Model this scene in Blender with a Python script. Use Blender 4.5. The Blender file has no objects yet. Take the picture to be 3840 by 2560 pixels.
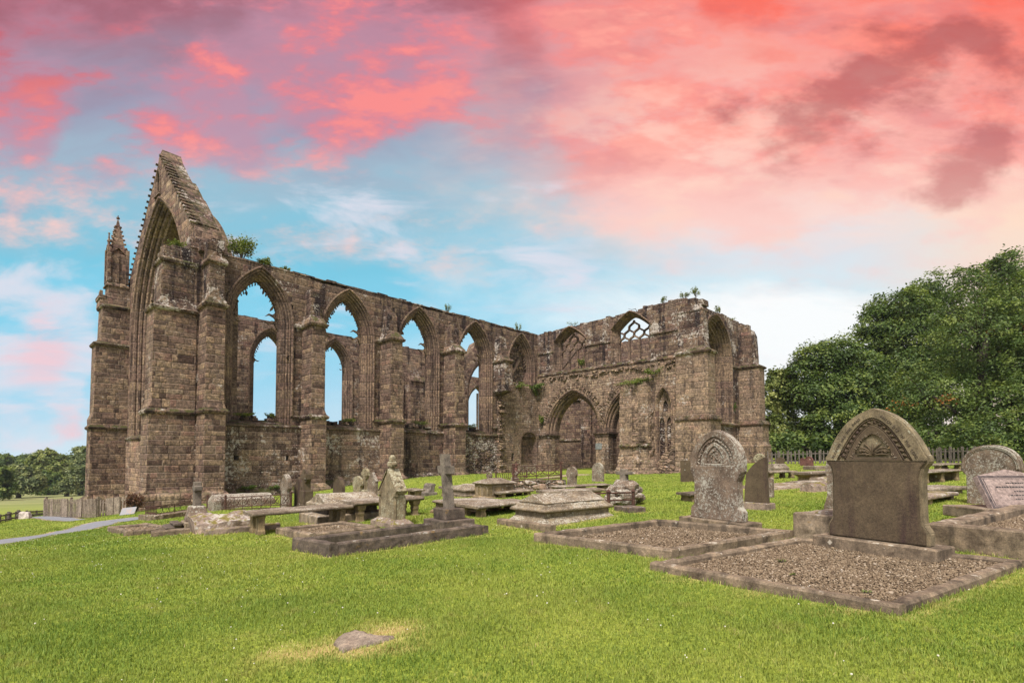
import bpy, bmesh, math, random
import numpy as np
from mathutils import Vector, Matrix, noise as mnoise
from mathutils.geometry import delaunay_2d_cdt
R = math.radians
random.seed(7); rng = np.random.default_rng(7)
scene = bpy.context.scene
COL = scene.collection

# ------------------------------------------------------------------ camera
F_PX, CX_PX, HOR, PITCH, CAM_H = 1933.0, 1920.0, 1710.0, R(2), 1.4
CY_PX = HOR - F_PX * math.tan(PITCH)
cam = bpy.data.cameras.new('camera')
cam.sensor_width = 36; cam.lens = F_PX / 3840 * 36
cam.shift_y = (CY_PX - 1280) / 3840
cam.clip_start = 0.1; cam.clip_end = 3000
camo = bpy.data.objects.new('camera', cam); COL.objects.link(camo)
camo.location = (0, 0, CAM_H); camo.rotation_euler = (R(90) + PITCH, 0, 0)
scene.camera = camo

# ------------------------------------------------------------------ light
SUN_EL, SUN_AZ = R(56), R(197)          # azimuth measured clockwise from +Y
sun = bpy.data.lights.new('sun', 'SUN'); sun.energy = 5.0; sun.angle = R(15)
sun.color = (1.0, 0.945, 0.885)
suno = bpy.data.objects.new('sun', sun); COL.objects.link(suno)
sd = Vector((math.sin(SUN_AZ) * math.cos(SUN_EL), math.cos(SUN_AZ) * math.cos(SUN_EL), math.sin(SUN_EL)))
suno.rotation_euler = sd.to_track_quat('Z', 'Y').to_euler()
suno.location = sd * 60
vs = scene.view_settings
scene.display_settings.display_device = 'sRGB'
vs.view_transform = 'Standard'; vs.look = 'None'; vs.exposure = 0.28; vs.gamma = 1.0; vs.use_curve_mapping = False
scene.cycles.max_bounces = 5; scene.cycles.diffuse_bounces = 3; scene.cycles.transparent_max_bounces = 6
scene.cycles.use_denoising = True

def s2l(c):
    return tuple((x / 255 / 12.92 if x / 255 <= 0.04045 else ((x / 255 + 0.055) / 1.055) ** 2.4) for x in c)

# ------------------------------------------------------------------ node helper
class G:
    def __init__(s, tree): s.t = tree; s.k = 0
    def n(s, typ, ins=None, **pr):
        nd = s.t.nodes.new(typ); nd.location = (s.k * 30, -(s.k % 9) * 60); s.k += 1
        for a, b in pr.items(): setattr(nd, a, b)
        for a, b in (ins or {}).items():
            sk = nd.inputs[a]
            if isinstance(b, bpy.types.NodeSocket): s.t.links.new(b, sk)
            elif isinstance(b, bpy.types.Node): s.t.links.new(b.outputs[0], sk)
            else: sk.default_value = b
        return nd
    def m(s, op, a, b=0.0, c=0.0, clamp=False):
        return s.n('ShaderNodeMath', {0: a, 1: b, 2: c}, operation=op, use_clamp=clamp).outputs[0]
    def vm(s, op, a, b=(0, 0, 0)):
        nd = s.n('ShaderNodeVectorMath', {0: a, 1: b}, operation=op)
        return nd.outputs['Value'] if op in ('DISTANCE', 'LENGTH', 'DOT_PRODUCT') else nd.outputs[0]
    def vscale(s, a, f):
        nd = s.n('ShaderNodeVectorMath', {0: a, 'Scale': f}, operation='SCALE'); return nd.outputs[0]
    def mix(s, f, a, b, blend='MIX'):
        def c4(c): return c if isinstance(c, (bpy.types.NodeSocket, bpy.types.Node)) else (tuple(c) + (1,))[:4]
        nd = s.n('ShaderNodeMix', data_type='RGBA', blend_type=blend)
        for i, v in ((0, f), (6, c4(a)), (7, c4(b))):
            if isinstance(v, bpy.types.NodeSocket): s.t.links.new(v, nd.inputs[i])
            else: nd.inputs[i].default_value = v
        return nd.outputs[2]
    def ramp(s, f, stops, interp='LINEAR'):
        nd = s.n('ShaderNodeValToRGB', {0: f}); cr = nd.color_ramp; cr.interpolation = interp
        while len(cr.elements) < len(stops): cr.elements.new(0.5)
        for e, (p, c) in zip(cr.elements, stops): e.position = p; e.color = (tuple(c) + (1,))[:4]
        return nd.outputs[0]
    def ss(s, x, a, b, lo=0.0, hi=1.0):
        return s.n('ShaderNodeMapRange', {0: x, 1: a, 2: b, 3: lo, 4: hi}, interpolation_type='SMOOTHSTEP').outputs[0]
    def noise(s, vec, scale=1, detail=4, rough=0.55, dist=0.0, col=False, dim='3D'):
        nd = s.n('ShaderNodeTexNoise', {'Scale': scale, 'Detail': detail, 'Roughness': rough, 'Distortion': dist}, noise_dimensions=dim)
        if vec is not None: s.t.links.new(vec, nd.inputs['W' if dim == '1D' else 'Vector'])
        return nd.outputs[1 if col else 0]
    def xyz(s, v):
        nd = s.n('ShaderNodeSeparateXYZ', {0: v}); return nd.outputs[0], nd.outputs[1], nd.outputs[2]
    def cxyz(s, x, y, z): return s.n('ShaderNodeCombineXYZ', {0: x, 1: y, 2: z}).outputs[0]

# ------------------------------------------------------------------ sky (world): sunset clouds in front, brighter white overcast added unseen overhead and behind as fill light
world = bpy.data.worlds.new('World'); scene.world = world; world.use_nodes = True
wt = world.node_tree; wt.nodes.clear(); g = G(wt)
D = g.n('ShaderNodeTexCoord').outputs['Generated']
dx, dy, dz = g.xyz(D)
yy = g.m('MAXIMUM', dy, 0.12)
px_ = g.m('DIVIDE', dx, yy); pz_ = g.m('DIVIDE', dz, yy)
P0 = g.cxyz(px_, pz_, 0.0)
xl = g.ss(px_, -0.25, 0.35)
def field(lst, P):
    acc = None
    for (sx, sy, r, w) in lst:
        q = ((sx - CX_PX) / F_PX, (HOR - sy) / F_PX, 0.0); d = g.vm('SUBTRACT', P, q); e = g.m('MULTIPLY', g.m('EXPONENT', g.m('MULTIPLY', g.vm('DOT_PRODUCT', d, d), -(F_PX / r) ** 2)), w)
        acc = e if acc is None else g.m('ADD', acc, e)
    return acc
def streak(rot, sc, scale, det, rough, dist, off=0.0):
    return g.noise(g.n('ShaderNodeMapping', {'Vector': P0, 'Location': (off, off * .7, off), 'Rotation': (0, 0, R(rot)), 'Scale': (sc[0], sc[1], 1)}).outputs[0], scale, det, rough, dist)
warp = g.vscale(g.vm('SUBTRACT', g.noise(P0, 3.2, 6, .55, 0.0, col=True), (0.5, 0.5, 0.5)), 0.26)
Pw = g.vm('MULTIPLY', g.vm('ADD', P0, warp), (1, 1, 0))
nl = streak(46, (1.0, 2.3), 3.4, 9, .60, .12); nr = streak(-30, (1.0, 2.3), 3.0, 9, .60, .12, 3.0)
fbm = g.m('ADD', g.m('MULTIPLY', nl, g.m('SUBTRACT', 1.0, xl)), g.m('MULTIPLY', nr, xl))
f0 = g.m('SUBTRACT', fbm, 0.5)
# clear sky between the clouds, by height, for the left and the right of the view
C = s2l; pzn = g.m('ADD', pz_, g.m('MULTIPLY', g.m('SUBTRACT', streak(-6, (1.0, 2.6), 3.0, 7, .58, .5, 5.0), .5), .26))
baseL = g.ramp(pzn, [(0, C((206, 230, 243))), (.12, C((170, 218, 241))), (.28, C((134, 209, 236))), (.38, C((122, 200, 226))), (.47, C((144, 194, 215))), (.56, C((160, 186, 205))), (.70, C((156, 156, 180))), (.90, C((166, 104, 120)))])
baseR = g.ramp(pzn, [(0, C((250, 252, 252))), (.27, C((250, 253, 254))), (.345, C((214, 234, 243))), (.40, C((222, 226, 233))), (.47, C((250, 222, 214))), (.58, C((253, 196, 184))), (.70, C((251, 154, 140))), (.90, C((252, 116, 100)))])
base = g.mix(g.ss(g.m('ADD', px_, g.m('MULTIPLY', f0, .9)), -0.30, 0.48), baseL, baseR)
base = g.mix(g.m('MULTIPLY', g.ss(px_, .62, 1.0), g.m('MULTIPLY', g.ss(pz_, .62, .45), .75)), base, C((255, 222, 196)))
# pink clouds
PINK = [(1010, 90, 330, .62), (1500, 100, 330, .56), (1750, 150, 200, .45), (1500, 330, 250, .5), (1720, 330, 130, .5), (1150, 280, 220, .55), (760, 220, 130, .7), (780, 420, 170, .8), (880, 540, 110, .5), (1330, 460, 120, .4), (130, 470, 170, .6), (560, 280, 150, .35), (40, 330, 200, .45), (60, 765, 70, .8), (420, 590, 120, .3), (300, 40, 260, .2), (2150, 90, 250, .5), (2400, 250, 350, .6), (2050, 350, 170, .6), (2100, 460, 100, .4), (2300, 640, 220, .45), (2700, 300, 420, .5), (3300, 300, 500, .5), (3700, 400, 450, .5), (2800, 620, 350, .4), (2150, 780, 120, .35), (2500, 760, 200, .4), (950, 700, 140, .25), (60, 120, 260, .4), (480, 620, 110, .3), (300, 720, 110, .25),
 (1890, 40, 150, -.35), (1990, 200, 160, -.45), (1900, 400, 200, -.5), (1650, 560, 300, -.4), (330, 320, 120, -.3), (880, 330, 110, -.35), (600, 110, 150, -.2), (350, 470, 120, -.3), (1100, 600, 150, -.2), (250, 620, 90, -.2), (1250, 620, 160, -.2)]
pf = g.ss(field(PINK, Pw), -.7, 2.05)
nfine = g.m('SUBTRACT', g.m('ADD', g.m('MULTIPLY', streak(48, (1.0, 2.4), 9.0, 6, .6, .1, 1.0), g.m('SUBTRACT', 1.0, xl)), g.m('MULTIPLY', streak(-30, (1.0, 2.4), 8.0, 6, .6, .1, 6.0), xl)), .5)
pk = g.m('ADD', pf, g.m('ADD', g.m('MULTIPLY', f0, 4.4), g.m('MULTIPLY', nfine, 1.7)))
pm = g.ss(pk, .06, 1.20)
pinkc = g.mix(xl, g.ramp(pk, [(.25, C((196, 146, 164))), (.5, C((220, 134, 148))), (.75, C((243, 130, 136))), (1.0, C((254, 142, 138)))]), g.ramp(pk, [(.25, C((228, 158, 162))), (.5, C((246, 148, 144))), (.75, C((252, 142, 132))), (1.0, C((255, 166, 152)))]))
pinkc = g.mix(g.m('MULTIPLY', g.ss(px_, -.55, -.95), g.m('MULTIPLY', g.ss(pz_, .60, .85), .85)), pinkc, C((190, 86, 100)))
pinkc = g.mix(g.m('MULTIPLY', g.ss(px_, .45, .95), g.ss(pz_, .62, .88)), pinkc, C((254, 108, 88)))
pinkc = g.mix(g.ss(pz_, .66, .46), pinkc, C((252, 206, 198)))
base = g.mix(g.m('MULTIPLY', g.ss(g.m('ADD', pf, g.m('MULTIPLY', f0, 1.2)), .18, .55), g.m('MULTIPLY', g.ss(pz_, .40, .62), .72)), base, g.mix(xl, C((196, 142, 164)), C((250, 176, 168))))
pm = g.m('MULTIPLY', pm, g.ss(pz_, .26, .46))
sky_ = g.mix(g.m('MULTIPLY', pm, .90), base, pinkc)
lt = streak(-30, (1.0, 2.6), 4.6, 9, .60, .1, 9.0)
sky_ = g.mix(g.m('MULTIPLY', g.m('MULTIPLY', g.ss(lt, .48, .66), xl), g.m('MULTIPLY', g.ss(pz_, .90, .55), g.m('MULTIPLY', g.ss(pz_, .38, .50), .75))), sky_, C((255, 214, 198)))
sky_ = g.mix(g.m('MULTIPLY', g.m('MULTIPLY', g.ss(lt, .48, .34), xl), g.m('MULTIPLY', g.ss(pz_, .45, .6), .40)), sky_, C((214, 128, 132)))
# dark purple-red bars
DARK = [(3300, 60, 130, .6), (2790, 300, 90, .8), (2850, 265, 60, .4), (3080, 380, 130, .85), (2990, 470, 100, .5), (3200, 300, 110, .7), (3350, 290, 150, .8), (3560, 230, 150, .9), (3750, 240, 170, .9), (3650, 160, 130, .6), (3450, 380, 130, .6), (3560, 650, 90, .7), (3700, 600, 110, .8), (3800, 560, 90, .7), (3490, 730, 70, .5), (3330, 480, 120, .3), (2950, 560, 100, .35), (2700, 520, 120, .2)]
dn = streak(-34, (1.0, 1.9), 5.0, 8, .58, .1, 7.0)
dm = g.m('MULTIPLY', g.m('MULTIPLY', g.ss(field(DARK, Pw), .03, .35), .72), g.ss(g.m('ADD', g.m('MULTIPLY', g.m('MINIMUM', field(DARK, Pw), 1.0), .8), g.m('MULTIPLY', g.m('SUBTRACT', dn, .5), 4.2)), .12, 1.15))
sky_ = g.mix(dm, sky_, g.ramp(pz_, [(.50, C((206, 138, 134))), (.66, C((184, 102, 104))), (.9, C((166, 82, 86)))]))
# pale low clouds
WHITE = [(60, 1130, 170, .8), (210, 1150, 120, .7), (60, 1250, 150, .6), (250, 1300, 90, .5), (80, 1400, 170, .8), (90, 1500, 170, .8), (260, 1500, 110, .8), (180, 1680, 120, .3), (1300, 780, 200, .45), (1000, 860, 200, .35), (1500, 1130, 250, .35), (1100, 1350, 250, .4), (2100, 1000, 300, .45), (1950, 850, 200, .35), (700, 950, 160, .3), (30, 1000, 100, .25)]
wn = streak(-4, (1.0, 3.2), 4.0, 8, .58, .5, 11.0)
wf = g.ss(field(WHITE, Pw), .04, .30)
wm = g.m('MULTIPLY', g.m('MULTIPLY', wf, .85), g.ss(g.m('ADD', g.m('MINIMUM', field(WHITE, Pw), .75), g.m('MULTIPLY', g.m('SUBTRACT', wn, .5), 3.2)), .25, 1.05))
sky_ = g.mix(wm, sky_, C((224, 224, 236)))
BL = field([(255, 1525, 110, .75), (130, 1215, 100, .6), (90, 1320, 110, .6), (330, 1540, 80, .5)], Pw)
front = g.mix(g.m('MULTIPLY', g.ss(g.m('ADD', BL, g.m('MULTIPLY', g.m('SUBTRACT', wn, .5), 2.0)), .2, 1.3), .8), sky_, C((250, 196, 202)))
nish = g.n('ShaderNodeTexSky', sky_type='NISHITA', sun_disc=False, sun_elevation=SUN_EL, sun_rotation=SUN_AZ)
wt.links.new(D, nish.inputs[0])
cl = g.ss(g.noise(D, 2.2, 5, 0.55, 0.3), 0.35, 0.7)
back = g.mix(cl, g.vscale(nish.outputs[0], 0.10), (1.3, 1.26, 1.2))
fr = g.ss(dy, 0.22, 0.50)
allsky = g.mix(fr, back, g.vscale(front, 0.835))
bg = g.n('ShaderNodeBackground', {'Color': allsky, 'Strength': 1.0})
g.n('ShaderNodeOutputWorld', {'Surface': bg})
world.cycles.sampling_method = 'MANUAL'; world.cycles.sample_map_resolution = 512

# ------------------------------------------------------------------ geometry helpers
C0 = Vector((0, 0, CAM_H))
YAW = math.atan(1850 / F_PX)
U = Vector((math.sin(YAW), math.cos(YAW), 0)); V = Vector((-math.cos(YAW), math.sin(YAW), 0))
def ray(x, y):
    d = Vector(((x - CX_PX) / F_PX, 1.0, -(y - CY_PX) / F_PX)); c, s = math.cos(PITCH), math.sin(PITCH)
    return Vector((d.x, d.y * c - d.z * s, d.y * s + d.z * c))
_r = ray(845, 1540); O = C0 + _r * (28 / _r.y); O.z = 0

_tp = [(0,0,0),(0,6,0),(-4,3,-.1),(4,3,.05),(-6,6,-.2),(6,6,.12),(9,8,.25),(-10,10,-.38),(0,12,0),(8,12,.22),(-14.2,17,-1.0),(-9,17,-.6),(0,18,.0),(12,18,.45),(-20.4,27,-1.78),(-26,29,-1.92),(-25.5,28.2,-1.84),(-17.3,21.6,-1.42),(-21.3,26.5,-1.76),
 (-15.5,27,-1.05),(-18.9,26.2,-1.25),(-27.5,34,-2.3),(-29.5,35,-2.45),(-11.5,31,-.72),(-7.5,35.2,-.2),(-3.5,39.5,-.02),(2,44,.0),(7.8,43,.05),(9,40,-.05),(14.1,36.5,.3),(21.5,43.5,.9),(5,30,.05),(10.5,30,.2),(-3,28,-.2),
 (23.4,42,.86),(16,24,.55),(30,45,1.0),(45,60,1.5),(80,60,2.5),(60,100,2.2),(-40,45,-3.4),(-40,20,-2.6),(-75,80,-5.5),(-110,120,-7.8),(-60,120,-7.0),(-160,160,-9),(-140,60,-8),(-200,260,-8),(-20,110,-4),(20,140,0),(120,160,4),(0,250,-2),(60,20,1.8),(25,8,.8),(-25,5,-1.5),(-60,-15,-3),(0,-15,.1),(50,-15,1.2)]
_tx = np.array([p[:2] for p in _tp], float); _tz = np.array([p[2] for p in _tp], float)
def _phi(r2): return np.where(r2 > 1e-12, r2 * np.log(r2 + 1e-12), 0.0) * 0.5
_n = len(_tp)
_K = _phi(((_tx[:, None] - _tx[None]) ** 2).sum(2)) + np.eye(_n) * 8.0
_A = np.zeros((_n + 3, _n + 3)); _A[:_n, :_n] = _K; _A[:_n, _n] = 1; _A[:_n, _n + 1:] = _tx; _A[_n, :_n] = 1; _A[_n + 1:, :_n] = _tx.T
_w = np.linalg.solve(_A, np.concatenate([_tz, np.zeros(3)]))
def terr_np(xy):
    xy = np.asarray(xy, float); out = np.zeros(len(xy))
    for i in range(0, len(xy), 20000):
        q = xy[i:i + 20000]; k = _phi(((q[:, None] - _tx[None]) ** 2).sum(2)); out[i:i + 20000] = k @ _w[:_n] + _w[_n] + q @ _w[_n + 1:]
    return out
def gz(x, y): return float(terr_np([(x, y)])[0])
def gp(px, py):
    """ground point seen at a source pixel"""
    r = ray(px, py); lo, hi = 1.0, 400.0; t = lo
    prev = 1.0
    while t < hi:
        p = C0 + r * t
        if p.z - gz(p.x, p.y) <= 0: break
        prev = t; t *= 1.06
    lo, hi = prev, t
    for _ in range(22):
        mid = (lo + hi) / 2; p = C0 + r * mid
        if p.z - gz(p.x, p.y) > 0: lo = mid
        else: hi = mid
    p = C0 + r * hi; p.z = gz(p.x, p.y); return p
def hz(py, P, px=None):
    """height at the depth of P seen at pixel row py"""
    r = ray(px if px is not None else CX_PX + P.x / P.y * F_PX, py); return CAM_H + r.z * P.y / r.y
def along(P, d, px):
    s = (px - CX_PX) / F_PX; return (s * P.y - P.x) / (d.x - s * d.y)

def nz(p, f=1.0): return mnoise.noise(Vector(p) * f)

class MB:
    def __init__(s): s.v = []; s.f = []
    def add(s, vs_, fs):
        o = len(s.v); s.v += [tuple(v) for v in vs_]; s.f += [tuple(i + o for i in f) for f in fs]; return s
    def box(s, x0, x1, y0, y1, z0, z1, jit=0):
        vs_ = [(x, y, z) for z in (z0, z1) for (x, y) in ((x0, y0), (x1, y0), (x1, y1), (x0, y1))]
        if jit: vs_ = [(a + random.uniform(-jit, jit), b + random.uniform(-jit, jit), c + random.uniform(-jit, jit)) for a, b, c in vs_]
        return s.add(vs_, [(3, 2, 1, 0), (4, 5, 6, 7), (0, 1, 5, 4), (1, 2, 6, 5), (2, 3, 7, 6), (3, 0, 4, 7)])
    def obox(s, c, ax, ay, az):
        c, ax, ay, az = Vector(c), Vector(ax), Vector(ay), Vector(az)
        vs_ = [c + ax * i + ay * j + az * k for k in (-1, 1) for (i, j) in ((-1, -1), (1, -1), (1, 1), (-1, 1))]
        return s.add(vs_, [(3, 2, 1, 0), (4, 5, 6, 7), (0, 1, 5, 4), (1, 2, 6, 5), (2, 3, 7, 6), (3, 0, 4, 7)])
    def loft(s, rings, cap=True, closed=True):
        n = len(rings[0]); vs_ = [p for r in rings for p in r]; fs = []
        for i in range(len(rings) - 1):
            for j in range(n if closed else n - 1):
                a, b = i * n + j, i * n + (j + 1) % n; fs.append((a, b, b + n, a + n))
        if cap: fs.append(tuple(range(n - 1, -1, -1))); o = (len(rings) - 1) * n; fs.append(tuple(range(o, o + n)))
        return s.add(vs_, fs)
    def rects(s, secs):
        """secs: (z, x0, x1, y0, y1)"""
        return s.loft([[(a, c, z), (b, c, z), (b, d, z), (a, d, z)] for z, a, b, c, d in secs])
    def tube(s, path, r, n=6, cap=True):
        path = [Vector(p) for p in path]; rs = r if isinstance(r, (list, tuple)) else [r] * len(path); rings = []
        for i, p in enumerate(path):
            d = (path[min(i + 1, len(path) - 1)] - path[max(i - 1, 0)]).normalized()
            a = d.cross(Vector((0, 0, 1)) if abs(d.z) < .9 else Vector((1, 0, 0))).normalized(); b = d.cross(a)
            rings.append([p + (a * math.cos(t) + b * math.sin(t)) * rs[i] for t in [2 * math.pi * k / n for k in range(n)]])
        return s.loft(rings, cap)
    def poly(s, outer, holes, to3, t0, t1):
        loops = [outer] + list(holes); pts = [Vector((p[0], p[1])) for l in loops for p in l]; ed = []; o = 0
        for l in loops: ed += [(o + i, o + (i + 1) % len(l)) for i in range(len(l))]; o += len(l)
        cv, _, cf, *_r = delaunay_2d_cdt(pts, ed, [], 0, 1e-7)
        def inside(x, y, l):
            c = False; n = len(l)
            for i in range(n):
                (x1, y1), (x2, y2) = l[i][:2], l[i - 1][:2]
                if (y1 > y) != (y2 > y) and x < (x2 - x1) * (y - y1) / (y2 - y1) + x1: c = not c
            return c
        T0 = t0 if callable(t0) else (lambda p: t0); T1 = t1 if callable(t1) else (lambda p: t1); tris = []
        for f in cf:
            x = sum(cv[i][0] for i in f) / len(f); y = sum(cv[i][1] for i in f) / len(f)
            if inside(x, y, outer) and not any(inside(x, y, h) for h in holes): tris.append(f)
        n = len(cv); vs_ = [to3(p[0], p[1], T0(p)) for p in cv] + [to3(p[0], p[1], T1(p)) for p in cv]
        s.add(vs_, [tuple(t) for t in tris] + [tuple(i + n for i in reversed(t)) for t in tris])
        for l in loops:
            m = len(l); s.add([to3(p[0], p[1], T0(p)) for p in l] + [to3(p[0], p[1], T1(p)) for p in l], [(i, (i + 1) % m, (i + 1) % m + m, i + m) for i in range(m)])
        return s
    def sphere(s, c, r, n=8, m=5, sq=(1, 1, 1)):
        rings = []
        for i in range(1, m):
            t = math.pi * i / m
            rings.append([(c[0] + r * sq[0] * math.sin(t) * math.cos(2 * math.pi * k / n), c[1] + r * sq[1] * math.sin(t) * math.sin(2 * math.pi * k / n), c[2] - r * sq[2] * math.cos(t)) for k in range(n)])
        return s.loft(rings)
    def build(s, name, mat, parent=None, bevel=0.0, seg=1, sub=0.0, rough=0.0, freq=3.0, smooth=False, loc=None, rz=None, fine=0.0):
        bm = bmesh.new(); bv = [bm.verts.new(v) for v in s.v]
        for f in s.f:
            try: bm.faces.new([bv[i] for i in f])
            except ValueError: pass
        bmesh.ops.remove_doubles(bm, verts=bm.verts, dist=1e-5)
        bmesh.ops.recalc_face_normals(bm, faces=bm.faces)
        if bevel:
            ed = [e for e in bm.edges if len(e.link_faces) == 2 and e.calc_face_angle(0) > R(28)]
            bmesh.ops.bevel(bm, geom=ed, offset=bevel, segments=seg, affect='EDGES', clamp_overlap=True)
        if sub:
            for _ in range(7):
                ed = [e for e in bm.edges if e.calc_length() > sub]
                if not ed or len(bm.verts) > 60000: break
                bmesh.ops.subdivide_edges(bm, edges=ed, cuts=1, use_grid_fill=True)
        if rough:
            off = Vector((len(bm.verts) * .37, hash(name) % 97, 3.3)); bm.normal_update()
            for v in bm.verts:
                q = v.co * freq + off
                d = mnoise.noise(q) * rough + (mnoise.noise(q * 3.1) * fine if fine else 0)
                v.co += v.normal * d
        me = bpy.data.meshes.new(name); bm.to_mesh(me); bm.free()
        if mat: me.materials.append(mat)
        if smooth: me.polygons.foreach_set('use_smooth', [True] * len(me.polygons))
        ob = bpy.data.objects.new(name, me); COL.objects.link(ob)
        if parent is not None: ob.parent = parent
        if loc is not None: ob.location = loc
        if rz is not None: ob.rotation_euler = (0, 0, rz)
        return ob

def npmesh(name, verts, faces, mat, parent=None, colors=None):
    """fast mesh; verts (n,3), faces (m,k)"""
    me = bpy.data.meshes.new(name); verts = np.asarray(verts, np.float32); faces = np.asarray(faces, np.int32); k = faces.shape[1]
    me.vertices.add(len(verts)); me.vertices.foreach_set('co', verts.ravel())
    me.loops.add(faces.size); me.loops.foreach_set('vertex_index', faces.ravel())
    me.polygons.add(len(faces)); me.polygons.foreach_set('loop_start', np.arange(0, faces.size, k, dtype=np.int32)); me.polygons.foreach_set('loop_total', np.full(len(faces), k, np.int32))
    me.update(calc_edges=True)
    if colors is not None:
        at = me.attributes.new('tint', 'FLOAT', 'POINT'); at.data.foreach_set('value', np.asarray(colors, np.float32))
    me.materials.append(mat)
    ob = bpy.data.objects.new(name, me); COL.objects.link(ob)
    if parent is not None: ob.parent = parent
    return ob

def tag(o, label, cat, group=None):
    o['label'] = label; o['category'] = cat
    if group: o['group'] = group
    return o
def thing(name, label, cat, loc=(0, 0, 0), rz=0.0, group=None):
    o = bpy.data.objects.new(name, None); COL.objects.link(o); o.empty_display_size = .3
    o.location = loc; o.rotation_euler = (0, 0, rz); return tag(o, label, cat, group)
def struct(o, kind='structure'): o['kind'] = kind; return o
# ------------------------------------------------------------------ materials
def newmat(name):
    m = bpy.data.materials.new(name); m.use_nodes = True; m.node_tree.nodes.clear(); return m, G(m.node_tree)
def finish(g, col, rough=0.9, bump=None, bstr=0.5, bdist=0.02, spec=0.2, extra=None):
    ins = {'Base Color': col, 'Roughness': rough, 'Specular IOR Level': spec}
    if bump is not None: ins['Normal'] = g.n('ShaderNodeBump', {'Height': bump, 'Strength': bstr, 'Distance': bdist}).outputs[0]
    if extra: ins.update(extra)
    b = g.n('ShaderNodeBsdfPrincipled', ins); g.n('ShaderNodeOutputMaterial', {'Surface': b}); return b

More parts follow.
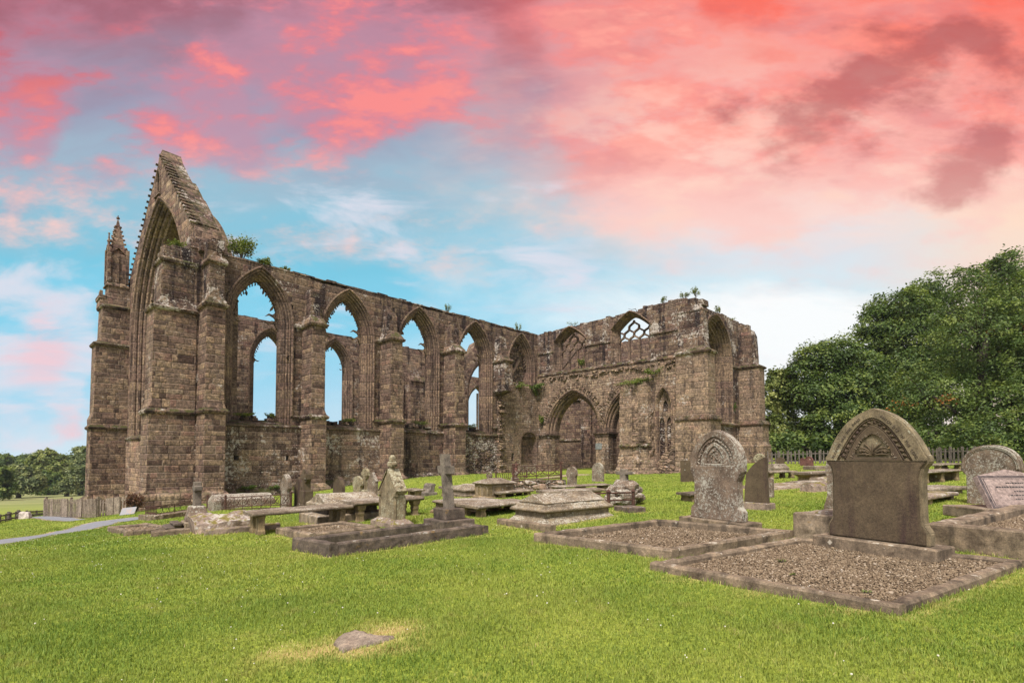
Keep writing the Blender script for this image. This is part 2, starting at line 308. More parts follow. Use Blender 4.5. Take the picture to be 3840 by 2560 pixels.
STONES = [(0.0, (.062, .038, .031)), (.12, (.10, .062, .048)), (.3, (.145, .098, .073)), (.5, (.19, .135, .10)), (.68, (.175, .112, .088)), (.8, (.25, .178, .115)), (.92, (.215, .125, .096)), (1, (.30, .225, .155))]
def wall_mat(name, h=.30, L=.62, lichen=.3, dark=.4, mortar=.5, rubble=False, gain=1.0, warm=0.0, moss=.5, contrast=1.0):
    m, g = newmat(name)
    tc = g.n('ShaderNodeTexCoord'); ob = tc.outputs['Object']; nm = tc.outputs['Normal']
    x, y, z = g.xyz(ob); nx, ny, nzz = g.xyz(nm)
    ax, ay, az = g.m('ABSOLUTE', nx), g.m('ABSOLUTE', ny), g.m('ABSOLUTE', nzz)
    pick = g.m('GREATER_THAN', ax, ay)
    u = g.m('ADD', g.m('MULTIPLY', y, pick), g.m('MULTIPLY', x, g.m('SUBTRACT', 1.0, pick)))
    big = g.noise(ob, .35, 4, .6); med = g.noise(ob, 2.2, 5, .6); fine = g.noise(ob, 14, 5, .65); grit = g.noise(ob, 60, 3, .6)
    if not rubble:
        wz = g.m('ADD', g.m('ADD', z, g.m('MULTIPLY', g.m('SINE', g.m('MULTIPLY', z, 2.3)), .07)), g.m('MULTIPLY', g.m('SINE', g.m('MULTIPLY', z, 5.3)), .045))
        wz = g.m('ADD', wz, g.m('MULTIPLY', g.m('SUBTRACT', med, .5), .022))
        r = g.m('DIVIDE', wz, h); row = g.m('FLOOR', r); fz = g.m('SUBTRACT', r, row)
        rnd = g.n('ShaderNodeTexWhiteNoise', {'W': g.m('ADD', row, g.m('MULTIPLY', pick, 31.0))}, noise_dimensions='1D').outputs[0]
        uu = g.m('ADD', g.m('DIVIDE', u, L), g.m('MULTIPLY', rnd, 37.0))
        uu = g.m('ADD', uu, g.m('MULTIPLY', g.m('SINE', g.m('MULTIPLY', uu, 2.5)), .34))
        cu = g.m('FLOOR', uu); fu = g.m('SUBTRACT', uu, cu)
        du = g.m('MULTIPLY', g.m('MINIMUM', fu, g.m('SUBTRACT', 1.0, fu)), L); dz = g.m('MULTIPLY', g.m('MINIMUM', fz, g.m('SUBTRACT', 1.0, fz)), h)
        d = g.m('ADD', g.m('MINIMUM', du, dz), g.m('MULTIPLY', g.m('SUBTRACT', fine, .5), .014))
        mort = g.ss(d, .016, .004); edge = g.ss(d, 0.0, .05)
        wn = g.n('ShaderNodeTexWhiteNoise', {'Vector': g.cxyz(cu, row, pick)}, noise_dimensions='3D')
        cell = wn.outputs[0]; cell2 = g.xyz(wn.outputs[1])[1]
    else:
        warp = g.vm('ADD', ob, g.vscale(g.vm('SUBTRACT', g.noise(ob, 3.0, 3, .5, col=True), (.5, .5, .5)), .20))
        vv = g.vm('MULTIPLY', warp, (1.75, 1.75, 4.3))
        v1 = g.n('ShaderNodeTexVoronoi', {'Vector': vv, 'Scale': 1.0, 'Randomness': .95}, feature='F1'); v2 = g.n('ShaderNodeTexVoronoi', {'Vector': vv, 'Scale': 1.0, 'Randomness': .95}, feature='DISTANCE_TO_EDGE')
        d = v2.outputs[0]; mort = g.ss(g.m('ADD', d, g.m('MULTIPLY', g.m('SUBTRACT', fine, .5), .12)), .10, .015); edge = g.ss(d, 0.0, .25)
        cell, cell2, _ = g.xyz(v1.outputs['Color'])
    stops = [(p, tuple(c * gain * k for c, k in zip(cc, (.75, .735, .755)))) for p, cc in STONES]
    cf = g.m('ADD', g.m('MULTIPLY', g.m('SUBTRACT', cell, .5), contrast), .5)
    col = g.ramp(g.m('ADD', g.m('MULTIPLY', cf, .95), g.m('MULTIPLY', g.m('SUBTRACT', big, .42), .6), clamp=True), stops)
    col = g.mix(g.m('MULTIPLY', g.m('SUBTRACT', cell2, .55), 0.8, clamp=True), col, (.33 * gain, .235 * gain, .145 * gain))
    if warm: col = g.mix(warm, col, (.25, .187, .128))
    mot = g.noise(ob, 6.5, 5, .68, .4)
    col = g.mix(1.0, col, g.ramp(mot, [(.30, (.36, .34, .36)), (.5, (.95, .95, .95)), (.70, (1.8, 1.72, 1.62))]), 'MULTIPLY')
    col = g.mix(1.0, col, g.ramp(fine, [(.28, (.45, .43, .43)), (.5, (1, 1, 1)), (.72, (1.6, 1.55, 1.48))]), 'MULTIPLY')
    if rubble: col = g.mix(g.m('MULTIPLY', mort, .8), col, (.022, .016, .013))
    else:
        jc = g.mix(g.ss(g.noise(ob, 1.1, 3, .6), .44, .56), (.022, .016, .014), (.27, .205, .155))
        col = g.mix(g.m('MULTIPLY', mort, .35 + .6 * mortar), col, jc)
    # rain-wash staining, stretched down the wall, and sooty patches
    st = g.noise(g.vm('MULTIPLY', ob, (1.5, 1.5, .16)), 1.3, 5, .62)
    dk = g.m('MULTIPLY', g.ss(g.m('ADD', st, g.m('MULTIPLY', g.m('SUBTRACT', med, .5), .45)), .56 - .10 * dark, .70 - .06 * dark), min(1.0, .35 + .75 * dark))
    col = g.mix(dk, col, (.020, .0135, .0135))
    # pale crustose lichen: big crusts and a scatter of specks
    li = g.noise(ob, 5.5, 6, .72, .3); lm = g.noise(ob, .7, 3, .6); li2 = g.noise(ob, 13.0, 5, .66, .2)
    lf = g.m('ADD', li, g.m('ADD', g.m('MULTIPLY', g.m('SUBTRACT', lm, .5), .75), g.m('MULTIPLY', g.m('SUBTRACT', cell2, .5), .10)))
    lich = g.m('MULTIPLY', g.ss(lf, .735 - .20 * lichen, .765 - .20 * lichen), .9)
    lf2 = g.m('ADD', li2, g.m('MULTIPLY', g.m('SUBTRACT', lm, .5), .30))
    lich = g.m('MAXIMUM', lich, g.m('MULTIPLY', g.ss(lf2, .690 - .12 * lichen, .725 - .12 * lichen), .8))
    col = g.mix(lich, col, g.mix(fine, (.27, .225, .195), (.50, .44, .39)))
    # moss on ledges
    mo = g.m('MULTIPLY', g.ss(nzz, .25, .7), g.ss(g.m('ADD', med, g.m('MULTIPLY', fine, .4)), .62, .78))
    col = g.mix(g.m('MULTIPLY', mo, moss), col, (.05, .052, .012))
    hgt = g.m('ADD', g.m('MULTIPLY', edge, 1.0 if rubble else .55), g.m('ADD', g.m('MULTIPLY', fine, .45), g.m('ADD', g.m('MULTIPLY', grit, .18), g.m('MULTIPLY', cell, .25))))
    finish(g, col, .92, hgt, .9 if rubble else .8, .08 if rubble else .05, .15)
    return m

def stone_mat(name, a, b, lichen=.3, licol=(.42, .40, .34), stain=.4, moss=0.0, scale=1.0, grit=1.0, yellow=0.0, licol2=None, stainc=(.03, .025, .02), fine_lichen=False, mott=1.0):
    """gritstone of a monument: base colours a..b, crust lichen, dark stain"""
    m, g = newmat(name)
    tc = g.n('ShaderNodeTexCoord'); rnd = g.n('ShaderNodeObjectInfo').outputs['Random']
    ob = g.vm('ADD', tc.outputs['Object'], g.cxyz(g.m('MULTIPLY', rnd, 40.0), g.m('MULTIPLY', rnd, 17.0), 0.0))
    _, _, nzz = g.xyz(g.n('ShaderNodeNewGeometry').outputs['Normal'])
    big = g.noise(ob, 1.4 * scale, 5, .6); med = g.noise(ob, 6 * scale, 6, .65); fine = g.noise(ob, 42 * scale, 5, .7); sp = g.noise(ob, 150 * scale, 2, .6)
    col = g.ramp(g.m('ADD', g.m('MULTIPLY', big, .7), g.m('MULTIPLY', med, .35)), [(.32, a), (.72, b)])
    st = g.noise(g.vm('MULTIPLY', ob, (4, 4, .5)), 1.0 * scale, 5, .65)
    col = g.mix(g.m('MULTIPLY', g.ss(st, .46, .72), stain), col, stainc)
    col = g.mix(g.ss(sp, .3, .7), g.mix(1.0, col, (.72, .72, .72), 'MULTIPLY'), g.mix(1.0, col, (1.3, 1.28, 1.25), 'MULTIPLY'))
    col = g.mix(mott, col, g.ramp(med, [(.30, (.55, .53, .52)), (.5, (1, 1, 1)), (.70, (1.4, 1.36, 1.3))]), 'MULTIPLY')
    col = g.mix(1.0, col, g.ramp(fine, [(.28, (.62, .6, .6)), (.5, (1, 1, 1)), (.72, (1.35, 1.32, 1.28))]), 'MULTIPLY')
    l1 = g.noise(ob, (26 if fine_lichen else 11) * scale, 7, .74, .2)
    lf = g.m('ADD', l1, g.m('MULTIPLY', g.m('SUBTRACT', big, .5), .5))
    lf = g.m('ADD', lf, g.m('MULTIPLY', g.ss(nzz, .3, .8), .08))
    lich = g.ss(lf, .74 - .26 * lichen, .80 - .26 * lichen)
    col = g.mix(g.m('MULTIPLY', lich, .85), col, g.mix(fine, tuple(c * .65 for c in licol), licol))
    # round crusts
    vo = g.n('ShaderNodeTexVoronoi', {'Vector': ob, 'Scale': 4.5 * scale, 'Randomness': 1.0}, feature='F1')
    vr = g.xyz(vo.outputs['Color'])[0]
    crust = g.m('MULTIPLY', g.ss(g.m('ADD', vo.outputs['Distance'], g.m('MULTIPLY', fine, .25)), .30, .24), g.m('GREATER_THAN', vr, 1.0 - .35 * min(1, lichen + .2)))
    col = g.mix(g.m('MULTIPLY', crust, .8), col, licol2 or licol)
    if yellow:
        yv = g.noise(ob, 5 * scale, 4, .6); col = g.mix(g.m('MULTIPLY', g.ss(yv, .62, .70), yellow), col, (.36, .20, .03))
    if moss:
        mo = g.m('MULTIPLY', g.ss(nzz, .2, .75), g.ss(med, .45 + .12 * (1 - moss), .58 + .1 * (1 - moss)))
        col = g.mix(g.m('MULTIPLY', mo, min(1, moss)), col, g.mix(fine, (.05, .05, .008), (.20, .16, .015)))
    hgt = g.m('ADD', g.m('MULTIPLY', fine, .5 * grit), g.m('ADD', g.m('MULTIPLY', med, .5), g.m('ADD', g.m('MULTIPLY', lich, .25), g.m('MULTIPLY', sp, .25 * grit))))
    finish(g, col, .9, hgt, .6, .012, .2)
    return m

M_ASH = wall_mat('ashlar_masonry', lichen=.24, dark=.70, mortar=.5, gain=.85)
M_BUT = wall_mat('buttress_masonry', h=.31, L=.5, lichen=.08, dark=.22, mortar=.75, gain=1.08, warm=.06)
M_EAST = wall_mat('pale_east_masonry', h=.33, L=.6, lichen=.25, dark=.15, mortar=.35, gain=1.6, warm=.12)
M_TOP = wall_mat('weathered_high_masonry', h=.30, L=.55, lichen=.70, dark=.85, mortar=.3, gain=.82)
M_LOW = wall_mat('lichened_low_masonry', h=.29, L=.66, lichen=.72, dark=.50, mortar=.4, gain=1.05, warm=.08)
M_SOUTH = wall_mat('inner_masonry', h=.28, L=.7, lichen=.35, dark=.6, mortar=.3, gain=1.15)
M_WEST = wall_mat('inner_west_masonry', h=.27, L=.5, lichen=.0, dark=.25, mortar=.5, gain=1.0, contrast=.8)
M_RUB = wall_mat('rubble_masonry', lichen=.45, dark=.30, rubble=True, gain=1.4, warm=.30)
M_CRUB = wall_mat('coursed_rubble', h=.20, L=.34, lichen=.46, dark=.30, mortar=.25, gain=1.25, warm=.34)
M_RUBD = wall_mat('dark_rubble_masonry', lichen=.80, dark=.8, rubble=True, gain=.95)
M_TRB = wall_mat('transept_buttress_masonry', h=.34, L=.55, lichen=.32, dark=.40, mortar=.4, gain=1.2, warm=.38)
M_GAB = wall_mat('gable_masonry', h=.34, L=.6, lichen=.25, dark=.5, mortar=.4, gain=1.1)
M_MOULD = wall_mat('moulded_stone', h=.55, L=3.0, lichen=.04, dark=.40, mortar=.4, gain=1.05, contrast=.6, warm=.05)
M_STRING = wall_mat('string_course_stone', h=2.0, L=.9, lichen=.62, dark=.75, mortar=.3, gain=.85, moss=.9)

M_H1B = stone_mat('pale_weathered_band', (.13, .10, .062), (.22, .18, .115), lichen=.50, licol=(.42, .41, .31), stain=.35, fine_lichen=True)
M_H1 = stone_mat('brown_gritstone', (.060, .043, .028), (.112, .083, .052), lichen=.05, licol=(.36, .35, .30), stain=.75, stainc=(.040, .022, .024), mott=.35)
M_H2 = stone_mat('lichened_gritstone', (.12, .085, .062), (.19, .145, .11), lichen=.80, licol=(.44, .41, .34), stain=.3, fine_lichen=True)
M_HG = stone_mat('yellow_lichened_stone', (.15, .115, .07), (.23, .19, .12), lichen=.72, licol=(.46, .43, .30), stain=.3, moss=.4, fine_lichen=True)
M_KERB = stone_mat('kerb_stone', (.105, .078, .055), (.235, .18, .125), lichen=.32, licol=(.50, .44, .35), stain=.75)
M_KDARK = stone_mat('soot_dark_stone', (.045, .036, .031), (.15, .115, .088), lichen=.2, licol=(.40, .38, .33), stain=.6, yellow=.25)
M_CROSS = stone_mat('grey_cross_stone', (.085, .07, .058), (.19, .16, .13), lichen=.35, licol=(.36, .33, .24), stain=.6)
M_TABLE = stone_mat('table_tomb_stone', (.11, .085, .062), (.22, .175, .125), lichen=.52, licol=(.50, .46, .39), stain=.45, fine_lichen=True)
M_TLEG = stone_mat('sheltered_buff_stone', (.13, .095, .055), (.25, .185, .105), lichen=.08, stain=.5)
M_COPED = stone_mat('coped_tomb_stone', (.13, .10, .07), (.24, .19, .13), lichen=.62, licol=(.48, .44, .36), stain=.4, moss=.15, fine_lichen=True)
M_MOSSY = stone_mat('mossy_stone', (.16, .12, .095), (.34, .26, .21), lichen=.55, licol=(.5, .46, .4), stain=.35, moss=.9)
M_BLOCK = stone_mat('block_stone', (.15, .115, .08), (.29, .23, .165), lichen=.35, licol=(.5, .47, .42), stain=.5, yellow=.4)
M_RED = stone_mat('red_sandstone', (.10, .045, .04), (.17, .08, .068), lichen=.12, stain=.4)
M_FIELD = stone_mat('buried_fieldstone', (.14, .108, .085), (.29, .235, .18), lichen=.12, stain=.55, scale=1.5)
M_BOULD = stone_mat('pale_boulder', (.4, .34, .30), (.6, .54, .5), lichen=.1, stain=.2)
M_GRAN = stone_mat('pink_granite', (.17, .125, .11), (.27, .21, .19), lichen=.0, stain=.12, grit=.3, scale=3)
M_GRAND = stone_mat('dark_granite_border', (.05, .04, .04), (.10, .08, .078), lichen=.0, stain=.2, grit=.3, scale=3)
M_LEAD = stone_mat('dark_lettering', (.025, .022, .024), (.05, .045, .045), lichen=0, stain=0)
M_IRON = stone_mat('rusty_iron', (.045, .026, .022), (.10, .05, .035), lichen=.1, licol=(.2, .12, .08), stain=.3, scale=3)
M_WOOD = stone_mat('weathered_paling', (.14, .108, .082), (.31, .255, .205), lichen=.1, stain=.6, scale=2, stainc=(.10, .075, .06))
M_WOODD = stone_mat('dark_fence_wood', (.075, .062, .055), (.16, .135, .12), lichen=.1, stain=.4, scale=2)
M_PLAQ = stone_mat('grey_plaque', (.14, .15, .15), (.2, .21, .21), lichen=0, stain=.1)

def leaf_mat(name, dark, mid, light, autumn=0.0):
    m, g = newmat(name)
    t = g.n('ShaderNodeAttribute', attribute_name='tint').outputs['Fac']
    col = g.ramp(t, [(0, dark), (.5, mid), (.93, light)] + ([(.965, light), (.985, (.38, .10, .02))] if autumn else []))
    b = g.n('ShaderNodeBsdfPrincipled', {'Base Color': col, 'Roughness': .55, 'Specular IOR Level': .25})
    tr = g.n('ShaderNodeBsdfTranslucent', {'Color': g.mix(1.0, col, (1.3, 1.4, .7), 'MULTIPLY')})
    mx = g.n('ShaderNodeMixShader', {0: .28, 1: b, 2: tr}); g.n('ShaderNodeOutputMaterial', {'Surface': mx}); return m
M_LEAF = leaf_mat('broad_leaf', (.024, .044, .011), (.080, .125, .028), (.22, .26, .060), .4)
M_LEAF2 = leaf_mat('light_leaf', (.05, .075, .018), (.15, .185, .045), (.33, .33, .10))
M_LEAFB = leaf_mat('hazed_valley_leaf', (.060, .085, .035), (.15, .18, .075), (.30, .31, .12))  # paler, bluer leaf colour with distance haze partly put into it
M_WEED = leaf_mat('wall_weed_leaf', (.05, .075, .012), (.14, .18, .035), (.28, .26, .08))
M_DEAD = leaf_mat('dead_leaf', (.05, .022, .015), (.11, .05, .03), (.18, .09, .05))
M_BARK = stone_mat('bark', (.045, .035, .028), (.09, .075, .06), lichen=.1, stain=.4, scale=2)

# grass ground
def ground_mat():
    m, g = newmat('lawn')
    pos = g.n('ShaderNodeNewGeometry').outputs['Position']; x, y, z = g.xyz(pos)
    a = g.noise(pos, .35, 5, .6); b = g.noise(pos, 2.0, 5, .65); c = g.noise(pos, 22, 5, .7); d = g.noise(g.vm('MULTIPLY', pos, (1, .45, 1)), 90, 3, .7)
    dist = g.ss(y, 10, 60)
    col = g.ramp(g.m('ADD', g.m('MULTIPLY', a, .5), g.m('MULTIPLY', b, .5)), [(.30, (.16, .21, .026)), (.5, (.235, .285, .042)), (.7, (.32, .345, .064))])
    col = g.mix(g.ss(b, .60, .76), col, (.27, .25, .07))
    col = g.mix(g.ss(c, .58, .38), col, g.mix(1.0, col, (.62, .66, .6), 'MULTIPLY'))
    col = g.mix(g.ss(c, .52, .75), col, g.mix(1.0, col, (1.3, 1.22, 1.2), 'MULTIPLY'))
    col = g.mix(g.ss(d, .35, .65), g.mix(1.0, col, (.72, .75, .7), 'MULTIPLY'), g.mix(1.0, col, (1.18, 1.15, 1.1), 'MULTIPLY'))
    dry = g.n('ShaderNodeAttribute', attribute_name='dry').outputs['Fac']
    col = g.mix(g.m('MULTIPLY', dry, g.ss(c, .25, .7, .6, 1.0)), col, (.42, .30, .13))
    far = g.m('MULTIPLY', g.ss(y, 34, 80), g.ss(x, -5, -30))
    mow = g.noise(g.vm('MULTIPLY', pos, (.03, .14, 1)), 1.0, 4, .6)
    col = g.mix(far, col, g.ramp(mow, [(.35, (.15, .17, .06)), (.65, (.25, .245, .11))]))
    hgt = g.m('ADD', g.m('MULTIPLY', c, .7), g.m('MULTIPLY', d, .5))
    finish(g, col, .95, hgt, .7, .03, .1); return m
M_LAWN = ground_mat()
def blade_mat():
    m, g = newmat('grass_blade')
    t = g.n('ShaderNodeAttribute', attribute_name='tint').outputs['Fac']
    pos = g.n('ShaderNodeNewGeometry').outputs['Position']; a = g.noise(pos, .32, 5, .65); b = g.noise(pos, 3.0, 4, .6)
    col = g.ramp(t, [(0, (.095, .145, .022)), (.4, (.22, .28, .044)), (.75, (.33, .37, .078)), (.9, (.50, .46, .15)), (1, (.60, .46, .24))])
    col = g.mix(g.ss(a, .36, .64), g.mix(1.0, col, (.70, .84, .70), 'MULTIPLY'), g.mix(1.0, col, (1.24, 1.12, 1.25), 'MULTIPLY'))
    col = g.mix(g.m('MULTIPLY', g.ss(b, .55, .72), .5), col, (.36, .31, .10))
    bs = g.n('ShaderNodeBsdfPrincipled', {'Base Color': col, 'Roughness': .6, 'Specular IOR Level': .2})
    tr = g.n('ShaderNodeBsdfTranslucent', {'Color': col}); mx = g.n('ShaderNodeMixShader', {0: .3, 1: bs, 2: tr}); g.n('ShaderNodeOutputMaterial', {'Surface': mx}); return m
M_BLADE = blade_mat()
def simple(name, ca, cb, scale, rough=.9, bd=.01, sp=None):
    m, g = newmat(name); pos = g.n('ShaderNodeNewGeometry').outputs['Position']
    a = g.noise(pos, scale, 5, .65); b = g.noise(pos, scale * 9, 4, .65)
    col = g.ramp(g.m('ADD', g.m('MULTIPLY', a, .5), g.m('MULTIPLY', b, .5)), [(.35, ca), (.65, cb)])
    finish(g, col, rough, b, .5, bd); return m
M_PATH = simple('gravel_path_stone', (.13, .135, .15), (.25, .25, .27), 6)
M_PATHE = simple('path_edge_earth', (.24, .18, .12), (.40, .31, .22), 6)
M_EARTH = simple('grave_earth', (.06, .042, .028), (.12, .085, .056), 4)
M_CLOV = simple('clover_white', (.55, .52, .42), (.75, .72, .62), 30)
M_BLACK = simple('niche_shade_black', (.012, .010, .009), (.02, .016, .014), 3)  # near-black colour paints the shade at the back of the small niche
def pebble_mat():
    m, g = newmat('gravel_pebble'); t = g.n('ShaderNodeAttribute', attribute_name='tint').outputs['Fac']
    col = g.ramp(t, [(0, (.06, .040, .025)), (.35, (.145, .102, .063)), (.7, (.225, .165, .105)), (.93, (.36, .29, .215)), (1, (.55, .5, .43))])
    finish(g, col, .85, g.noise(g.n('ShaderNodeTexCoord').outputs['Object'], 90, 3), .3, .004); return m
M_PEB = pebble_mat()
def info_mat():
    m, g = newmat('printed_panel'); ob = g.n('ShaderNodeTexCoord').outputs['Object']
    a = g.noise(ob, 4, 3, .5); col = g.ramp(a, [(.4, (.24, .235, .24)), (.5, (.30, .24, .21)), (.6, (.16, .22, .30))], 'CONSTANT'); finish(g, col, .4); return m
M_INFO = info_mat()
# ------------------------------------------------------------------ ground, paths
KERB_POLYS = []      # outer kerb outlines (no grass inside)
DRY = []             # (x, y, r) parched spots of turf
def mk_axis(vals):
    out = []
    for a, b, st in vals: out += list(np.arange(a, b, st))
    return np.array(out + [vals[-1][1]])
def build_ground():
    xs = mk_axis([(-420, -90, 15), (-90, -30, 3), (-30, 30, .5), (30, 90, 3), (90, 420, 15)])
    ys = mk_axis([(-60, 0, 5), (0, 3, .5), (3, 16, .2), (16, 52, .5), (52, 120, 3), (120, 520, 16)])
    X, Y = np.meshgrid(xs, ys); P = np.stack([X.ravel(), Y.ravel()], 1)
    # far field kept calm: the spline only serves the middle ground
    Q = P.copy(); Q[:, 0] = np.clip(Q[:, 0], -220, 160); Q[:, 1] = np.clip(Q[:, 1], -20, 270)
    z = terr_np(Q)
    z += .02 * np.sin(P[:, 0] * 1.3 + .7 * np.sin(P[:, 1] * .9)) * np.sin(P[:, 1] * 1.1) * (P[:, 1] < 60)
    dry = np.zeros(len(P))
    for (x, y, r) in DRY: dry = np.maximum(dry, np.clip(1.25 - np.hypot(P[:, 0] - x, P[:, 1] - y) / r, 0, 1))
    nx, ny = len(xs), len(ys); i = np.arange(nx * ny).reshape(ny, nx)
    f = np.stack([i[:-1, :-1].ravel(), i[:-1, 1:].ravel(), i[1:, 1:].ravel(), i[1:, :-1].ravel()], 1)
    o = npmesh('ground', np.column_stack([P, z]), f, M_LAWN)
    at = o.data.attributes.new('dry', 'FLOAT', 'POINT'); at.data.foreach_set('value', dry.astype(np.float32))
    o.data.polygons.foreach_set('use_smooth', [True] * len(o.data.polygons))
    struct(o)
def gzz(x, y):
    return gz(x, y) + (.02 * math.sin(x * 1.3 + .7 * math.sin(y * .9)) * math.sin(y * 1.1) if y < 60 else 0)
def ribbon(name, pts, widths, mat, lift, step=.35):
    """flat strip draped on the ground along the pixel points pts"""
    W = [gp(*p) for p in pts]; path = []
    for i in range(len(W) - 1):
        n = max(1, int((W[i + 1] - W[i]).length / step))
        for k in range(n): t = k / n; path.append((W[i].lerp(W[i + 1], t), widths[i] * (1 - t) + widths[i + 1] * t))
    path.append((W[-1], widths[-1])); vs_, fs = [], []
    for i, (p, w) in enumerate(path):
        d = (path[min(i + 1, len(path) - 1)][0] - path[max(i - 1, 0)][0]); d.z = 0; d.normalize(); nrm = Vector((-d.y, d.x, 0)); M = 5
        for k in range(M):
            t = k / (M - 1) * 2 - 1; q = p + nrm * (w / 2 * t * (1 + .12 * nz(p, 1.7) + (.10 * nz(p, 6) if abs(t) > .9 else 0))); vs_.append((q.x, q.y, gzz(q.x, q.y) + lift))
        if i: fs += [(i * 5 - 5 + k, i * 5 - 4 + k, i * 5 + 1 + k, i * 5 + k) for k in range(4)]
    return struct(npmesh(name, vs_, fs, mat))
ROADS = [([(-220, 2072), (0, 2036), (128, 2012), (255, 1993), (340, 1974), (395, 1956), (440, 1951), (535, 1947)], [1.0, 1.0, 1.05, 1.1, 1.2, 1.5, 1.5, 1.3]),
         ([(100, 1944), (160, 1936), (238, 1946), (300, 1949)], [.8, 1.2, 1.0, .5])]
for pts, w in ROADS:
    ribbon('path', pts, [a * 1.28 for a in w], M_PATHE, .012); ribbon('path', pts, w, M_PATH, .017)
ribbon('path', [(1900, 1812), (2010, 1797), (2085, 1787), (2150, 1781), (2195, 1778)], [.7, .7, .9, 1.6, 1.2], M_PATHE, .014)

# ------------------------------------------------------------------ the ruined priory: local frame x = west along the choir, y = south, z = up
PR = thing('ruined_priory', 'roofless ruined stone priory church with tall gable and pointed window arches', 'church ruin', O, math.pi / 2 - YAW)
def NW(a, z, d): return (a, 1.5 + d, z)           # choir wall towards the camera
def SW(a, z, d): return (a, 14.7 + d, z)          # far choir wall
def TE(b, z, d): return (27.7 + d, b, z)          # transept wall facing the graves
def TW(b, z, d): return (36.3 + d, b, z)
def TN(a, z, d): return (a, -13.85 + d, z)

def arch(cx, spr, hw, rise, n=0.0, N=12, base=None, flat=False, pw=1.75):
    if flat:
        L = [(cx - (hw - n) * t, spr + (rise - n * .85) * (1 - t ** pw)) for t in [1 - i / N for i in range(N + 1)]]
    else:
        Rr = (hw * hw + rise * rise) / (2 * hw); c = Rr - hw; r = Rr - n; A = math.acos(max(-1, min(1, c / r)))
        L = [(cx + c - r * math.cos(A * i / N), spr + r * math.sin(A * i / N)) for i in range(N + 1)]
    pts = L + [(2 * cx - x, z) for x, z in reversed(L[:-1])]
    if base is not None: pts = [(cx - hw + n, base)] + pts + [(cx + hw - n, base)]
    return pts
def sweep(mb, prof, fn, to3):
    """prof: [(n, d)], fn(n) -> path points in the wall plane"""
    rows = [[to3(p[0], p[1], d) for p in fn(n)] for n, d in prof]; m = len(rows[0])
    vs_ = [p for r in rows for p in r]; fs = [(i * m + j, i * m + j + 1, (i + 1) * m + j + 1, (i + 1) * m + j) for i in range(len(rows) - 1) for j in range(m - 1)]
    mb.add(vs_, fs)
PROF = [(-.14, .02), (-.14, -.09), (-.06, -.11), (-.01, -.05), (.0, .04), (.05, .0), (.10, .01), (.12, .10), (.10, .17), (.17, .14), (.23, .17), (.24, .27), (.22, .33), (.29, .31), (.35, .35), (.36, .45), (.41, .47), (.46, .52), (.47, .62), (.52, .66), (.52, .95), (.42, 1.05), (.30, 1.27)]
def thorns(mb, path, to3, d, size, seed=0, skip=.2, th=.12, big=()):
    rr = random.Random(seed); acc = 0; nxt = .1
    L = [0]
    for i in range(1, len(path)): L.append(L[-1] + math.dist(path[i], path[i - 1]))
    tot = L[-1]; s = .15; cxm = sum(p[0] for p in path) / len(path)
    while s < tot - .1:
        i = max(k for k in range(len(L)) if L[k] <= s); i = min(i, len(path) - 2); t = (s - L[i]) / max(1e-6, L[i + 1] - L[i])
        p = Vector((path[i][0] + (path[i + 1][0] - path[i][0]) * t, path[i][1] + (path[i + 1][1] - path[i][1]) * t)); tg = Vector((path[i + 1][0] - path[i][0], path[i + 1][1] - path[i][1])).normalized()
        nn = Vector((-tg.y, tg.x)); inw = Vector((cxm, p.y - .4)) - p
        if nn.dot(inw) < 0: nn = -nn
        dn = tg if tg.y < 0 else -tg
        l = size * rr.uniform(.6, 1.5)
        if rr.random() > skip:
            w = l * .7
            if rr.random() < .10: l *= 1.8
            q = [p - tg * w - nn * .05, p - tg * w * .25 + nn * l * .28, p + nn * l * .75 + dn * l * .25, p + nn * l + dn * l * .65, p + nn * l * .55 + dn * l * .55, p + tg * w * .3 + nn * l * .16, p + tg * w - nn * .05]
            mb.poly([(a.x, a.y) for a in q], [], to3, d, d + th)
        s += size * rr.uniform(1.1, 1.9)
    for (s, l, sgn) in big:
        s *= tot; i = min(max(k for k in range(len(L)) if L[k] <= s), len(path) - 2); p = Vector(path[i]); tg = (Vector(path[i + 1]) - p).normalized(); nn = Vector((-tg.y, tg.x))
        if nn.dot(Vector((cxm, p.y)) - p) < 0: nn = -nn
        dz = Vector((0, -1)) * sgn
        q = [p + dz * -l * .55, p + nn * l * .25 + dz * -.1 * l, p + nn * l * .62 + dz * .12 * l, p + nn * l * 1.0 + dz * .02 * l, p + nn * l * .70 + dz * .26 * l, p + nn * l * .28 + dz * .12 * l, p + nn * l * .1 + dz * .5 * l, p + dz * .6 * l]
        mb.poly([(a.x, a.y) for a in q], [], to3, d, d + th)
def jag(x0, x1, z, amp=.12, step=.55, seed=0, zf=None):
    rr = random.Random(seed); pts = []; x = x0; sg = 1 if x1 > x0 else -1
    while (x1 - x) * sg > .05:
        zz = (zf(x) if zf else z) + rr.uniform(-amp, amp) * (1 if rr.random() < .7 else .2); w = rr.uniform(.5, 1.4) * step
        nx = x + sg * w
        if (x1 - nx) * sg < .2: nx = x1
        pts += [(x, zz), (nx - sg * .02, zz + rr.uniform(-.03, .03))]; x = nx
    return pts

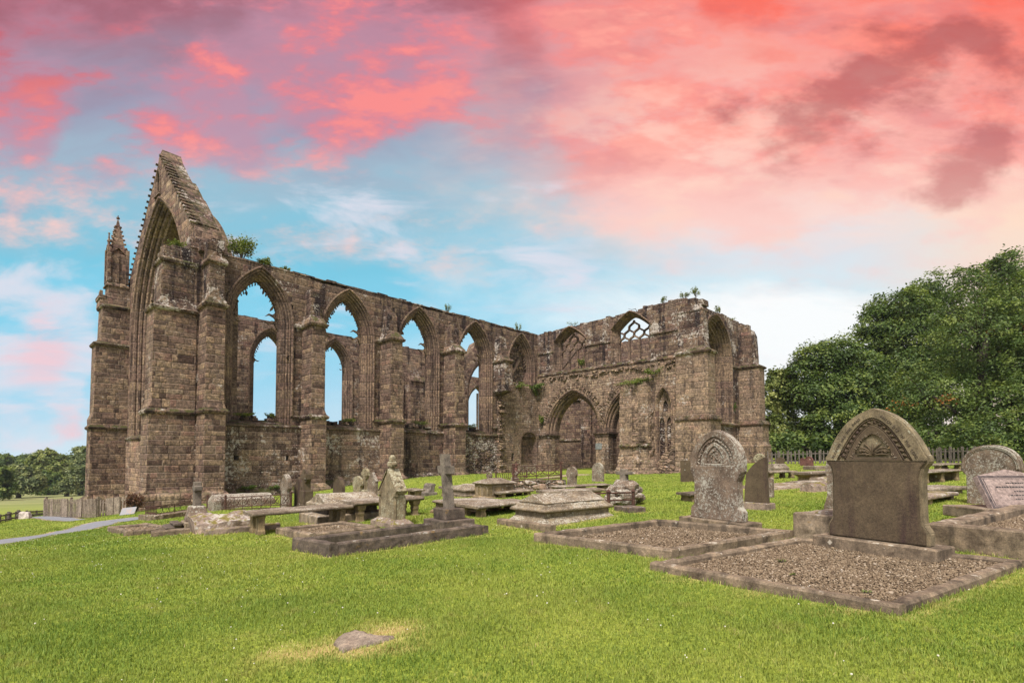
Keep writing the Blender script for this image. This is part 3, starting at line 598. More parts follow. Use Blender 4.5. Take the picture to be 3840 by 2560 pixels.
# choir wall towards the camera ------------------------------------------------
WC = [2.3, 8.05, 13.85, 19.65]; SPR, SILL = 9.6, 3.4
holes = [arch(c, SPR, 1.85, 3.1, base=SILL) for c in WC]
holes.append(arch(25.37, 9.6, 1.72, 3.1, base=8.15))
sq = lambda x, z, w=.11, h=.13: [(x - w, z - h), (x + w, z - h), (x + w, z + h), (x - w, z + h)]
holes += [sq(4.0, 1.28, .09, .15), sq(4.15, 10.75), sq(4.0, 7.6, .08, .08), sq(10.1, 5.6, .07, .07), sq(15.95, 5.7, .07, .07)]
low, high = 3.22, 0
top = jag(27.8, -.35, 12.93, .05, .9, 3, lambda a: 12.9 + .10 * math.sin(a * .7))
mb = MB(); mb.poly([(-1.1, low), (27.8, low)] + top + [(-1.1, 12.9)], holes, NW, 0, 1.27)
chw = mb.build('choir_wall', M_ASH, PR)
# the uppermost courses carry more lichen: a thin proud facing above the window heads is avoided; the parapet is its own part
mb = MB(); pz = jag(27.7, .05, 13.02, .07, .7, 5)
mb.poly([(.0, 12.93)] + [(27.75, 12.93)] + pz, [], NW, -.035, 1.2); mb.build('wall_head', M_TOP, PR)
for (a0, a1, mt) in ((-1.1, 4.9, M_LOW), (5.7, 10.55, M_LOW), (11.5, 16.3, M_ASH), (17.2, 22.3, M_RUBD)):
    mb = MB(); hl = [sq(1.07, 1.31, .14, .12), sq(4.0, 1.28, .09, .15)] if a0 < 0 else []
    mb.poly([(a0, -2.2), (a1, -2.2), (a1, 3.2), (a0, 3.2)], hl, NW, -.06, 1.2); mb.build('lower_wall', mt, PR)
    # battered plinth course along the foot
    zb = {-1.1: -.62, 5.7: -.32, 11.5: -.02, 17.2: .05}[a0]
    mb = MB(); mb.loft([[(a, 1.5 - o, z) for (o, z) in ((.36, -2.2), (.36, zb - .16), (.30, zb - .10), (.10, zb + .12), (-.05, zb + .2), (-.05, -2.2))] for a in np.linspace(a0, a1, 14)])
    mb.build('plinth', M_RUBD if a0 > 11 else M_STRING, PR, rough=.03, freq=2.5)
# sloping sills and the string below them
for k, (a0, a1) in enumerate(((.0, 4.87), (5.75, 10.5), (11.5, 16.25), (17.25, 22.3))):
    mb = MB(); c = WC[k]
    mb.loft([[(a, 1.5 + y, z + .03 * nz((a, 0, 0), 2) * (y > .1)) for (y, z) in ((-.17, 3.16), (-.17, 3.23), (-.06, 3.30), (.3, 3.44), (.9, 3.62), (1.3, 3.64), (1.3, 3.1), (-.02, 3.1))] for a in np.linspace(a0, a1, 24)])
    mb.build('sill', M_STRING, PR, rough=.02, freq=4)
    mb = MB(); rr = random.Random(k)
    for i in range(7):      # broken stones lying on the sill
        a = c + rr.uniform(-1.3, 1.3); s = rr.uniform(.10, .26); mb.box(a - s, a + s, 2.0 + rr.uniform(-.2, .3), 2.45, 3.55, 3.62 + rr.uniform(.05, .32), .03)
    mb.build('sill_rubble', M_TOP, PR, bevel=.02)
    for (x0, x1) in ((a0, c - 1.98), (c + 1.98, a1)):
        for sec in (((-.11, 3.78), (-.13, 3.86), (.0, 3.98), (.05, 3.98), (.05, 3.74), (-.02, 3.74)), ((-.12, 9.50), (-.14, 9.60), (.0, 9.74), (.05, 9.74), (.05, 9.46), (-.02, 9.46))):
            if x1 - x0 > .1: mb = MB(); mb.loft([[(a, 1.5 + y, z) for (y, z) in sec] for a in np.linspace(x0, x1, 4)]); mb.build('string_course', M_STRING, PR, rough=.012, freq=5)
for k, c in enumerate(WC):
    mb = MB(); sweep(mb, PROF, lambda n, c=c: arch(c, SPR, 1.85, 3.1, n, 14, 3.9 if n < 0 else SILL), NW)
    if k < 4:
        # hood only over the head: the jamb part of the outer roll is kept flush
        pass
    w = mb.build('window', M_MOULD, PR)
    mb = MB(); pth = arch(c, SPR, 1.85, 3.1, .52, 16)
    thorns(mb, pth, NW, .73, .135, k + 3, .06, .14, big=[(.015, .62, 1), (.985, .8, 1), (.93, .75, -1), (.90, .45, 1)][: (3 if k % 2 else 4)])
    mb.build('tracery', M_MOULD, w)
# blocked fifth window
mb = MB(); sweep(mb, PROF, lambda n: arch(25.37, 9.6, 1.72, 3.1, n, 14, 8.15), NW); w5 = mb.build('window', M_MOULD, PR)
mb = MB(); thorns(mb, arch(25.37, 9.6, 1.72, 3.1, .50, 16)[15:], NW, .5, .22, 11, .05, .14); mb.build('tracery', M_MOULD, w5)
mb = MB(); mb.poly(arch(25.37, 9.6, 1.70, 3.1, .0, 14, 8.0), [], NW, .85, 1.15); mb.build('window_blocking', M_RUB, w5)
mb = MB(); mb.obox((24.9, 2.1, 9.4), (.9, 0, 1.2), (0, .25, 0), (.07, 0, -.05)); mb.build('roof_scar', M_MOULD, w5)
# lower rubble of the last bay with the niche
def nich(cx, z0, hw, rise, spr): return arch(cx, spr, hw, rise, 0, 8, z0)
mb = MB(); mb.poly([(22.25, -1.5), (27.75, -1.5), (27.75, 8.0)] + jag(27.6, 23.0, 8.0, .2, .6, 8) + [(22.9, 6.9), (22.3, 6.7), (22.25, 6.0)], [nich(26.35, -.7, 1.12, .95, 2.65), nich(24.15, 1.0, .17, .2, 1.5)], NW, -.10, .9)
mb.build('lower_wall', M_CRUB, PR)
mb = MB(); mb.poly([(25.0, -1.4), (27.7, -1.4), (27.7, 3.9), (25.0, 3.9)], [], NW, .45, .8); mb.build('niche_back', M_WEST, PR)
mb = MB(); sweep(mb, [(-.16, -.10), (-.16, -.14), (0, -.14), (.06, -.06), (.06, .45)], lambda n: arch(26.35, 2.65, 1.12, .95, n, 10, -.6), NW); mb.build('niche_arch', M_MOULD, PR)
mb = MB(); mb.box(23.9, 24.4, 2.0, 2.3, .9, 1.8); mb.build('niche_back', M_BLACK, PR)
mb = MB()    # ragged toothing where a chapel was torn away
rr = random.Random(4); z = -1.2
while z < 6.6:
    hgt = rr.uniform(.16, .34); w = rr.uniform(.3, .85); mb.box(22.25, 22.25 + w, 1.5 - rr.uniform(.18, .55), 1.6, z, z + hgt - .015, .025); z += hgt
mb.build('torn_toothing', M_RUB, PR, bevel=.02)

# buttresses of the choir -------------------------------------------------------
def string_ring(mb, x0, x1, y0, y1, z, o=.13, h=.18, up=.14):
    mb.rects([(z - h, x0, x1, y0, y1), (z - h * .75, x0 - o * .7, x1 + o * .7, y0 - o * .7, y1), (z - h * .2, x0 - o, x1 + o, y0 - o, y1), (z, x0 - o, x1 + o, y0 - o, y1), (z + up, x0, x1, y0, y1)])
def strings(parent, *args):
    for q in args: mb = MB(); string_ring(mb, *q); mb.build('string_course', M_STRING, parent, rough=.012, freq=5, sub=.4)
def buttress(a0, a1, zp, topz, corner=False):
    mb = MB(); yb = 1.62
    mb.rects([(-2.4, a0 - .24, a1 + .24, -.26, yb), (zp - .05, a0 - .24, a1 + .24, -.26, yb), (zp + .04, a0 - .2, a1 + .2, -.22, yb), (zp + .24, a0, a1, 0, yb), (3.80, a0, a1, 0, yb), (3.95, a0 - .02, a1 + .02, .0, yb), (4.3, a0 + .02, a1 - .07, .10, yb), (9.62, a0 + .04, a1 - .09, .10, yb)])
    b = mb.build('buttress', M_BUT, PR, bevel=.015)
    strings(b, (a0, a1, 0, 1.5, 3.86), (a0 + .04, a1 - .09, .1, 1.5, 9.66, .16, .2, .1))
    mb = MB()
    if corner:
        mb.rects([(9.66, a0 - .04, a1 + .04, .02, yb), (10.1, a0 + .16, a1 - .1, .30, yb), (11.95, a0 + .18, a1 - .1, .30, yb)])
        mb.build('upper_stage', M_TOP, b, bevel=.015); mb = MB(); string_ring(mb, a0 + .18, a1 - .1, .3, 1.5, 12.06, .14, .18, .3); mb.build('string_course', M_STRING, b, rough=.03, freq=4, sub=.3)
        mb = MB(); mb.box(a0 + .3, a1 - .12, .72, yb, 12.0, 13.0, .04); mb.box(a0 + .12, a0 + .62, .6, yb, 12.2, 13.3, .04); mb.box(a0 + .5, a1 + .05, 1.0, 1.9, 12.9, 13.62, .05); mb.box(a0 - .1, a0 + .55, 1.1, 2.2, 12.7, 13.25, .05); mb.box(-1.5, .1, 1.5, 2.6, 12.85, 13.5, .06)
        mb.build('ragged_head', M_TOP, b, bevel=.03)
    else:
        mb.rects([(9.66, a0 - .06, a1 + .02, -.02, yb), (9.80, a0, a1 - .04, .06, yb), (10.3, a0 + .12, a1 - .16, .62, yb)])
        mb.build('weathering', M_STRING, b, rough=.05, freq=4, sub=.25, fine=.02)
        mb = MB(); mb.rects([(9.9, a0 + .14, a1 - .17, .62, yb), (topz - .4, a0 + .16, a1 - .19, .66, yb), (topz, a0 + .2, a1 - .25, .9, yb)])
        rr = random.Random(int(a0 * 10))
        for i in range(6): x = rr.uniform(a0 + .15, a1 - .5); y = rr.uniform(.75, 1.2); mb.box(x, x + rr.uniform(.2, .4), y, yb, topz - .3, topz + rr.uniform(-.1, .3), .03)
        mb.build('upper_stage', M_TOP, b, bevel=.02)
    return b
buttress(-1.0, .04, -.68, 12, True); buttress(4.82, 5.8, -.52, 11.85); buttress(10.5, 11.55, -.12, 11.8); buttress(16.25, 17.32, .0, 11.85)
# the half buttress hanging over the torn chapel
mb = MB(); mb.rects([(6.7, 22.0, 22.6, 1.1, 1.62), (7.0, 21.8, 22.78, .1, 1.62), (9.6, 21.82, 22.76, .1, 1.62)]); b = mb.build('buttress', M_TOP, PR, bevel=.02)
mb = MB(); string_ring(mb, 21.82, 22.76, .1, 1.5, 9.64); mb.build('string_course', M_STRING, b, rough=.03, freq=4, sub=.3)
mb = MB(); mb.rects([(9.66, 21.8, 22.75, .1, 1.62), (10.2, 21.95, 22.6, .6, 1.62), (11.6, 21.97, 22.55, .7, 1.62), (11.9, 22.1, 22.5, .95, 1.62)]); mb.build('upper_stage', M_TOP, b, rough=.05, sub=.3)

# east end: angle buttresses, gable, pinnacle -------------------------------------
def east_but(x0, b0, b1, zp, name, z2, z3, far=False):
    """buttress projecting east (towards -x) from x1 to x0"""
    x1 = x0 + 2.15
    mb = MB(); mb.rects([(-3.2, x0 - .28, x1, b0 - .26, b1 + .26), (zp - .05, x0 - .28, x1, b0 - .26, b1 + .26), (zp + .04, x0 - .22, x1, b0 - .2, b1 + .2), (zp + .24, x0, x1, b0, b1), (3.55, x0 + .02, x1, b0, b1), (3.95, x0 + .0, x1, b0, b1), (4.3, x0 + .13, x1, b0 + .02, b1 - .02), (z2, x0 + .16, x1, b0 + .03, b1 - .03)])
    b = mb.build('buttress', M_BUT, PR, bevel=.015)
    s1 = 3.78 if not far else 3.40
    strings(b, (x0, x1 - .1, b0, b1, s1), (x0 + .16, x1 - .1, b0 + .03, b1 - .03, z2 + .05, .16, .2, .1))
    mb = MB(); mb.rects([(z2 + .04, x0 + .1, x1, b0 - .02, b1), (z2 + .5, x0 + .44, x1, b0 + .08, b1 - .05), (z3, x0 + .48, x1, b0 + .08, b1 - .05)]); mb.build('upper_stage', M_TOP if not far else M_BUT, b, bevel=.015)
    mb = MB(); string_ring(mb, x0 + .48, x1 - .1, b0 + .08, b1 - .05, z3 + .12, .15, .2, .12); mb.build('string_course', M_STRING, b, rough=.02, freq=5, sub=.4)
    return b
nb = east_but(-3.22, 1.44, 3.1, -.62, 'ne', 9.3, 11.85)
mb = MB(); rr = random.Random(9)
for (x, x2, y, y2, z) in ((-2.72, -1.9, 1.6, 2.9, 12.55), (-2.3, -1.5, 1.62, 2.8, 12.85), (-1.9, -1.0, 1.55, 3.0, 12.75), (-1.5, -.7, 1.5, 2.6, 13.1), (-2.66, -2.3, 1.7, 2.2, 12.75), (-1.2, -.4, 1.6, 3.0, 13.6)): mb.box(x, x2, y, y2, 11.9, z, .05)
mb.build('ragged_head', M_TOP, nb, bevel=.04, rough=.03, sub=.4)
sb = east_but(-3.98, 14.2, 15.9, -1.55, 'se', 9.15, 11.75, True)
mb = MB()   # gablet and stool of the pinnacle
mb.rects([(11.8, -3.66, -1.95, 14.22, 15.8), (12.45, -3.62, -1.95, 14.24, 15.8), (12.62, -3.2, -1.95, 14.3, 15.7), (13.4, -3.2, -1.95, 14.3, 15.6)]); mb.box(-3.72, -3.3, 14.2, 15.8, 12.3, 12.55, .03); mb.box(-3.62, -3.45, 14.6, 15.3, 12.5, 12.95, .03)
mb.build('upper_stage', M_BUT, sb, bevel=.02)
pin = MB(); xc, yc = -2.68, 14.9
pin.rects([(13.30, xc - .66, xc + .66, yc - .66, yc + .66), (13.42, xc - .66, xc + .66, yc - .66, yc + .66), (13.6, xc - .54, xc + .54, yc - .54, yc + .54), (15.7, xc - .52, xc + .52, yc - .52, yc + .52)])
pin = pin.build('pinnacle', M_GAB, PR, bevel=.02)
mb = MB()
for sx in (-1, 0, 1):
    for sy in (-1, 0, 1):
        if sx or sy:
            if sx and sy: mb.box(xc + sx * .52 - .1, xc + sx * .52 + .1, yc + sy * .52 - .1, yc + sy * .52 + .1, 13.6, 16.05, .01)
            else: mb.box(xc + sx * .53 - .06, xc + sx * .53 + .06, yc + sy * .53 - .06, yc + sy * .53 + .06, 13.6, 15.7)
for sx, sy in ((1, 0), (-1, 0), (0, 1), (0, -1)):
    for t in (-1, 1):
        c = Vector((xc + sx * .5 + sy * .26 * t, yc + sy * .5 + sx * .26 * t, 15.95)); mb.obox(c, (Vector((sy, sx, 0)) * .26 * t + Vector((0, 0, -.26))) , Vector((sx, sy, 0)) * .1, Vector((0, 0, .11)))
mb.build('pinnacle_shafts', M_GAB, pin)
mb = MB(); mb.rects([(15.6, xc - .46, xc + .46, yc - .46, yc + .46), (16.1, xc - .40, xc + .40, yc - .40, yc + .40), (18.15, xc - .06, xc + .06, yc - .06, yc + .06), (18.25, xc - .05, xc + .05, yc - .05, yc + .05)])
mb.sphere((xc, yc, 18.42), .11, 7, 5); mb.box(xc - .025, xc + .025, yc - .025, yc + .025, 18.4, 18.62)
for i in range(6):
    z = 16.2 + i * .31; r = .40 * (1 - (z - 16.1) / 2.05) + .06
    for sx in (-1, 1):
        for sy in (-1, 1): mb.sphere((xc + sx * r, yc + sy * r, z), .085, 6, 4)
mb.build('spire', M_GAB, pin)
mb = MB(); mb.tube([(xc - .55, yc - .5, 15.7), (xc - .55, yc - .5, 16.4), (xc - .55, yc - .5, 16.95)], [.11, .08, .035], 6); mb.sphere((xc - .55, yc - .5, 17.0), .07, 6, 4); mb.sphere((xc - .55, yc - .5, 16.45), .12, 6, 4); mb.build('corner_finial', M_GAB, pin)

skew = math.atan2(12.7, -.75)
EL = (-1.2, 1.5, 0)
def EW(s, z, d): return (s, -d, z)
gm = 6.6; hw_e, spr_e, rise_e, sill_e = 5.35, 9.6, 8.3, 2.65
zl = lambda s: 20.85 - abs(s - 6.55) * 1.035
out = [(0.05, -3.2), (13.15, -3.2), (13.15, 12.2), (13.5, 13.2)] + [(s, zl(s)) for s in np.linspace(13.4, 7.2, 12)] + [(6.9, 20.75), (6.3, 20.95), (5.9, 20.35)] + [(s, zl(s)) for s in np.linspace(5.8, .35, 12)] + [(.1, 14.0), (.0, 13.4)]
mb = MB(); mb.poly(out, [arch(gm, spr_e, hw_e, rise_e, 0, 20, sill_e), arch(6.95, 19.05, .42, .85, 0, 8, 18.25)], EW, 0, lambda p: 1.05 + (.35 if p[1] < 17.5 and p[0] < 6 else 0))
gab = mb.build('gable_wall', M_GAB, PR, loc=EL, rz=skew)
PE = [(-.10, .0), (-.10, -.09), (.0, -.08), (.05, .03), (.13, .02), (.20, .07), (.24, .17), (.21, .27), (.30, .25), (.40, .30), (.44, .42), (.40, .50), (.52, .50), (.62, .56), (.66, .70), (.74, .72), (.82, .78), (.84, 1.05), (.84, 2.7), (.5, 2.75), (-.1, 2.75), (-.1, 1.0)]
mb = MB(); sweep(mb, PE, lambda n: arch(gm, spr_e, hw_e, rise_e, n, 24, sill_e + (.3 if n < 0 else 0)), EW); ew = mb.build('great_window', M_MOULD, gab)
mb = MB(); rr = random.Random(5)   # stubs of the lost tracery
for side in (-1, 1):
    z = 3.4
    while z < 15.5:
        half = hw_e - .84 if z < spr_e else max(0.2, math.sqrt(max(0, (9.11 - .84) ** 2 - (z - spr_e) ** 2)) - (9.11 - hw_e))
        if z > 8 or rr.random() < .35:
            x = gm + side * half; l = rr.uniform(.12, .42); mb.box(min(x, x - side * l), max(x, x - side * l), -.95, -.68, z, z + rr.uniform(.08, .22), .03)
        z += rr.uniform(.35, .8)
mb.build('tracery', M_MOULD, ew)
mb = MB(); sweep(mb, [(-.1, .0), (-.1, -.06), (0, -.06), (.05, .05), (.06, .25)], lambda n: arch(6.95, 19.05, .42, .85, n, 8, 18.25), EW); mb.poly(arch(6.95, 19.05, .40, .8, 0, 8, 18.2), [], EW, .22, .3); mb.box(6.4, 7.5, -.02, .12, 18.12, 18.25); mb.build('lancet', M_MOULD, gab)
for side, s0, s1 in ((1, 6.2, .25), (-1, 7.0, 13.3)):
    n = 21; mb = MB()
    for i in range(n):
        s = s0 + (s1 - s0) * (i + .5) / n; z = zl(s); ln = abs(s1 - s0) / n * .62
        d = Vector((-side, 0, -1.035)).normalized(); nn = Vector((-side * 1.035, 0, 1)).normalized()
        mb.obox(Vector((s, .10 - .18, z + .02)) + nn * .02, d * ln * (.62 if side > 0 else .45), Vector((0, .30 if side > 0 else .20, 0)), nn * (.075 if side > 0 else .045) + d * .02)
    mb.build('stepped_coping', M_TOP, gab, bevel=.015)
mb = MB()
for i in range(12):
    s = 5.9 - i * .48; mb.obox((s, -.72, zl(s) + .0), (.25, 0, .26), (0, .36 + .2 * (s < 4), 0), (-.05, 0, .05))
mb.build('gable_weathering', M_TOP, gab, rough=.03, sub=.3)
mb = MB(); mb.loft([[(s, y, z) for (y, z) in ((.15, sill_e - .1), (.17, sill_e - .02), (.0, sill_e + .12), (-1.2, sill_e + .5), (-1.2, sill_e - .3), (.02, sill_e - .2))] for s in np.linspace(.4, 12.9, 20)]); mb.build('sill', M_STRING, gab, rough=.03, freq=3)
mb = MB(); mb.poly([(1.6, -3.2), (12.7, -3.2), (12.7, sill_e - .05), (1.6, sill_e - .05)], [], EW, -.05, .4); mb.build('lower_wall', M_EAST, gab)
# far choir wall -----------------------------------------------------------------
hs = [arch(c, 9.6, 1.7, 2.75, base=3.8) for c in WC]
top = jag(26.5, -1.9, 12.95, .10, .8, 21, lambda a: 12.98 if a < 14 else 12.9)
mb = MB(); mb.poly([(-1.9, -3), (26.5, -3)] + top, hs, SW, 0, 1.2); sw = mb.build('far_wall', M_SOUTH, PR)
PS = [(-.12, -.02), (-.12, -.10), (0, -.06), (.05, .05), (.15, .03), (.2, .2), (.3, .2), (.36, .4), (.45, .45), (.45, .9), (.3, 1.25)]
for c in WC:
    mb = MB(); sweep(mb, PS, lambda n: arch(c, 9.6, 1.7, 2.75, n, 12, 3.8), SW); w = mb.build('window', M_MOULD, sw)
    mb = MB(); thorns(mb, arch(c, 9.6, 1.7, 2.75, .45, 16), SW, .5, .15, int(c) + 40, .15, .12, big=[(.03, .5, 1), (.97, .5, 1), (.9, .45, -1)]); mb.build('tracery', M_MOULD, w)
mb = MB(); mb.loft([[(a, 14.7 - o, z) for (o, z) in ((.6, -3), (.6, 9.3), (.45, 9.4), (.0, 9.95), (-.1, 9.95), (-.1, -3))] for a in np.linspace(22.0, 26.4, 6)]); mb.build('thick_wall', M_SOUTH, sw)
mb = MB(); mb.loft([[(a, 14.7 - o, z) for (o, z) in ((.72, 9.25), (.72, 9.36), (.5, 9.5), (.4, 9.3))] for a in np.linspace(22.0, 26.4, 6)]); mb.build('string_course', M_STRING, sw)
# crossing arch, south transept end, nave gable -------------------------------------
mb = MB(); mb.poly([(26.8, -1), (29.3, -1), (29.3, 0), (40, 0), (40, -1), (42, -1), (42, 14.2), (36.5, 15.0), (33.0, 15.6), (31.6, 14.8), (31.2, 14.0), (30.4, 13.2), (29.4, 12.6), (26.8, 12.4)], [arch(34.9, 8.9, 4.55, 4.9, 0, 16, .2)], SW, 0, 1.1); cr = mb.build('crossing_wall', M_SOUTH, PR)
mb = MB(); sweep(mb, [(-.1, -.1), (0, -.1), (.1, .05), (.25, .05), (.3, .3), (.5, .3), (.55, .6), (.55, 1.0)], lambda n: arch(34.9, 8.9, 4.55, 4.9, n, 18, .2), SW); mb.build('crossing_arch', M_MOULD, cr)
mb = MB(); mb.poly([(30, -1), (46, -1), (46, 12.3), (42, 12.7), (38, 12.75), (30, 12.2)], [arch(40.9, 8.2, 2.4, 3.6, 0, 12, 2)], lambda a, z, d: (a, 24 + d, z), 0, 1.1); mb.build('end_wall', M_SOUTH, PR)
mb = MB(); sweep(mb, PS, lambda n: arch(40.9, 8.2, 2.4, 3.6, n, 12, 2), lambda a, z, d: (a, 24 + d, z)); mb.box(40.8, 41.0, 24.4, 24.6, 2, 10.5); mb.build('window', M_MOULD, PR)
mb = MB(); mb.poly([(-2, 0), (12.5, 0), (12.5, 12), (5.2, 17.0), (-2, 12)], [], lambda b, z, d: (44 + d, b, z), 0, .8); mb.build('nave_gable', M_SOUTH, PR)
# ------------------------------------------------------------------ north transept
WA = [(-2.3, 9.25, 11.95, 1.72, 1.12), (-8.55, 9.3, 12.05, 1.75, 1.2)]     # centre, sill, spring, half width, rise
def tw_out(c, sl, sp, hw, rs, n=0, N=10): return arch(c, sp, hw, rs, n, N, sl, True, 1.4)
tz = lambda b: 13.05 - (b - 1.6) * .022 + (.14 if b < -10 else 0)
tp = jag(-13.4, 1.6, 13.1, .10, .42, 31, tz)
mb = MB(); mb.poly([(1.55, 9.0), (-13.75, 9.0), (-13.75, 12.6)] + tp + [(1.55, 12.98)], [tw_out(*w) for w in WA], TE, 0, 1.15); tu = mb.build('transept_wall', M_TOP, PR)
# lower, rubble faced wall with the two open arches
A1, A2 = -2.72, -8.98
def bigarch(c, n, N=14, base=None): return arch(c, 3.42, 3.02, 3.95, n, N, base)
h1 = [(A1 - 2.48, -.6), (A1 - 2.48, 3.42)] + bigarch(A1, 0) + [(A1 + 2.48, 3.42), (A1 + 2.48, -.6)]
h2f = [p for p in bigarch(A2, 0, 24) if p[0] > -9.0]
h2 = [(-9.0, -.6)] + [(-9.0, h2f[0][1])] + h2f + [(A2 + 2.48, 3.42), (A2 + 2.48, -.6)]
wc = arch(-11.5, 5.2, .62, 1.5, 0, 8, 1.2)
mb = MB(); mb.poly([(1.5, -1.6), (1.5, 8.85)] + jag(1.4, -13.7, 8.9, .06, .5, 13) + [(-13.75, 8.8), (-13.75, -1.6)], [h1, h2, wc], TE, -.12, .45)
tl = mb.build('lower_wall', M_CRUB, PR)
b2 = [(A1 - 2.48, -.6)] + arch(A1, 3.42, 2.48, 3.3, 0, 14) + [(A1 + 2.48, -.6)]
b3 = [(-9.0, -.6), (-9.0, 6.6)] + [p for p in arch(A2, 3.42, 2.48, 3.3, 0, 24) if p[0] > -8.9] + [(A2 + 2.48, -.6)]
mb = MB(); mb.poly([(1.5, -1.6), (1.5, 9.0), (-13.75, 9.0), (-13.75, -1.6)], [b2, b3], TE, .5, 1.1); mb.build('wall_core', M_WEST, PR)
PA = [(-.04, -.12), (-.04, -.17), (.04, -.17), (.08, -.08), (.16, -.08), (.20, .05), (.19, .12), (.26, .10), (.34, .14), (.37, .28), (.36, .36), (.44, .34), (.52, .40), (.56, .52), (.56, 1.0), (.45, 1.12)]
mb = MB(); sweep(mb, PA, lambda n: bigarch(A1, n, 18), TE); mb.build('arch', M_MOULD, PR)
mb = MB(); sweep(mb, PA, lambda n: [p for p in bigarch(A2, n, 24) if p[0] > -8.98][-22:], TE); mb.build('arch', M_MOULD, PR)
# rough relieving voussoirs fanning over the arch
mb = MB(); rr = random.Random(3)
for A, rng_ in ((A1, np.linspace(.25, 2.9, 46)), (A2, np.linspace(1.85, 2.9, 16))):
    pts = bigarch(A, -.22, 40); 
    for t in rng_:
        i = int(t / 3.14159 * 80); i = min(max(i, 1), 79); p = Vector(pts[i]); tg = (Vector(pts[min(i + 1, 80)]) - Vector(pts[i - 1])).normalized(); nn = Vector((-tg.y, tg.x))
        l = rr.uniform(.28, .5); c = p + nn * l * .5
        mb.obox((27.60 - rr.uniform(0, .05), c.x, c.y), (.05, 0, 0), (0, nn.x * l * .5, nn.y * l * .5), (0, tg.x * .045, tg.y * .045))
mb.build('relieving_arch', M_RUB, PR)
for bc, w in ((.42, .62), (-5.85, .65)):     # piers with moulded capitals
    mb = MB(); d0 = 27.50
    mb.rects([(-1.5, d0 - .06, 28.85, bc - w - .08, bc + w + .08), (.05, d0 - .06, 28.85, bc - w - .08, bc + w + .08), (.14, d0, 28.83, bc - w, bc + w), (3.12, d0, 28.83, bc - w, bc + w)]); p = mb.build('pier', M_TRB, PR, bevel=.05)
    mb = MB(); mb.rects([(3.05, d0 - .02, 28.85, bc - w - .02, bc + w + .02), (3.12, d0 - .08, 28.85, bc - w - .08, bc + w + .08), (3.2, d0 - .04, 28.85, bc - w - .04, bc + w + .04), (3.32, d0 - .16, 28.85, bc - w - .16, bc + w + .16), (3.46, d0 - .17, 28.85, bc - w - .17, bc + w + .17)]); mb.build('capital', M_STRING, p)
# strings of the upper wall
mb = MB()
mb.loft([[(27.7 + x, b, z + .02 * nz((b, 1, 0), 1.5)) for (x, z) in ((-.20, 8.92), (-.22, 9.02), (-.10, 9.12), (.02, 9.2), (.05, 8.9), (-.1, 8.86))] for b in np.linspace(1.35, -12.8, 60)])
mb.build('string_course', M_STRING, tu, rough=.03, freq=4)
for (b0, b1) in ((1.4, -.5), (-4.1, -6.75), (-10.4, -12.9)):
    mb = MB(); mb.loft([[(27.7 + x, b, z) for (x, z) in ((-.10, 11.05), (-.11, 11.12), (-.03, 11.18), (.02, 11.2), (.03, 11.0))] for b in np.linspace(b0, b1, 8)]); mb.build('string_course', M_STRING, tu, rough=.02, freq=4)
mb = MB(); rr = random.Random(12)
for i in range(70):   # ragged core stones where the aisle roof met the wall
    b = rr.uniform(-12.6, 1.0); z = 8.75 - abs(rr.gauss(0, .22)); s = rr.uniform(.06, .18); mb.obox((27.62 - rr.uniform(-.02, .10), b, z), (.14, 0, 0), (0, s, rr.uniform(-.03, .03)), (0, 0, s * rr.uniform(.4, .7)))
mb.build('core_stones', M_RUB, tl, bevel=.02)
PT = [(-.16, .02), (-.16, -.10), (-.08, -.13), (.0, -.06), (.02, .06), (.05, .12), (.30, .50), (.31, .60), (.36, .62), (.36, .86), (.25, 1.0)]
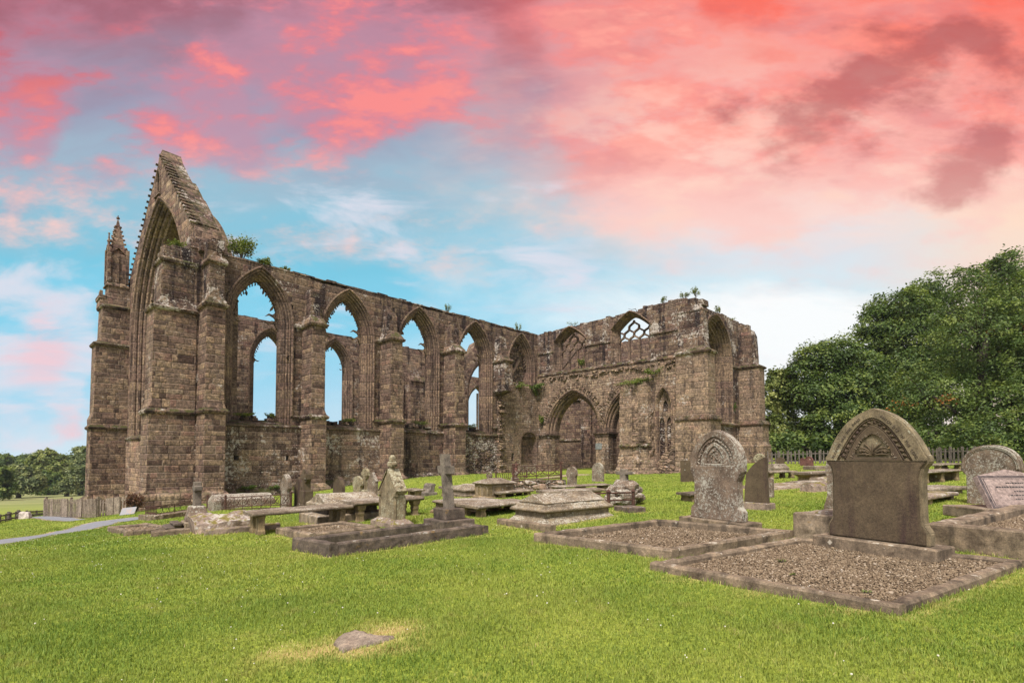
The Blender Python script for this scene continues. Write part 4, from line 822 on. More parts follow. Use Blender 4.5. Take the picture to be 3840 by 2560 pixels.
for k, (c, sl, sp, hw, rs) in enumerate(WA):
    fn = lambda n: tw_out(c, sp - .15 if n < 0 else sl, sp, hw, rs, n, 14)
    mb = MB(); sweep(mb, PT, fn, TE); w = mb.build('window', M_MOULD, tu)
    # flowing tracery: three lights with linked ogee loops
    mb = MB(); d = .66; W_ = hw - .36; T = lambda x, z, dd=.0: TE(c + x, z, d + dd); bars = []
    lw = 2 * W_ / 3; bk = 1.05; zs = sp - 1.05 + (0 if k else .0)
    for i in range(4):
        x = -W_ + i * lw
        if 0 < i < 3: bars.append(([(x, sl), (x, zs)], .075))
    def og(x0, z0, x1, z1, n=12):
        S_ = lambda t: (lambda q: q * q * (3 - 2 * q))(min(1, max(0, (t - .16) / .68))); return [(x0 + (x1 - x0) * S_(t), z0 + (z1 - z0) * t) for t in [i / n for i in range(n + 1)]]
    for i in range(3):     # heads of the lights
        xl, xr = -W_ + i * lw, -W_ + (i + 1) * lw; xm = (xl + xr) / 2
        bars += [(og(xl, zs, xm, zs + .55), .06), (og(xr, zs, xm, zs + .55), .06)]
    for i in (1, 2):       # loops above the mullions
        x = -W_ + i * lw
        for sg in (-1, 1): bars += [(og(x, zs + .0, x + sg * lw * .5, zs + .55), .06)]
    bars += [(og(-lw * .5, zs + 1.1, 0, zs + 1.7), .06), (og(lw * .5, zs + 1.1, 0, zs + 1.7), .06), (og(0, zs + .55, -lw * .5, zs + 1.1), .06), (og(0, zs + .55, lw * .5, zs + 1.1), .06), (og(-lw, zs + .55, -lw * .5, zs + 1.1), .06), (og(lw, zs + .55, lw * .5, zs + 1.1), .06), (og(-lw, zs + .55, -W_, zs + 1.0), .055), (og(lw, zs + .55, W_, zs + 1.0), .055)]
    for pth, r in bars:
        for i in range(len(pth) - 1):
            a, b_ = Vector(pth[i]), Vector(pth[i + 1]); t = (b_ - a).normalized(); nrm = Vector((-t.y, t.x)) * r
            nrm = nrm * bk; q = [a - nrm - t * .01, a + nrm - t * .01, b_ + nrm + t * .01, b_ - nrm + t * .01]; mb.poly([(p.x + c, p.y) for p in q], [], TE, d - .10, d + .10)
        if len(pth) > 3 and r < .07:
            m = pth[len(pth) // 2]; mb.poly([(c + m[0] - .09, m[1] + .02), (c + m[0], m[1] - .10), (c + m[0] + .09, m[1] + .02), (c + m[0], m[1] + .09)], [], TE, d - .06, d + .06)
    mb.build('tracery', M_MOULD, w)
# blind two light window and the torn chapel wall
mb = MB(); sweep(mb, [(-.14, -.12), (-.14, -.2), (-.05, -.2), (.0, -.1), (.06, .05), (.08, .3)], lambda n: arch(-11.5, 5.2, .62, 1.5, n, 10, 3.9 if n < 0 else 1.2), TE); w = mb.build('window', M_MOULD, PR)
mb = MB(); mb.poly([(-12.1, 1.2), (-10.9, 1.2), (-10.9, 7), (-12.1, 7)], [arch(-11.82, 3.9, .22, .6, 0, 6, 1.3), arch(-11.2, 3.9, .22, .6, 0, 6, 1.3), arch(-11.5, 5.3, .2, .5, 0, 6, 4.9)], TE, .22, .34); mb.build('tracery', M_TRB, w)
mb = MB(); mb.poly([(-12.2, 1), (-10.8, 1), (-10.8, 7), (-12.2, 7)], [], TE, .40, .46); mb.build('window_blocking', M_RUBD, w)
def jagmass(name, secs, mat, parent, seed, rough=.16, freq=1.6, sub=.22):
    mb = MB(); mb.rects(secs); return mb.build(name, mat, parent, sub=sub, rough=rough, freq=freq, fine=.07)
jagmass('torn_wall', [(-1.2, 26.2, 27.8, -11.3, -7.6), (.1, 26.3, 27.8, -11.2, -7.65), (.3, 26.55, 27.8, -11.0, -7.85), (.95, 26.6, 27.8, -10.9, -7.9), (1.15, 26.75, 27.8, -10.75, -8.0), (1.5, 26.85, 27.8, -10.7, -8.0), (5.3, 26.9, 27.8, -10.65, -8.05), (5.6, 26.95, 27.8, -10.6, -7.95), (7.0, 27.0, 27.8, -10.4, -8.0), (7.35, 27.3, 27.8, -10.1, -8.6)], M_CRUB, PR, 1)
for (b0, b1, z0, z1, a) in ((-9.2, -8.05, 1.5, 5.3, 26.80), (-10.62, -9.75, 2.6, 6.9, 26.78), (-10.6, -9.8, 1.1, 1.9, 26.7)):
    mb = MB(); mb.box(a, 27.3, b0, b1, z0, z1); mb.build('dressed_facing', M_TRB, PR, sub=.4, rough=.03, freq=2)
mb = MB(); mb.loft([[(27.0 + x, b, z + .03 * nz((b, 3, 0), 3)) for (x, z) in ((-.32, 2.14), (-.36, 2.24), (-.2, 2.36), (.1, 2.36), (.1, 2.1))] for b in np.linspace(-8.0, -10.75, 16)]); mb.build('string_course', M_STRING, PR, rough=.04, freq=4)
mb = MB(); rr = random.Random(8)
for i in range(46):
    b = rr.uniform(-13.2, -6.6); s = rr.uniform(.10, .32); x = 26.4 - rr.uniform(-.5, .25); mb.box(x - s, x + s, b - s, b + s, -.7, gz(0, 0) - .12 + rr.uniform(.02, .35), .06)
mb.build('fallen_stones', M_RUB, PR, bevel=.04)
mb = MB(); mb.rects([(-1, 27.2, 27.7, -12.9, -11.0), (1.0, 27.25, 27.7, -12.9, -11.0), (1.1, 27.4, 27.7, -12.9, -11.0), (2.0, 27.45, 27.7, -12.9, -12.1), (2.1, 27.55, 27.7, -12.9, -12.1)]); mb.build('plinth', M_RUB, PR, sub=.3, rough=.08, fine=.05)
# corner buttress
mb = MB(); mb.rects([(-1.5, 26.8, 28.95, -15.62, -12.7), (.35, 26.8, 28.95, -15.62, -12.7), (.5, 26.97, 28.85, -15.46, -12.72), (4.05, 26.98, 28.85, -15.45, -12.72), (4.45, 27.12, 28.5, -15.24, -12.74), (9.1, 27.15, 28.45, -15.22, -12.75)]); cb = mb.build('buttress', M_TRB, PR, bevel=.03)
strings(cb, (26.99, 28.8, -15.44, -12.75, 4.16, .13, .18, .25), (27.15, 28.45, -15.22, -12.75, 9.14, .16, .2, .15))
mb = MB(); mb.rects([(9.14, 27.1, 28.5, -15.2, -12.74), (9.6, 27.56, 28.5, -14.8, -12.74), (12.2, 27.58, 28.5, -14.72, -12.74), (12.25, 27.52, 28.5, -14.78, -12.74), (12.75, 27.6, 28.4, -14.5, -12.74)])
rr = random.Random(2)
for b in (-14.4, -13.8, -13.2): mb.box(27.6, 28.6, b - .35, b + .3, 12.6, 12.85 + rr.uniform(0, .25) + (b > -14) * .2, .04)
mb.build('upper_stage', M_TOP, cb, bevel=.03)
# north front and its far buttress
top = jag(37.2, 28.2, 13.2, .10, .5, 17, lambda a: 13.0 + (a - 28) * .03)
nwin = lambda n, N=14: arch(32.15, 9.3, 3.05, 3.55, n, N, 4.2)
mb = MB(); mb.poly([(28.2, -1), (37.2, -1)] + top + [(28.2, 12.8)], [nwin(0)], TN, 0, 1.4); mb.build('transept_front', M_TOP, PR)
PN = [(-.14, .02), (-.14, -.1), (-.05, -.1), (0, .02), (.08, .0), (.12, .14), (.22, .14), (.28, .30), (.38, .30), (.42, .48), (.52, .50), (.58, .66), (.68, .68), (.72, .86), (.8, .9), (.8, 1.2), (.6, 1.4)]
mb = MB(); sweep(mb, PN, lambda n: nwin(n, 16), TN); mb.build('window', M_MOULD, PR)
mb = MB(); mb.loft([[(a, -13.85 + o, z) for (o, z) in ((-.16, 4.02), (-.18, 4.12), (.0, 4.26), (1.2, 4.4), (1.2, 4.0), (0, 3.9))] for a in np.linspace(28.6, 37, 8)]); mb.loft([[(a, -13.85 + o, z) for (o, z) in ((-.14, 9.02), (-.15, 9.1), (.0, 9.24), (.05, 8.96))] for a in (35.3, 37)]); mb.build('string_course', M_STRING, PR, rough=.02)
mb = MB(); mb.rects([(-1, 36.55, 38.75, -16.2, -13.6), (1.0, 36.55, 38.75, -16.2, -13.6), (1.15, 36.75, 38.55, -15.95, -13.6), (2.3, 36.75, 38.55, -15.95, -13.6), (2.6, 36.8, 38.5, -15.78, -13.6), (4.1, 36.8, 38.5, -15.78, -13.6), (4.5, 36.9, 38.3, -15.58, -13.6), (9.1, 36.92, 38.28, -15.56, -13.6)]); fb = mb.build('buttress', M_TRB, PR, bevel=.03)
strings(fb, (36.8, 38.5, -15.78, -13.6, 4.2, .13, .18, .25), (36.92, 38.28, -15.56, -13.6, 9.16, .15, .18, .12))
mb = MB(); mb.rects([(9.15, 36.95, 38.25, -15.5, -13.6), (9.5, 37.0, 38.1, -15.2, -13.6), (11.9, 37.0, 38.0, -15.1, -13.6), (12.4, 37.05, 37.9, -14.9, -13.6)]); mb.box(37.1, 37.9, -14.6, -13.5, 12.2, 12.9, .05); mb.box(37.1, 38.1, -14.1, -13.4, 12.3, 13.15, .05); mb.build('upper_stage', M_TOP, fb, bevel=.03, sub=.5, rough=.03)
# west wall of the transept, seen through the arches
mb = MB(); mb.poly([(-13.6, -1), (15, -1)] + jag(15, -13.6, 12.9, .1, .6, 77, lambda b: 15.5 if b > .2 else 13.1), [arch(-4.6, 3.2, 1.1, 1.6, 0, 8, .2)], TW, 0, 1.1); ww = mb.build('west_wall', M_WEST, PR)
mb = MB(); mb.poly([(-6, -.8), (-3.2, -.8), (-3.2, 6), (-6, 6)], [], TW, .5, .7); mb.build('doorway_blocking', M_SOUTH, ww)
mb = MB(); sweep(mb, [(-.15, -.06), (-.15, -.1), (0, -.08), (.08, .1), (.1, .5)], lambda n: arch(-4.6, 3.2, 1.1, 1.6, n, 8, .2), TW); mb.build('doorway', M_MOULD, ww)
mb = MB(); mb.loft([[(36.3 + x, b, z) for (x, z) in ((-.12, 3.1), (-.13, 3.2), (0, 3.3), (.05, 3.05))] for b in (10, 2.6)]); mb.loft([[(36.3 + x, b, z) for (x, z) in ((-.2, 7.5), (-.22, 7.7), (0, 7.9), (.05, 7.4))] for b in (10, 2.0)]); mb.build('string_course', M_STRING, ww)
mb = MB(); mb.rects([(-1, 35.9, 36.5, 1.2, 2.5), (12, 35.9, 36.5, 1.2, 2.5)]); mb.build('pilaster', M_SOUTH, ww, bevel=.06)
mb = MB(); mb.rects([(-1, 27.0 + 8.4, 36.5, -1.6, .3), (12, 35.4, 36.5, -1.6, .3)]); mb.build('pilaster', M_SOUTH, ww, bevel=.06)
mb = MB(); mb.obox((36.28, 5.0, 11.6), (.08, 0, 0), (0, 1.7, -1.5), (0, .09, .11)); mb.build('roof_scar', M_MOULD, ww)
# paved floor inside the shell keeps turf: nothing built.  plaque fixed to the pier
pl = MB(); pl.box(-.03, 0, -.32, .32, -.26, .26); pl = pl.build('plaque', M_PLAQ, bevel=.008)
pw = O + U * 27.49 + V * -5.55 + Vector((0, 0, 2.25)); pl.location = pw; pl.rotation_euler = (0, 0, math.pi / 2 - YAW); tag(pl, 'small grey plaque fixed to the stone pier between the two arches', 'plaque')
# ------------------------------------------------------------------ graveyard
GY = R(39); FY = R(31)        # long axis of the older tombs / of the two front plots
def ax(yaw): return Vector((math.cos(yaw), math.sin(yaw), 0)), Vector((-math.sin(yaw), math.cos(yaw), 0))
def corner(px, py, xl, xr, yaw=GY):
    """near corner on the ground and the sizes along the long (u) and short (v) axes"""
    P = gp(px, py); u, v = ax(yaw); lu = along(P, u, xr); lv = along(P, v, xl); return P, max(.15, lu), max(.1, lv)
def yaw_from(px, py, ql):
    """axis of a plot whose short side runs from the near corner to the ground pixel ql"""
    P, Q = gp(px, py), gp(*ql); return math.atan2(Q.y - P.y, Q.x - P.x) - math.pi / 2, (Vector((Q.x - P.x, Q.y - P.y, 0))).length
def dryspots(P, u, v, lu, lv, r=.3):
    for k in range(int(lu / .3) + 1): q = P + u * (k * .3); DRY.append((q.x, q.y, r)); 
    for k in range(int(lv / .3) + 1): q = P + v * (k * .3); DRY.append((q.x, q.y, r))

def kerb(px, py, xl, xr, yaw, h, w, mat, label, group=None, sides='FBLR', hf=None, gravel=0, gl=None, dz=0.0, seed=1, name='grave_kerb', lv=None):
    vv = None
    if isinstance(xl, tuple): yv, lv = yaw_from(px, py, xl); vv = ax(yv)[1]; xl = xl[0]
    P, lu, lv_ = corner(px, py, xl, xr, yaw); lv = lv or lv_; u, v = ax(yaw); v = vv or v; rr = random.Random(seed)
    vl = (v.dot(ax(yaw)[0]), v.dot(ax(yaw)[1])); SK = lambda x, y, z: (x + y * vl[0], y * vl[1], z)
    t = thing(name, label, 'grave kerb', P, yaw, group)
    def zc(x, y): q = P + u * x + v * y; return gz(q.x, q.y) - P.z
    segs = {'L': ((0, 0), (0, lv)), 'F': ((w + .004, 0), (lu - w - .004, 0)), 'R': ((lu, 0), (lu, lv)), 'B': ((w + .004, lv), (lu - w - .004, lv))}
    for k in sides:
        (x0, y0), (x1, y1) = segs[k]; mb = MB(); hh = (hf or {}).get(k, h); L = math.hypot(x1 - x0, y1 - y0); n = max(2, int(L / .25)); rings = []
        for i in range(n + 1):
            t_ = i / n; x = x0 + (x1 - x0) * t_; y = y0 + (y1 - y0) * t_
            if k in 'FB': xs = (x,) * 6; sg = 1 if k == 'F' else -1; ys = (y, y, y + sg * .02, y + sg * (w - .02), y + sg * w, y + sg * w)
            else: ys = (y,) * 6; sg = 1 if k == 'L' else -1; xs = (x, x, x + sg * .02, x + sg * (w - .02), x + sg * w, x + sg * w)
            zz = zc(x, y) * .85 + dz; top = zz + hh
            rings.append([SK(xs[j], ys[j], q) for j, q in enumerate((zz - .25, top - .025, top, top, top - .025, zz - .25))])
        mb.loft(rings); mb.build('kerb_stone', mat, t, sub=.09, rough=.012, freq=5, fine=.006)
    KERB_POLYS.append([((P + u * a + v * b).x, (P + u * a + v * b).y) for a, b in ((-.01, -.01), (lu + .01, -.01), (lu + .01, lv + .01), (-.01, lv + .01))])
    dryspots(P, u, v, lu, lv, .15)
    if gravel:
        mb = MB(); nx, ny = 8, 8; ins = w * .6; vs_ = []; fs = []
        for j in range(ny + 1):
            for i in range(nx + 1):
                x = ins + (lu - 2 * ins) * i / nx; y = ins + (lv - 2 * ins) * j / ny; vs_.append(SK(x, y, zc(x, y) + dz + gravel - .012 + .012 * nz((x, y, 0), 2)))
        for j in range(ny):
            for i in range(nx): a = j * (nx + 1) + i; fs.append((a, a + 1, a + nx + 2, a + nx + 1))
        b = npmesh('earth_bed', vs_, fs, M_EARTH, t)
        dens = 4200 if P.y < 6.5 else 3000 if P.y < 11 else 1300 if P.y < 16 else 500; N = int(min(30000, (lu - 2 * ins) * (lv - 2 * ins) * dens))
        r = np.random.default_rng(seed); X = r.uniform(w, lu - w, N); Y = r.uniform(w, lv - w, N)
        W = np.array([[P.x + u.x * a + v.x * c, P.y + u.y * a + v.y * c] for a, c in zip(X, Y)]); Z = terr_np(W) - P.z + dz + gravel + .003 + .012 * np.sin(X * 5) * np.sin(Y * 4.3) + r.uniform(-.004, .012, N)
        base = np.array([(0, 0, 1), (1, 0, 0), (0, 1, 0), (-1, 0, 0), (0, -1, 0), (0, 0, -1)], float) * 1.0
        tri = np.array([(0, 1, 2), (0, 2, 3), (0, 3, 4), (0, 4, 1), (5, 2, 1), (5, 3, 2), (5, 4, 3), (5, 1, 4)])
        sc = (.0125 if P.y < 11 else .019 if P.y < 16 else .03) * np.exp(r.normal(0, .32, N)); el = np.column_stack([sc * r.uniform(.8, 1.4, N), sc * r.uniform(.6, 1.1, N), sc * r.uniform(.4, .8, N)])
        an = r.uniform(0, 6.28, N); tl = r.normal(0, .5, N); B = base[None] * el[:, None] + r.normal(0, .12, (N, 6, 3)) * sc[:, None, None]
        B = np.stack([B[..., 0], B[..., 1] * np.cos(tl)[:, None] - B[..., 2] * np.sin(tl)[:, None], B[..., 1] * np.sin(tl)[:, None] + B[..., 2] * np.cos(tl)[:, None]], -1)
        B = np.stack([B[..., 0] * np.cos(an)[:, None] - B[..., 1] * np.sin(an)[:, None], B[..., 0] * np.sin(an)[:, None] + B[..., 1] * np.cos(an)[:, None], B[..., 2]], -1)
        Vv = (B + np.stack([X + Y * vl[0], Y * vl[1], Z], -1)[:, None]).reshape(-1, 3); Fv = (tri[None] + (np.arange(N) * 6)[:, None, None]).reshape(-1, 3)
        go = npmesh('gravel', Vv, Fv, M_PEB, None, np.repeat(r.beta(2.2, 2.4, N), 6)); go.location = P; go.rotation_euler = (0, 0, yaw); struct(go, 'stuff')
    return t, P, lu, lv

# -------- headstones: outline in (x across, z up); front faces -v' (towards the viewer's left), local x runs across the face
def hs_frame(xl, xr, yb, yt, yaw, ytx=None):
    """foot of the near (right) edge, width and height"""
    P = gp(xr, yb); u, v = ax(yaw); w = along(P, v, xl); mid = P + v * (w / 2); h = hz(yt, mid) - P.z; return P, u, v, w, h
def outline(kind, w, h):
    W = w / 2
    if kind == 'round': return [(-W, 0), (-W, h - W)] + [(-W * math.cos(a), h - W + W * math.sin(a)) for a in np.linspace(.15, math.pi - .15, 15)] + [(W, h - W), (W, 0)]
    if kind == 'segment': r = .30 * w; return [(-W, 0), (-W, h - r)] + [(-W + w * t, h - r + r * math.sin(math.pi * t) ** .7) for t in np.linspace(.04, .96, 14)] + [(W, h - r), (W, 0)]
    if kind == 'shoulder': # omega: round head on a narrower shaft
        s = .82; z = h * .60
        return [(-W * s, 0), (-W * s, z - .12 * h), (-W * .92, z - .07 * h), (-W, z - .03 * h), (-W, z)] + [(-W * math.cos(a), z + (h - z) * math.sin(a) ** .85) for a in np.linspace(.12, math.pi - .12, 17)] + [(W, z), (W, z - .03 * h), (W * .92, z - .07 * h), (W * s, z - .12 * h), (W * s, 0)]
    if kind == 'gothic':
        z = h * .56; s = .86; A = [(-W * 1.0, 0), (-W * 1.0, .10 * h), (-W * .95, .125 * h), (-W * s, .155 * h), (-W * s * .97, z - .13 * h), (-W * .93, z - .06 * h), (-W * 1.0, z - .02 * h), (-W * 1.0, z + .04 * h)]
        top = arch(0, z + .04 * h, W, h - z - .04 * h, 0, 12); top = [(x, zz + 0) for x, zz in top[1:-1]]
        top = [(x * (1 + .02 * math.sin(math.pi * (zz - z) / (h - z))), zz) for x, zz in top]
        return A + top + [(-x, zz) for x, zz in reversed(A)]
    if kind == 'pointed':
        z = h * .62; s = .90; A = [(-W, 0), (-W, .09 * h), (-W * .96, .115 * h), (-W * s, .15 * h), (-W * s * .985, z - .14 * h), (-W * .93, z - .07 * h), (-W * 1.02, z - .03 * h), (-W * 1.02, z + .01 * h)]
        L = [(-W * 1.0 * t, z + (h - z) * (1 - .32 * t - .68 * t ** 3.0)) for t in [1 - (i / 16) ** 1.3 for i in range(1, 17)]]
        return A + L + [(-x, q) for x, q in reversed(L[:-1])] + [(-x, q) for x, q in reversed(A)]
    if kind == 'rect': return [(-W, 0), (-W, h * .98), (-W * .6, h), (-W * .1, h * .985), (W * .5, h), (W, h * .975), (W, 0)]
    if kind == 'gable': return [(-W, 0), (-W, h * .62), (-W * 1.06, h * .64), (-W * .5, h * .82), (0, h), (W * .5, h * .82), (W * 1.06, h * .64), (W, h * .62), (W, 0)]
    if kind == 'broken': return [(-W, 0), (-W * .92, h * .30), (-W * .80, h * .62), (-W * .55, h * .72), (-W * .2, h * .82), (W * .3, h * .93), (W * .8, h), (W * .9, h * .98), (W * .92, h * .4), (W, 0)]
    if kind == 'waist': return [(-W, 0), (-W * .95, .1 * h), (-W * .78, .2 * h), (-W * .70, .26 * h), (-W * .66, .5 * h), (-W * .72, .58 * h), (-W * .8, .63 * h)] + [(-W * .8 * math.cos(a), .66 * h + .34 * h * math.sin(a)) for a in np.linspace(.1, math.pi - .1, 13)] + [(W * .8, .63 * h), (W * .72, .58 * h), (W * .66, .5 * h), (W * .70, .26 * h), (W * .78, .2 * h), (W * .95, .1 * h), (W, 0)]
def headstone(xl, xr, yb, yt, kind, mat, label, yaw=GY, th=.12, base=None, group=None, inset=True, lean=0.0, basemat=None, letters=0, sink=.15, fit=None):
    P, u, v, w, h = hs_frame(xl, xr, yb, yt, yaw); C = P + v * (w / 2)
    t = thing('headstone', label, 'headstone', C, yaw - math.pi / 2, group)       # local +x points away from v, local -y = towards -u (the viewer's left)
    if lean: t.rotation_euler = (lean, 0, yaw - math.pi / 2)
    z0 = base[1] if base else 0.0
    T3 = lambda x, z, d: (x, d, z)
    ol = outline(kind, w, h - z0); ol = [(x, z + z0 - (0 if z > 0 else (0 if base else sink))) for x, z in ol]
    mb = MB(); mb.poly(ol, [], T3, -th / 2, th / 2); mb.build('slab', mat, t, bevel=.012, seg=2)
    if base:
        bw, bh, bt = base; mb = MB(); mb.rects([(-.2, -w / 2 * bw, w / 2 * bw, -bt, bt), (bh, -w / 2 * bw, w / 2 * bw, -bt, bt)]); mb.build('base', basemat or mat, t, bevel=.015, sub=.1, rough=.008, freq=5, fine=.004)
    if inset and kind in ('round', 'segment', 'shoulder', 'gothic'):
        # raised border following the head
        z1 = h - z0; top = [(x, z) for x, z in outline(kind, w, z1) if z > z1 * .58]; mb = MB(); sc = lambda p, k: (p[0] * k, z1 * .58 + (p[1] - z1 * .58) * k + z0)
        rows = [[(sc(p, k)[0], -th / 2 - d, sc(p, k)[1]) for p in top] for k, d in ((.96, -.001), (.95, .018), (.90, .018), (.885, .006), (.87, .006), (.855, .014), (.84, -.001))]
        vs_ = [q for r in rows for q in r]; m = len(top); mb.add(vs_, [(i * m + j, i * m + j + 1, (i + 1) * m + j + 1, (i + 1) * m + j) for i in range(len(rows) - 1) for j in range(m - 1)]); mb.build('moulding', mat, t)
    if letters:   # worn, unreadable incised lines
        mb = MB(); rr = random.Random(int(xl)); z = z0 + (h - z0) * .60
        for i in range(letters):
            x = -w * .33 + rr.uniform(0, w * .1)
            while x < w * .33:
                l = rr.uniform(.012, .035); 
                if rr.random() < .8: mb.box(x, x + l, -th / 2 - .0025, -th / 2 + .01, z - .013, z + .013)
                x += l + rr.uniform(.006, .016)
            z -= .052
        mb.build('worn_inscription', mat, t)
    KERB_POLYS.append([((C + v * a + u * b).x, (C + v * a + u * b).y) for a, b in ((-w * .5, -th * .5), (w * .5, -th * .5), (w * .5, th * .5), (-w * .5, th * .5))])
    DRY.append((C.x, C.y, w * .4)); return t, w, h, C

def tabletomb(px, py, xl, xr, yslab, label, yaw=GY, mat=None, thick=.07, legs='pair', over=.10, ytop=None, group='flat table tombs', lv=None, legmat=None, round_edge=False, lu=None):
    """px,py: ground point under the near slab corner; yslab: pixel row of the slab's upper near corner"""
    mat = mat or M_TABLE; legmat = legmat or M_TLEG
    P, lu_, lv_ = corner(px, py, xl, xr, yaw); lu = lu or lu_; lv = lv or max(.55, lv_); H = max(.2, hz(yslab, P) - P.z)
    t = thing('table_tomb', label, 'table tomb', P, yaw, group); u, v = ax(yaw)
    zc = lambda x, y: gz((P + u * x + v * y).x, (P + u * x + v * y).y) - P.z
    tilt = zc(lu, 0) * .8
    mb = MB(); n = max(3, int(lu / .2)); rings = []
    prof = [(0.02, -thick), (0, -thick * .75), (0, -thick * .25), (.025, 0), (lv - .025, 0), (lv, -thick * .25), (lv, -thick * .75), (lv - .02, -thick)]
    if round_edge: prof = [(.05, -thick), (.01, -thick * .8), (-.01, -thick * .5), (.01, -thick * .2), (.06, 0), (lv - .06, 0), (lv - .01, -thick * .2), (lv + .01, -thick * .5), (lv - .01, -thick * .8), (lv - .05, -thick)]
    for i in range(n + 1): x = lu * i / n; rings.append([(x, y, H + z + tilt * i / n) for y, z in prof])
    mb.loft(rings); mb.build('slab', mat, t, bevel=.008, sub=.16, rough=.012, freq=4, fine=.006)
    def leg(x0, x1, y0, y1, nm='leg', bal=False):
        z0 = zc((x0 + x1) / 2, (y0 + y1) / 2) - .12; z1 = H - thick + tilt * ((x0 + x1) / 2) / lu + .004; mb = MB(); a, b, c, d = x0, x1, y0, y1
        if bal:
            secs = []
            for f, k in ((0, 1.15), (.12, 1.15), (.16, .95), (.22, 1.0), (.34, .72), (.5, .66), (.62, .80), (.74, .70), (.80, .9), (.88, 1.0), (1, 1.1)):
                cx, cy, hx, hy = (a + b) / 2, (c + d) / 2, (b - a) / 2 * k, (d - c) / 2 * k; secs.append((z0 + (z1 - z0) * f, cx - hx, cx + hx, cy - hy, cy + hy))
            mb.rects(secs)
        else: mb.rects([(z0, a, b, c, d), (z0 + .2, a, b, c, d), (z0 + .24, a + .012, b - .012, c + .012, d - .012), (z1 - .05, a + .012, b - .012, c + .012, d - .012), (z1 - .04, a, b, c, d), (z1, a, b, c, d)])
        mb.build(nm, legmat, t, bevel=.006)
    o = over
    if legs == 'pair':
        for x in (o, lu - o - .16):
            for y in (.05, lv - .05 - .25): leg(x, x + .14, y, y + .25)
    elif legs == 'slab':
        for x in (o, lu - o - .16): leg(x, x + .16, .08, lv - .08)
    elif legs == 'three':
        for x in (o, lu / 2 - .1, lu - o - .2): leg(x, x + .2, .08, lv - .08)
    elif legs == 'baluster':
        for x in (o, lu - o - .2):
            for y in (.05, lv - .05 - .22): leg(x, x + .2, y, y + .22, bal=True)
    elif legs == 'flared':
        mb = MB(); secs = []
        for f, k in ((0, 1.0), (.08, 1.0), (.14, .93), (.35, .84), (.7, .80), (.9, .90), (1, .98)):
            mx, my = lu * .5 * k - .05, lv * .5 * k - .03; secs.append((-.15 + (H - thick + .15) * f, lu / 2 - mx, lu / 2 + mx, lv / 2 - my, lv / 2 + my))
        mb.rects(secs); mb.build('pedestal', legmat, t, bevel=.01)
    q = [P + u * a + v * b for a, b in ((.1, .05), (lu - .1, .05), (lu - .1, lv - .05), (.1, lv - .05))]; KERB_POLYS.append([(a.x, a.y) for a in (q if legs == 'flared' else [])]) if legs == 'flared' else None
    return t, P, lu, lv, H

def bodytomb(px, py, xl, xr, secs, label, name, cat, yaw=GY, mat=None, group=None, lv=None, lu=None, ytop=None):
    """solid tombs. secs: [(part, material, [(z, inset_end, inset_side)...])] heights in metres over the near corner"""
    P, lu_, lv_ = corner(px, py, xl, xr, yaw); lu = lu or lu_; lv = lv or lv_
    t = thing(name, label, cat, P, yaw, group); u, v = ax(yaw)
    if ytop:
        Q = P + u * (lu / 2) + v * (lv / 2); zt = hz(ytop, Q) - P.z; zm = max(z for _, _, q in secs for z, *_ in q); f = zt / zm; secs = [(a, b, [(z * f if z > 0 else z, i * min(1, f * 1.3), j * min(1, f * 1.3) if max(abs(i), abs(j)) < .3 else j) for z, i, j in q]) for a, b, q in secs]
    for part, m_, ss_ in secs:
        mb = MB(); mb.rects([(z, min(i, lu * .48), lu - min(i, lu * .48), min(j, lv * .48), lv - min(j, lv * .48)) for z, i, j in ss_]); mb.build(part, m_, t, bevel=.008, sub=.14, rough=.014, freq=4, fine=.008)
    q = [P + u * a + v * b for a, b in ((0, 0), (lu, 0), (lu, lv), (0, lv))]; KERB_POLYS.append([(a.x, a.y) for a in q]); dryspots(P, u, v, lu, lv, .18)
    return t, P, lu, lv

def text_arc(s, fn, size, mat, parent, d, ext=.004, flip=False, font_scale=1.0):
    """letters set along a curve: fn(t) -> (x, z, angle) on the slab's face"""
    for i, ch in enumerate(s):
        if ch == ' ': continue
        x, z, a = fn(i); cu = bpy.data.curves.new('letter', 'FONT'); cu.body = ch; cu.size = size; cu.extrude = ext; cu.align_x = 'CENTER'; cu.align_y = 'CENTER'; cu.resolution_u = 2
        o = bpy.data.objects.new('letter', cu); COL.objects.link(o); me = bpy.data.meshes.new_from_object(o.evaluated_get(bpy.context.evaluated_depsgraph_get())); COL.objects.unlink(o); bpy.data.objects.remove(o)
        M = Matrix.Translation((x, d, z)) @ Matrix.Rotation(-a, 4, 'Y') @ Matrix.Rotation(R(90), 4, 'X'); me.transform(M); yield me
def join_letters(gen, name, mat, parent):
    vs_, fs = [], []
    for me in gen:
        o = len(vs_); vs_ += [tuple(v.co) for v in me.vertices]; fs += [tuple(i + o for i in p.vertices) for p in me.polygons]; bpy.data.meshes.remove(me)
    me = bpy.data.meshes.new(name); me.from_pydata(vs_, [], fs); me.materials.append(mat); ob = bpy.data.objects.new(name, me); COL.objects.link(ob); ob.parent = parent; return ob

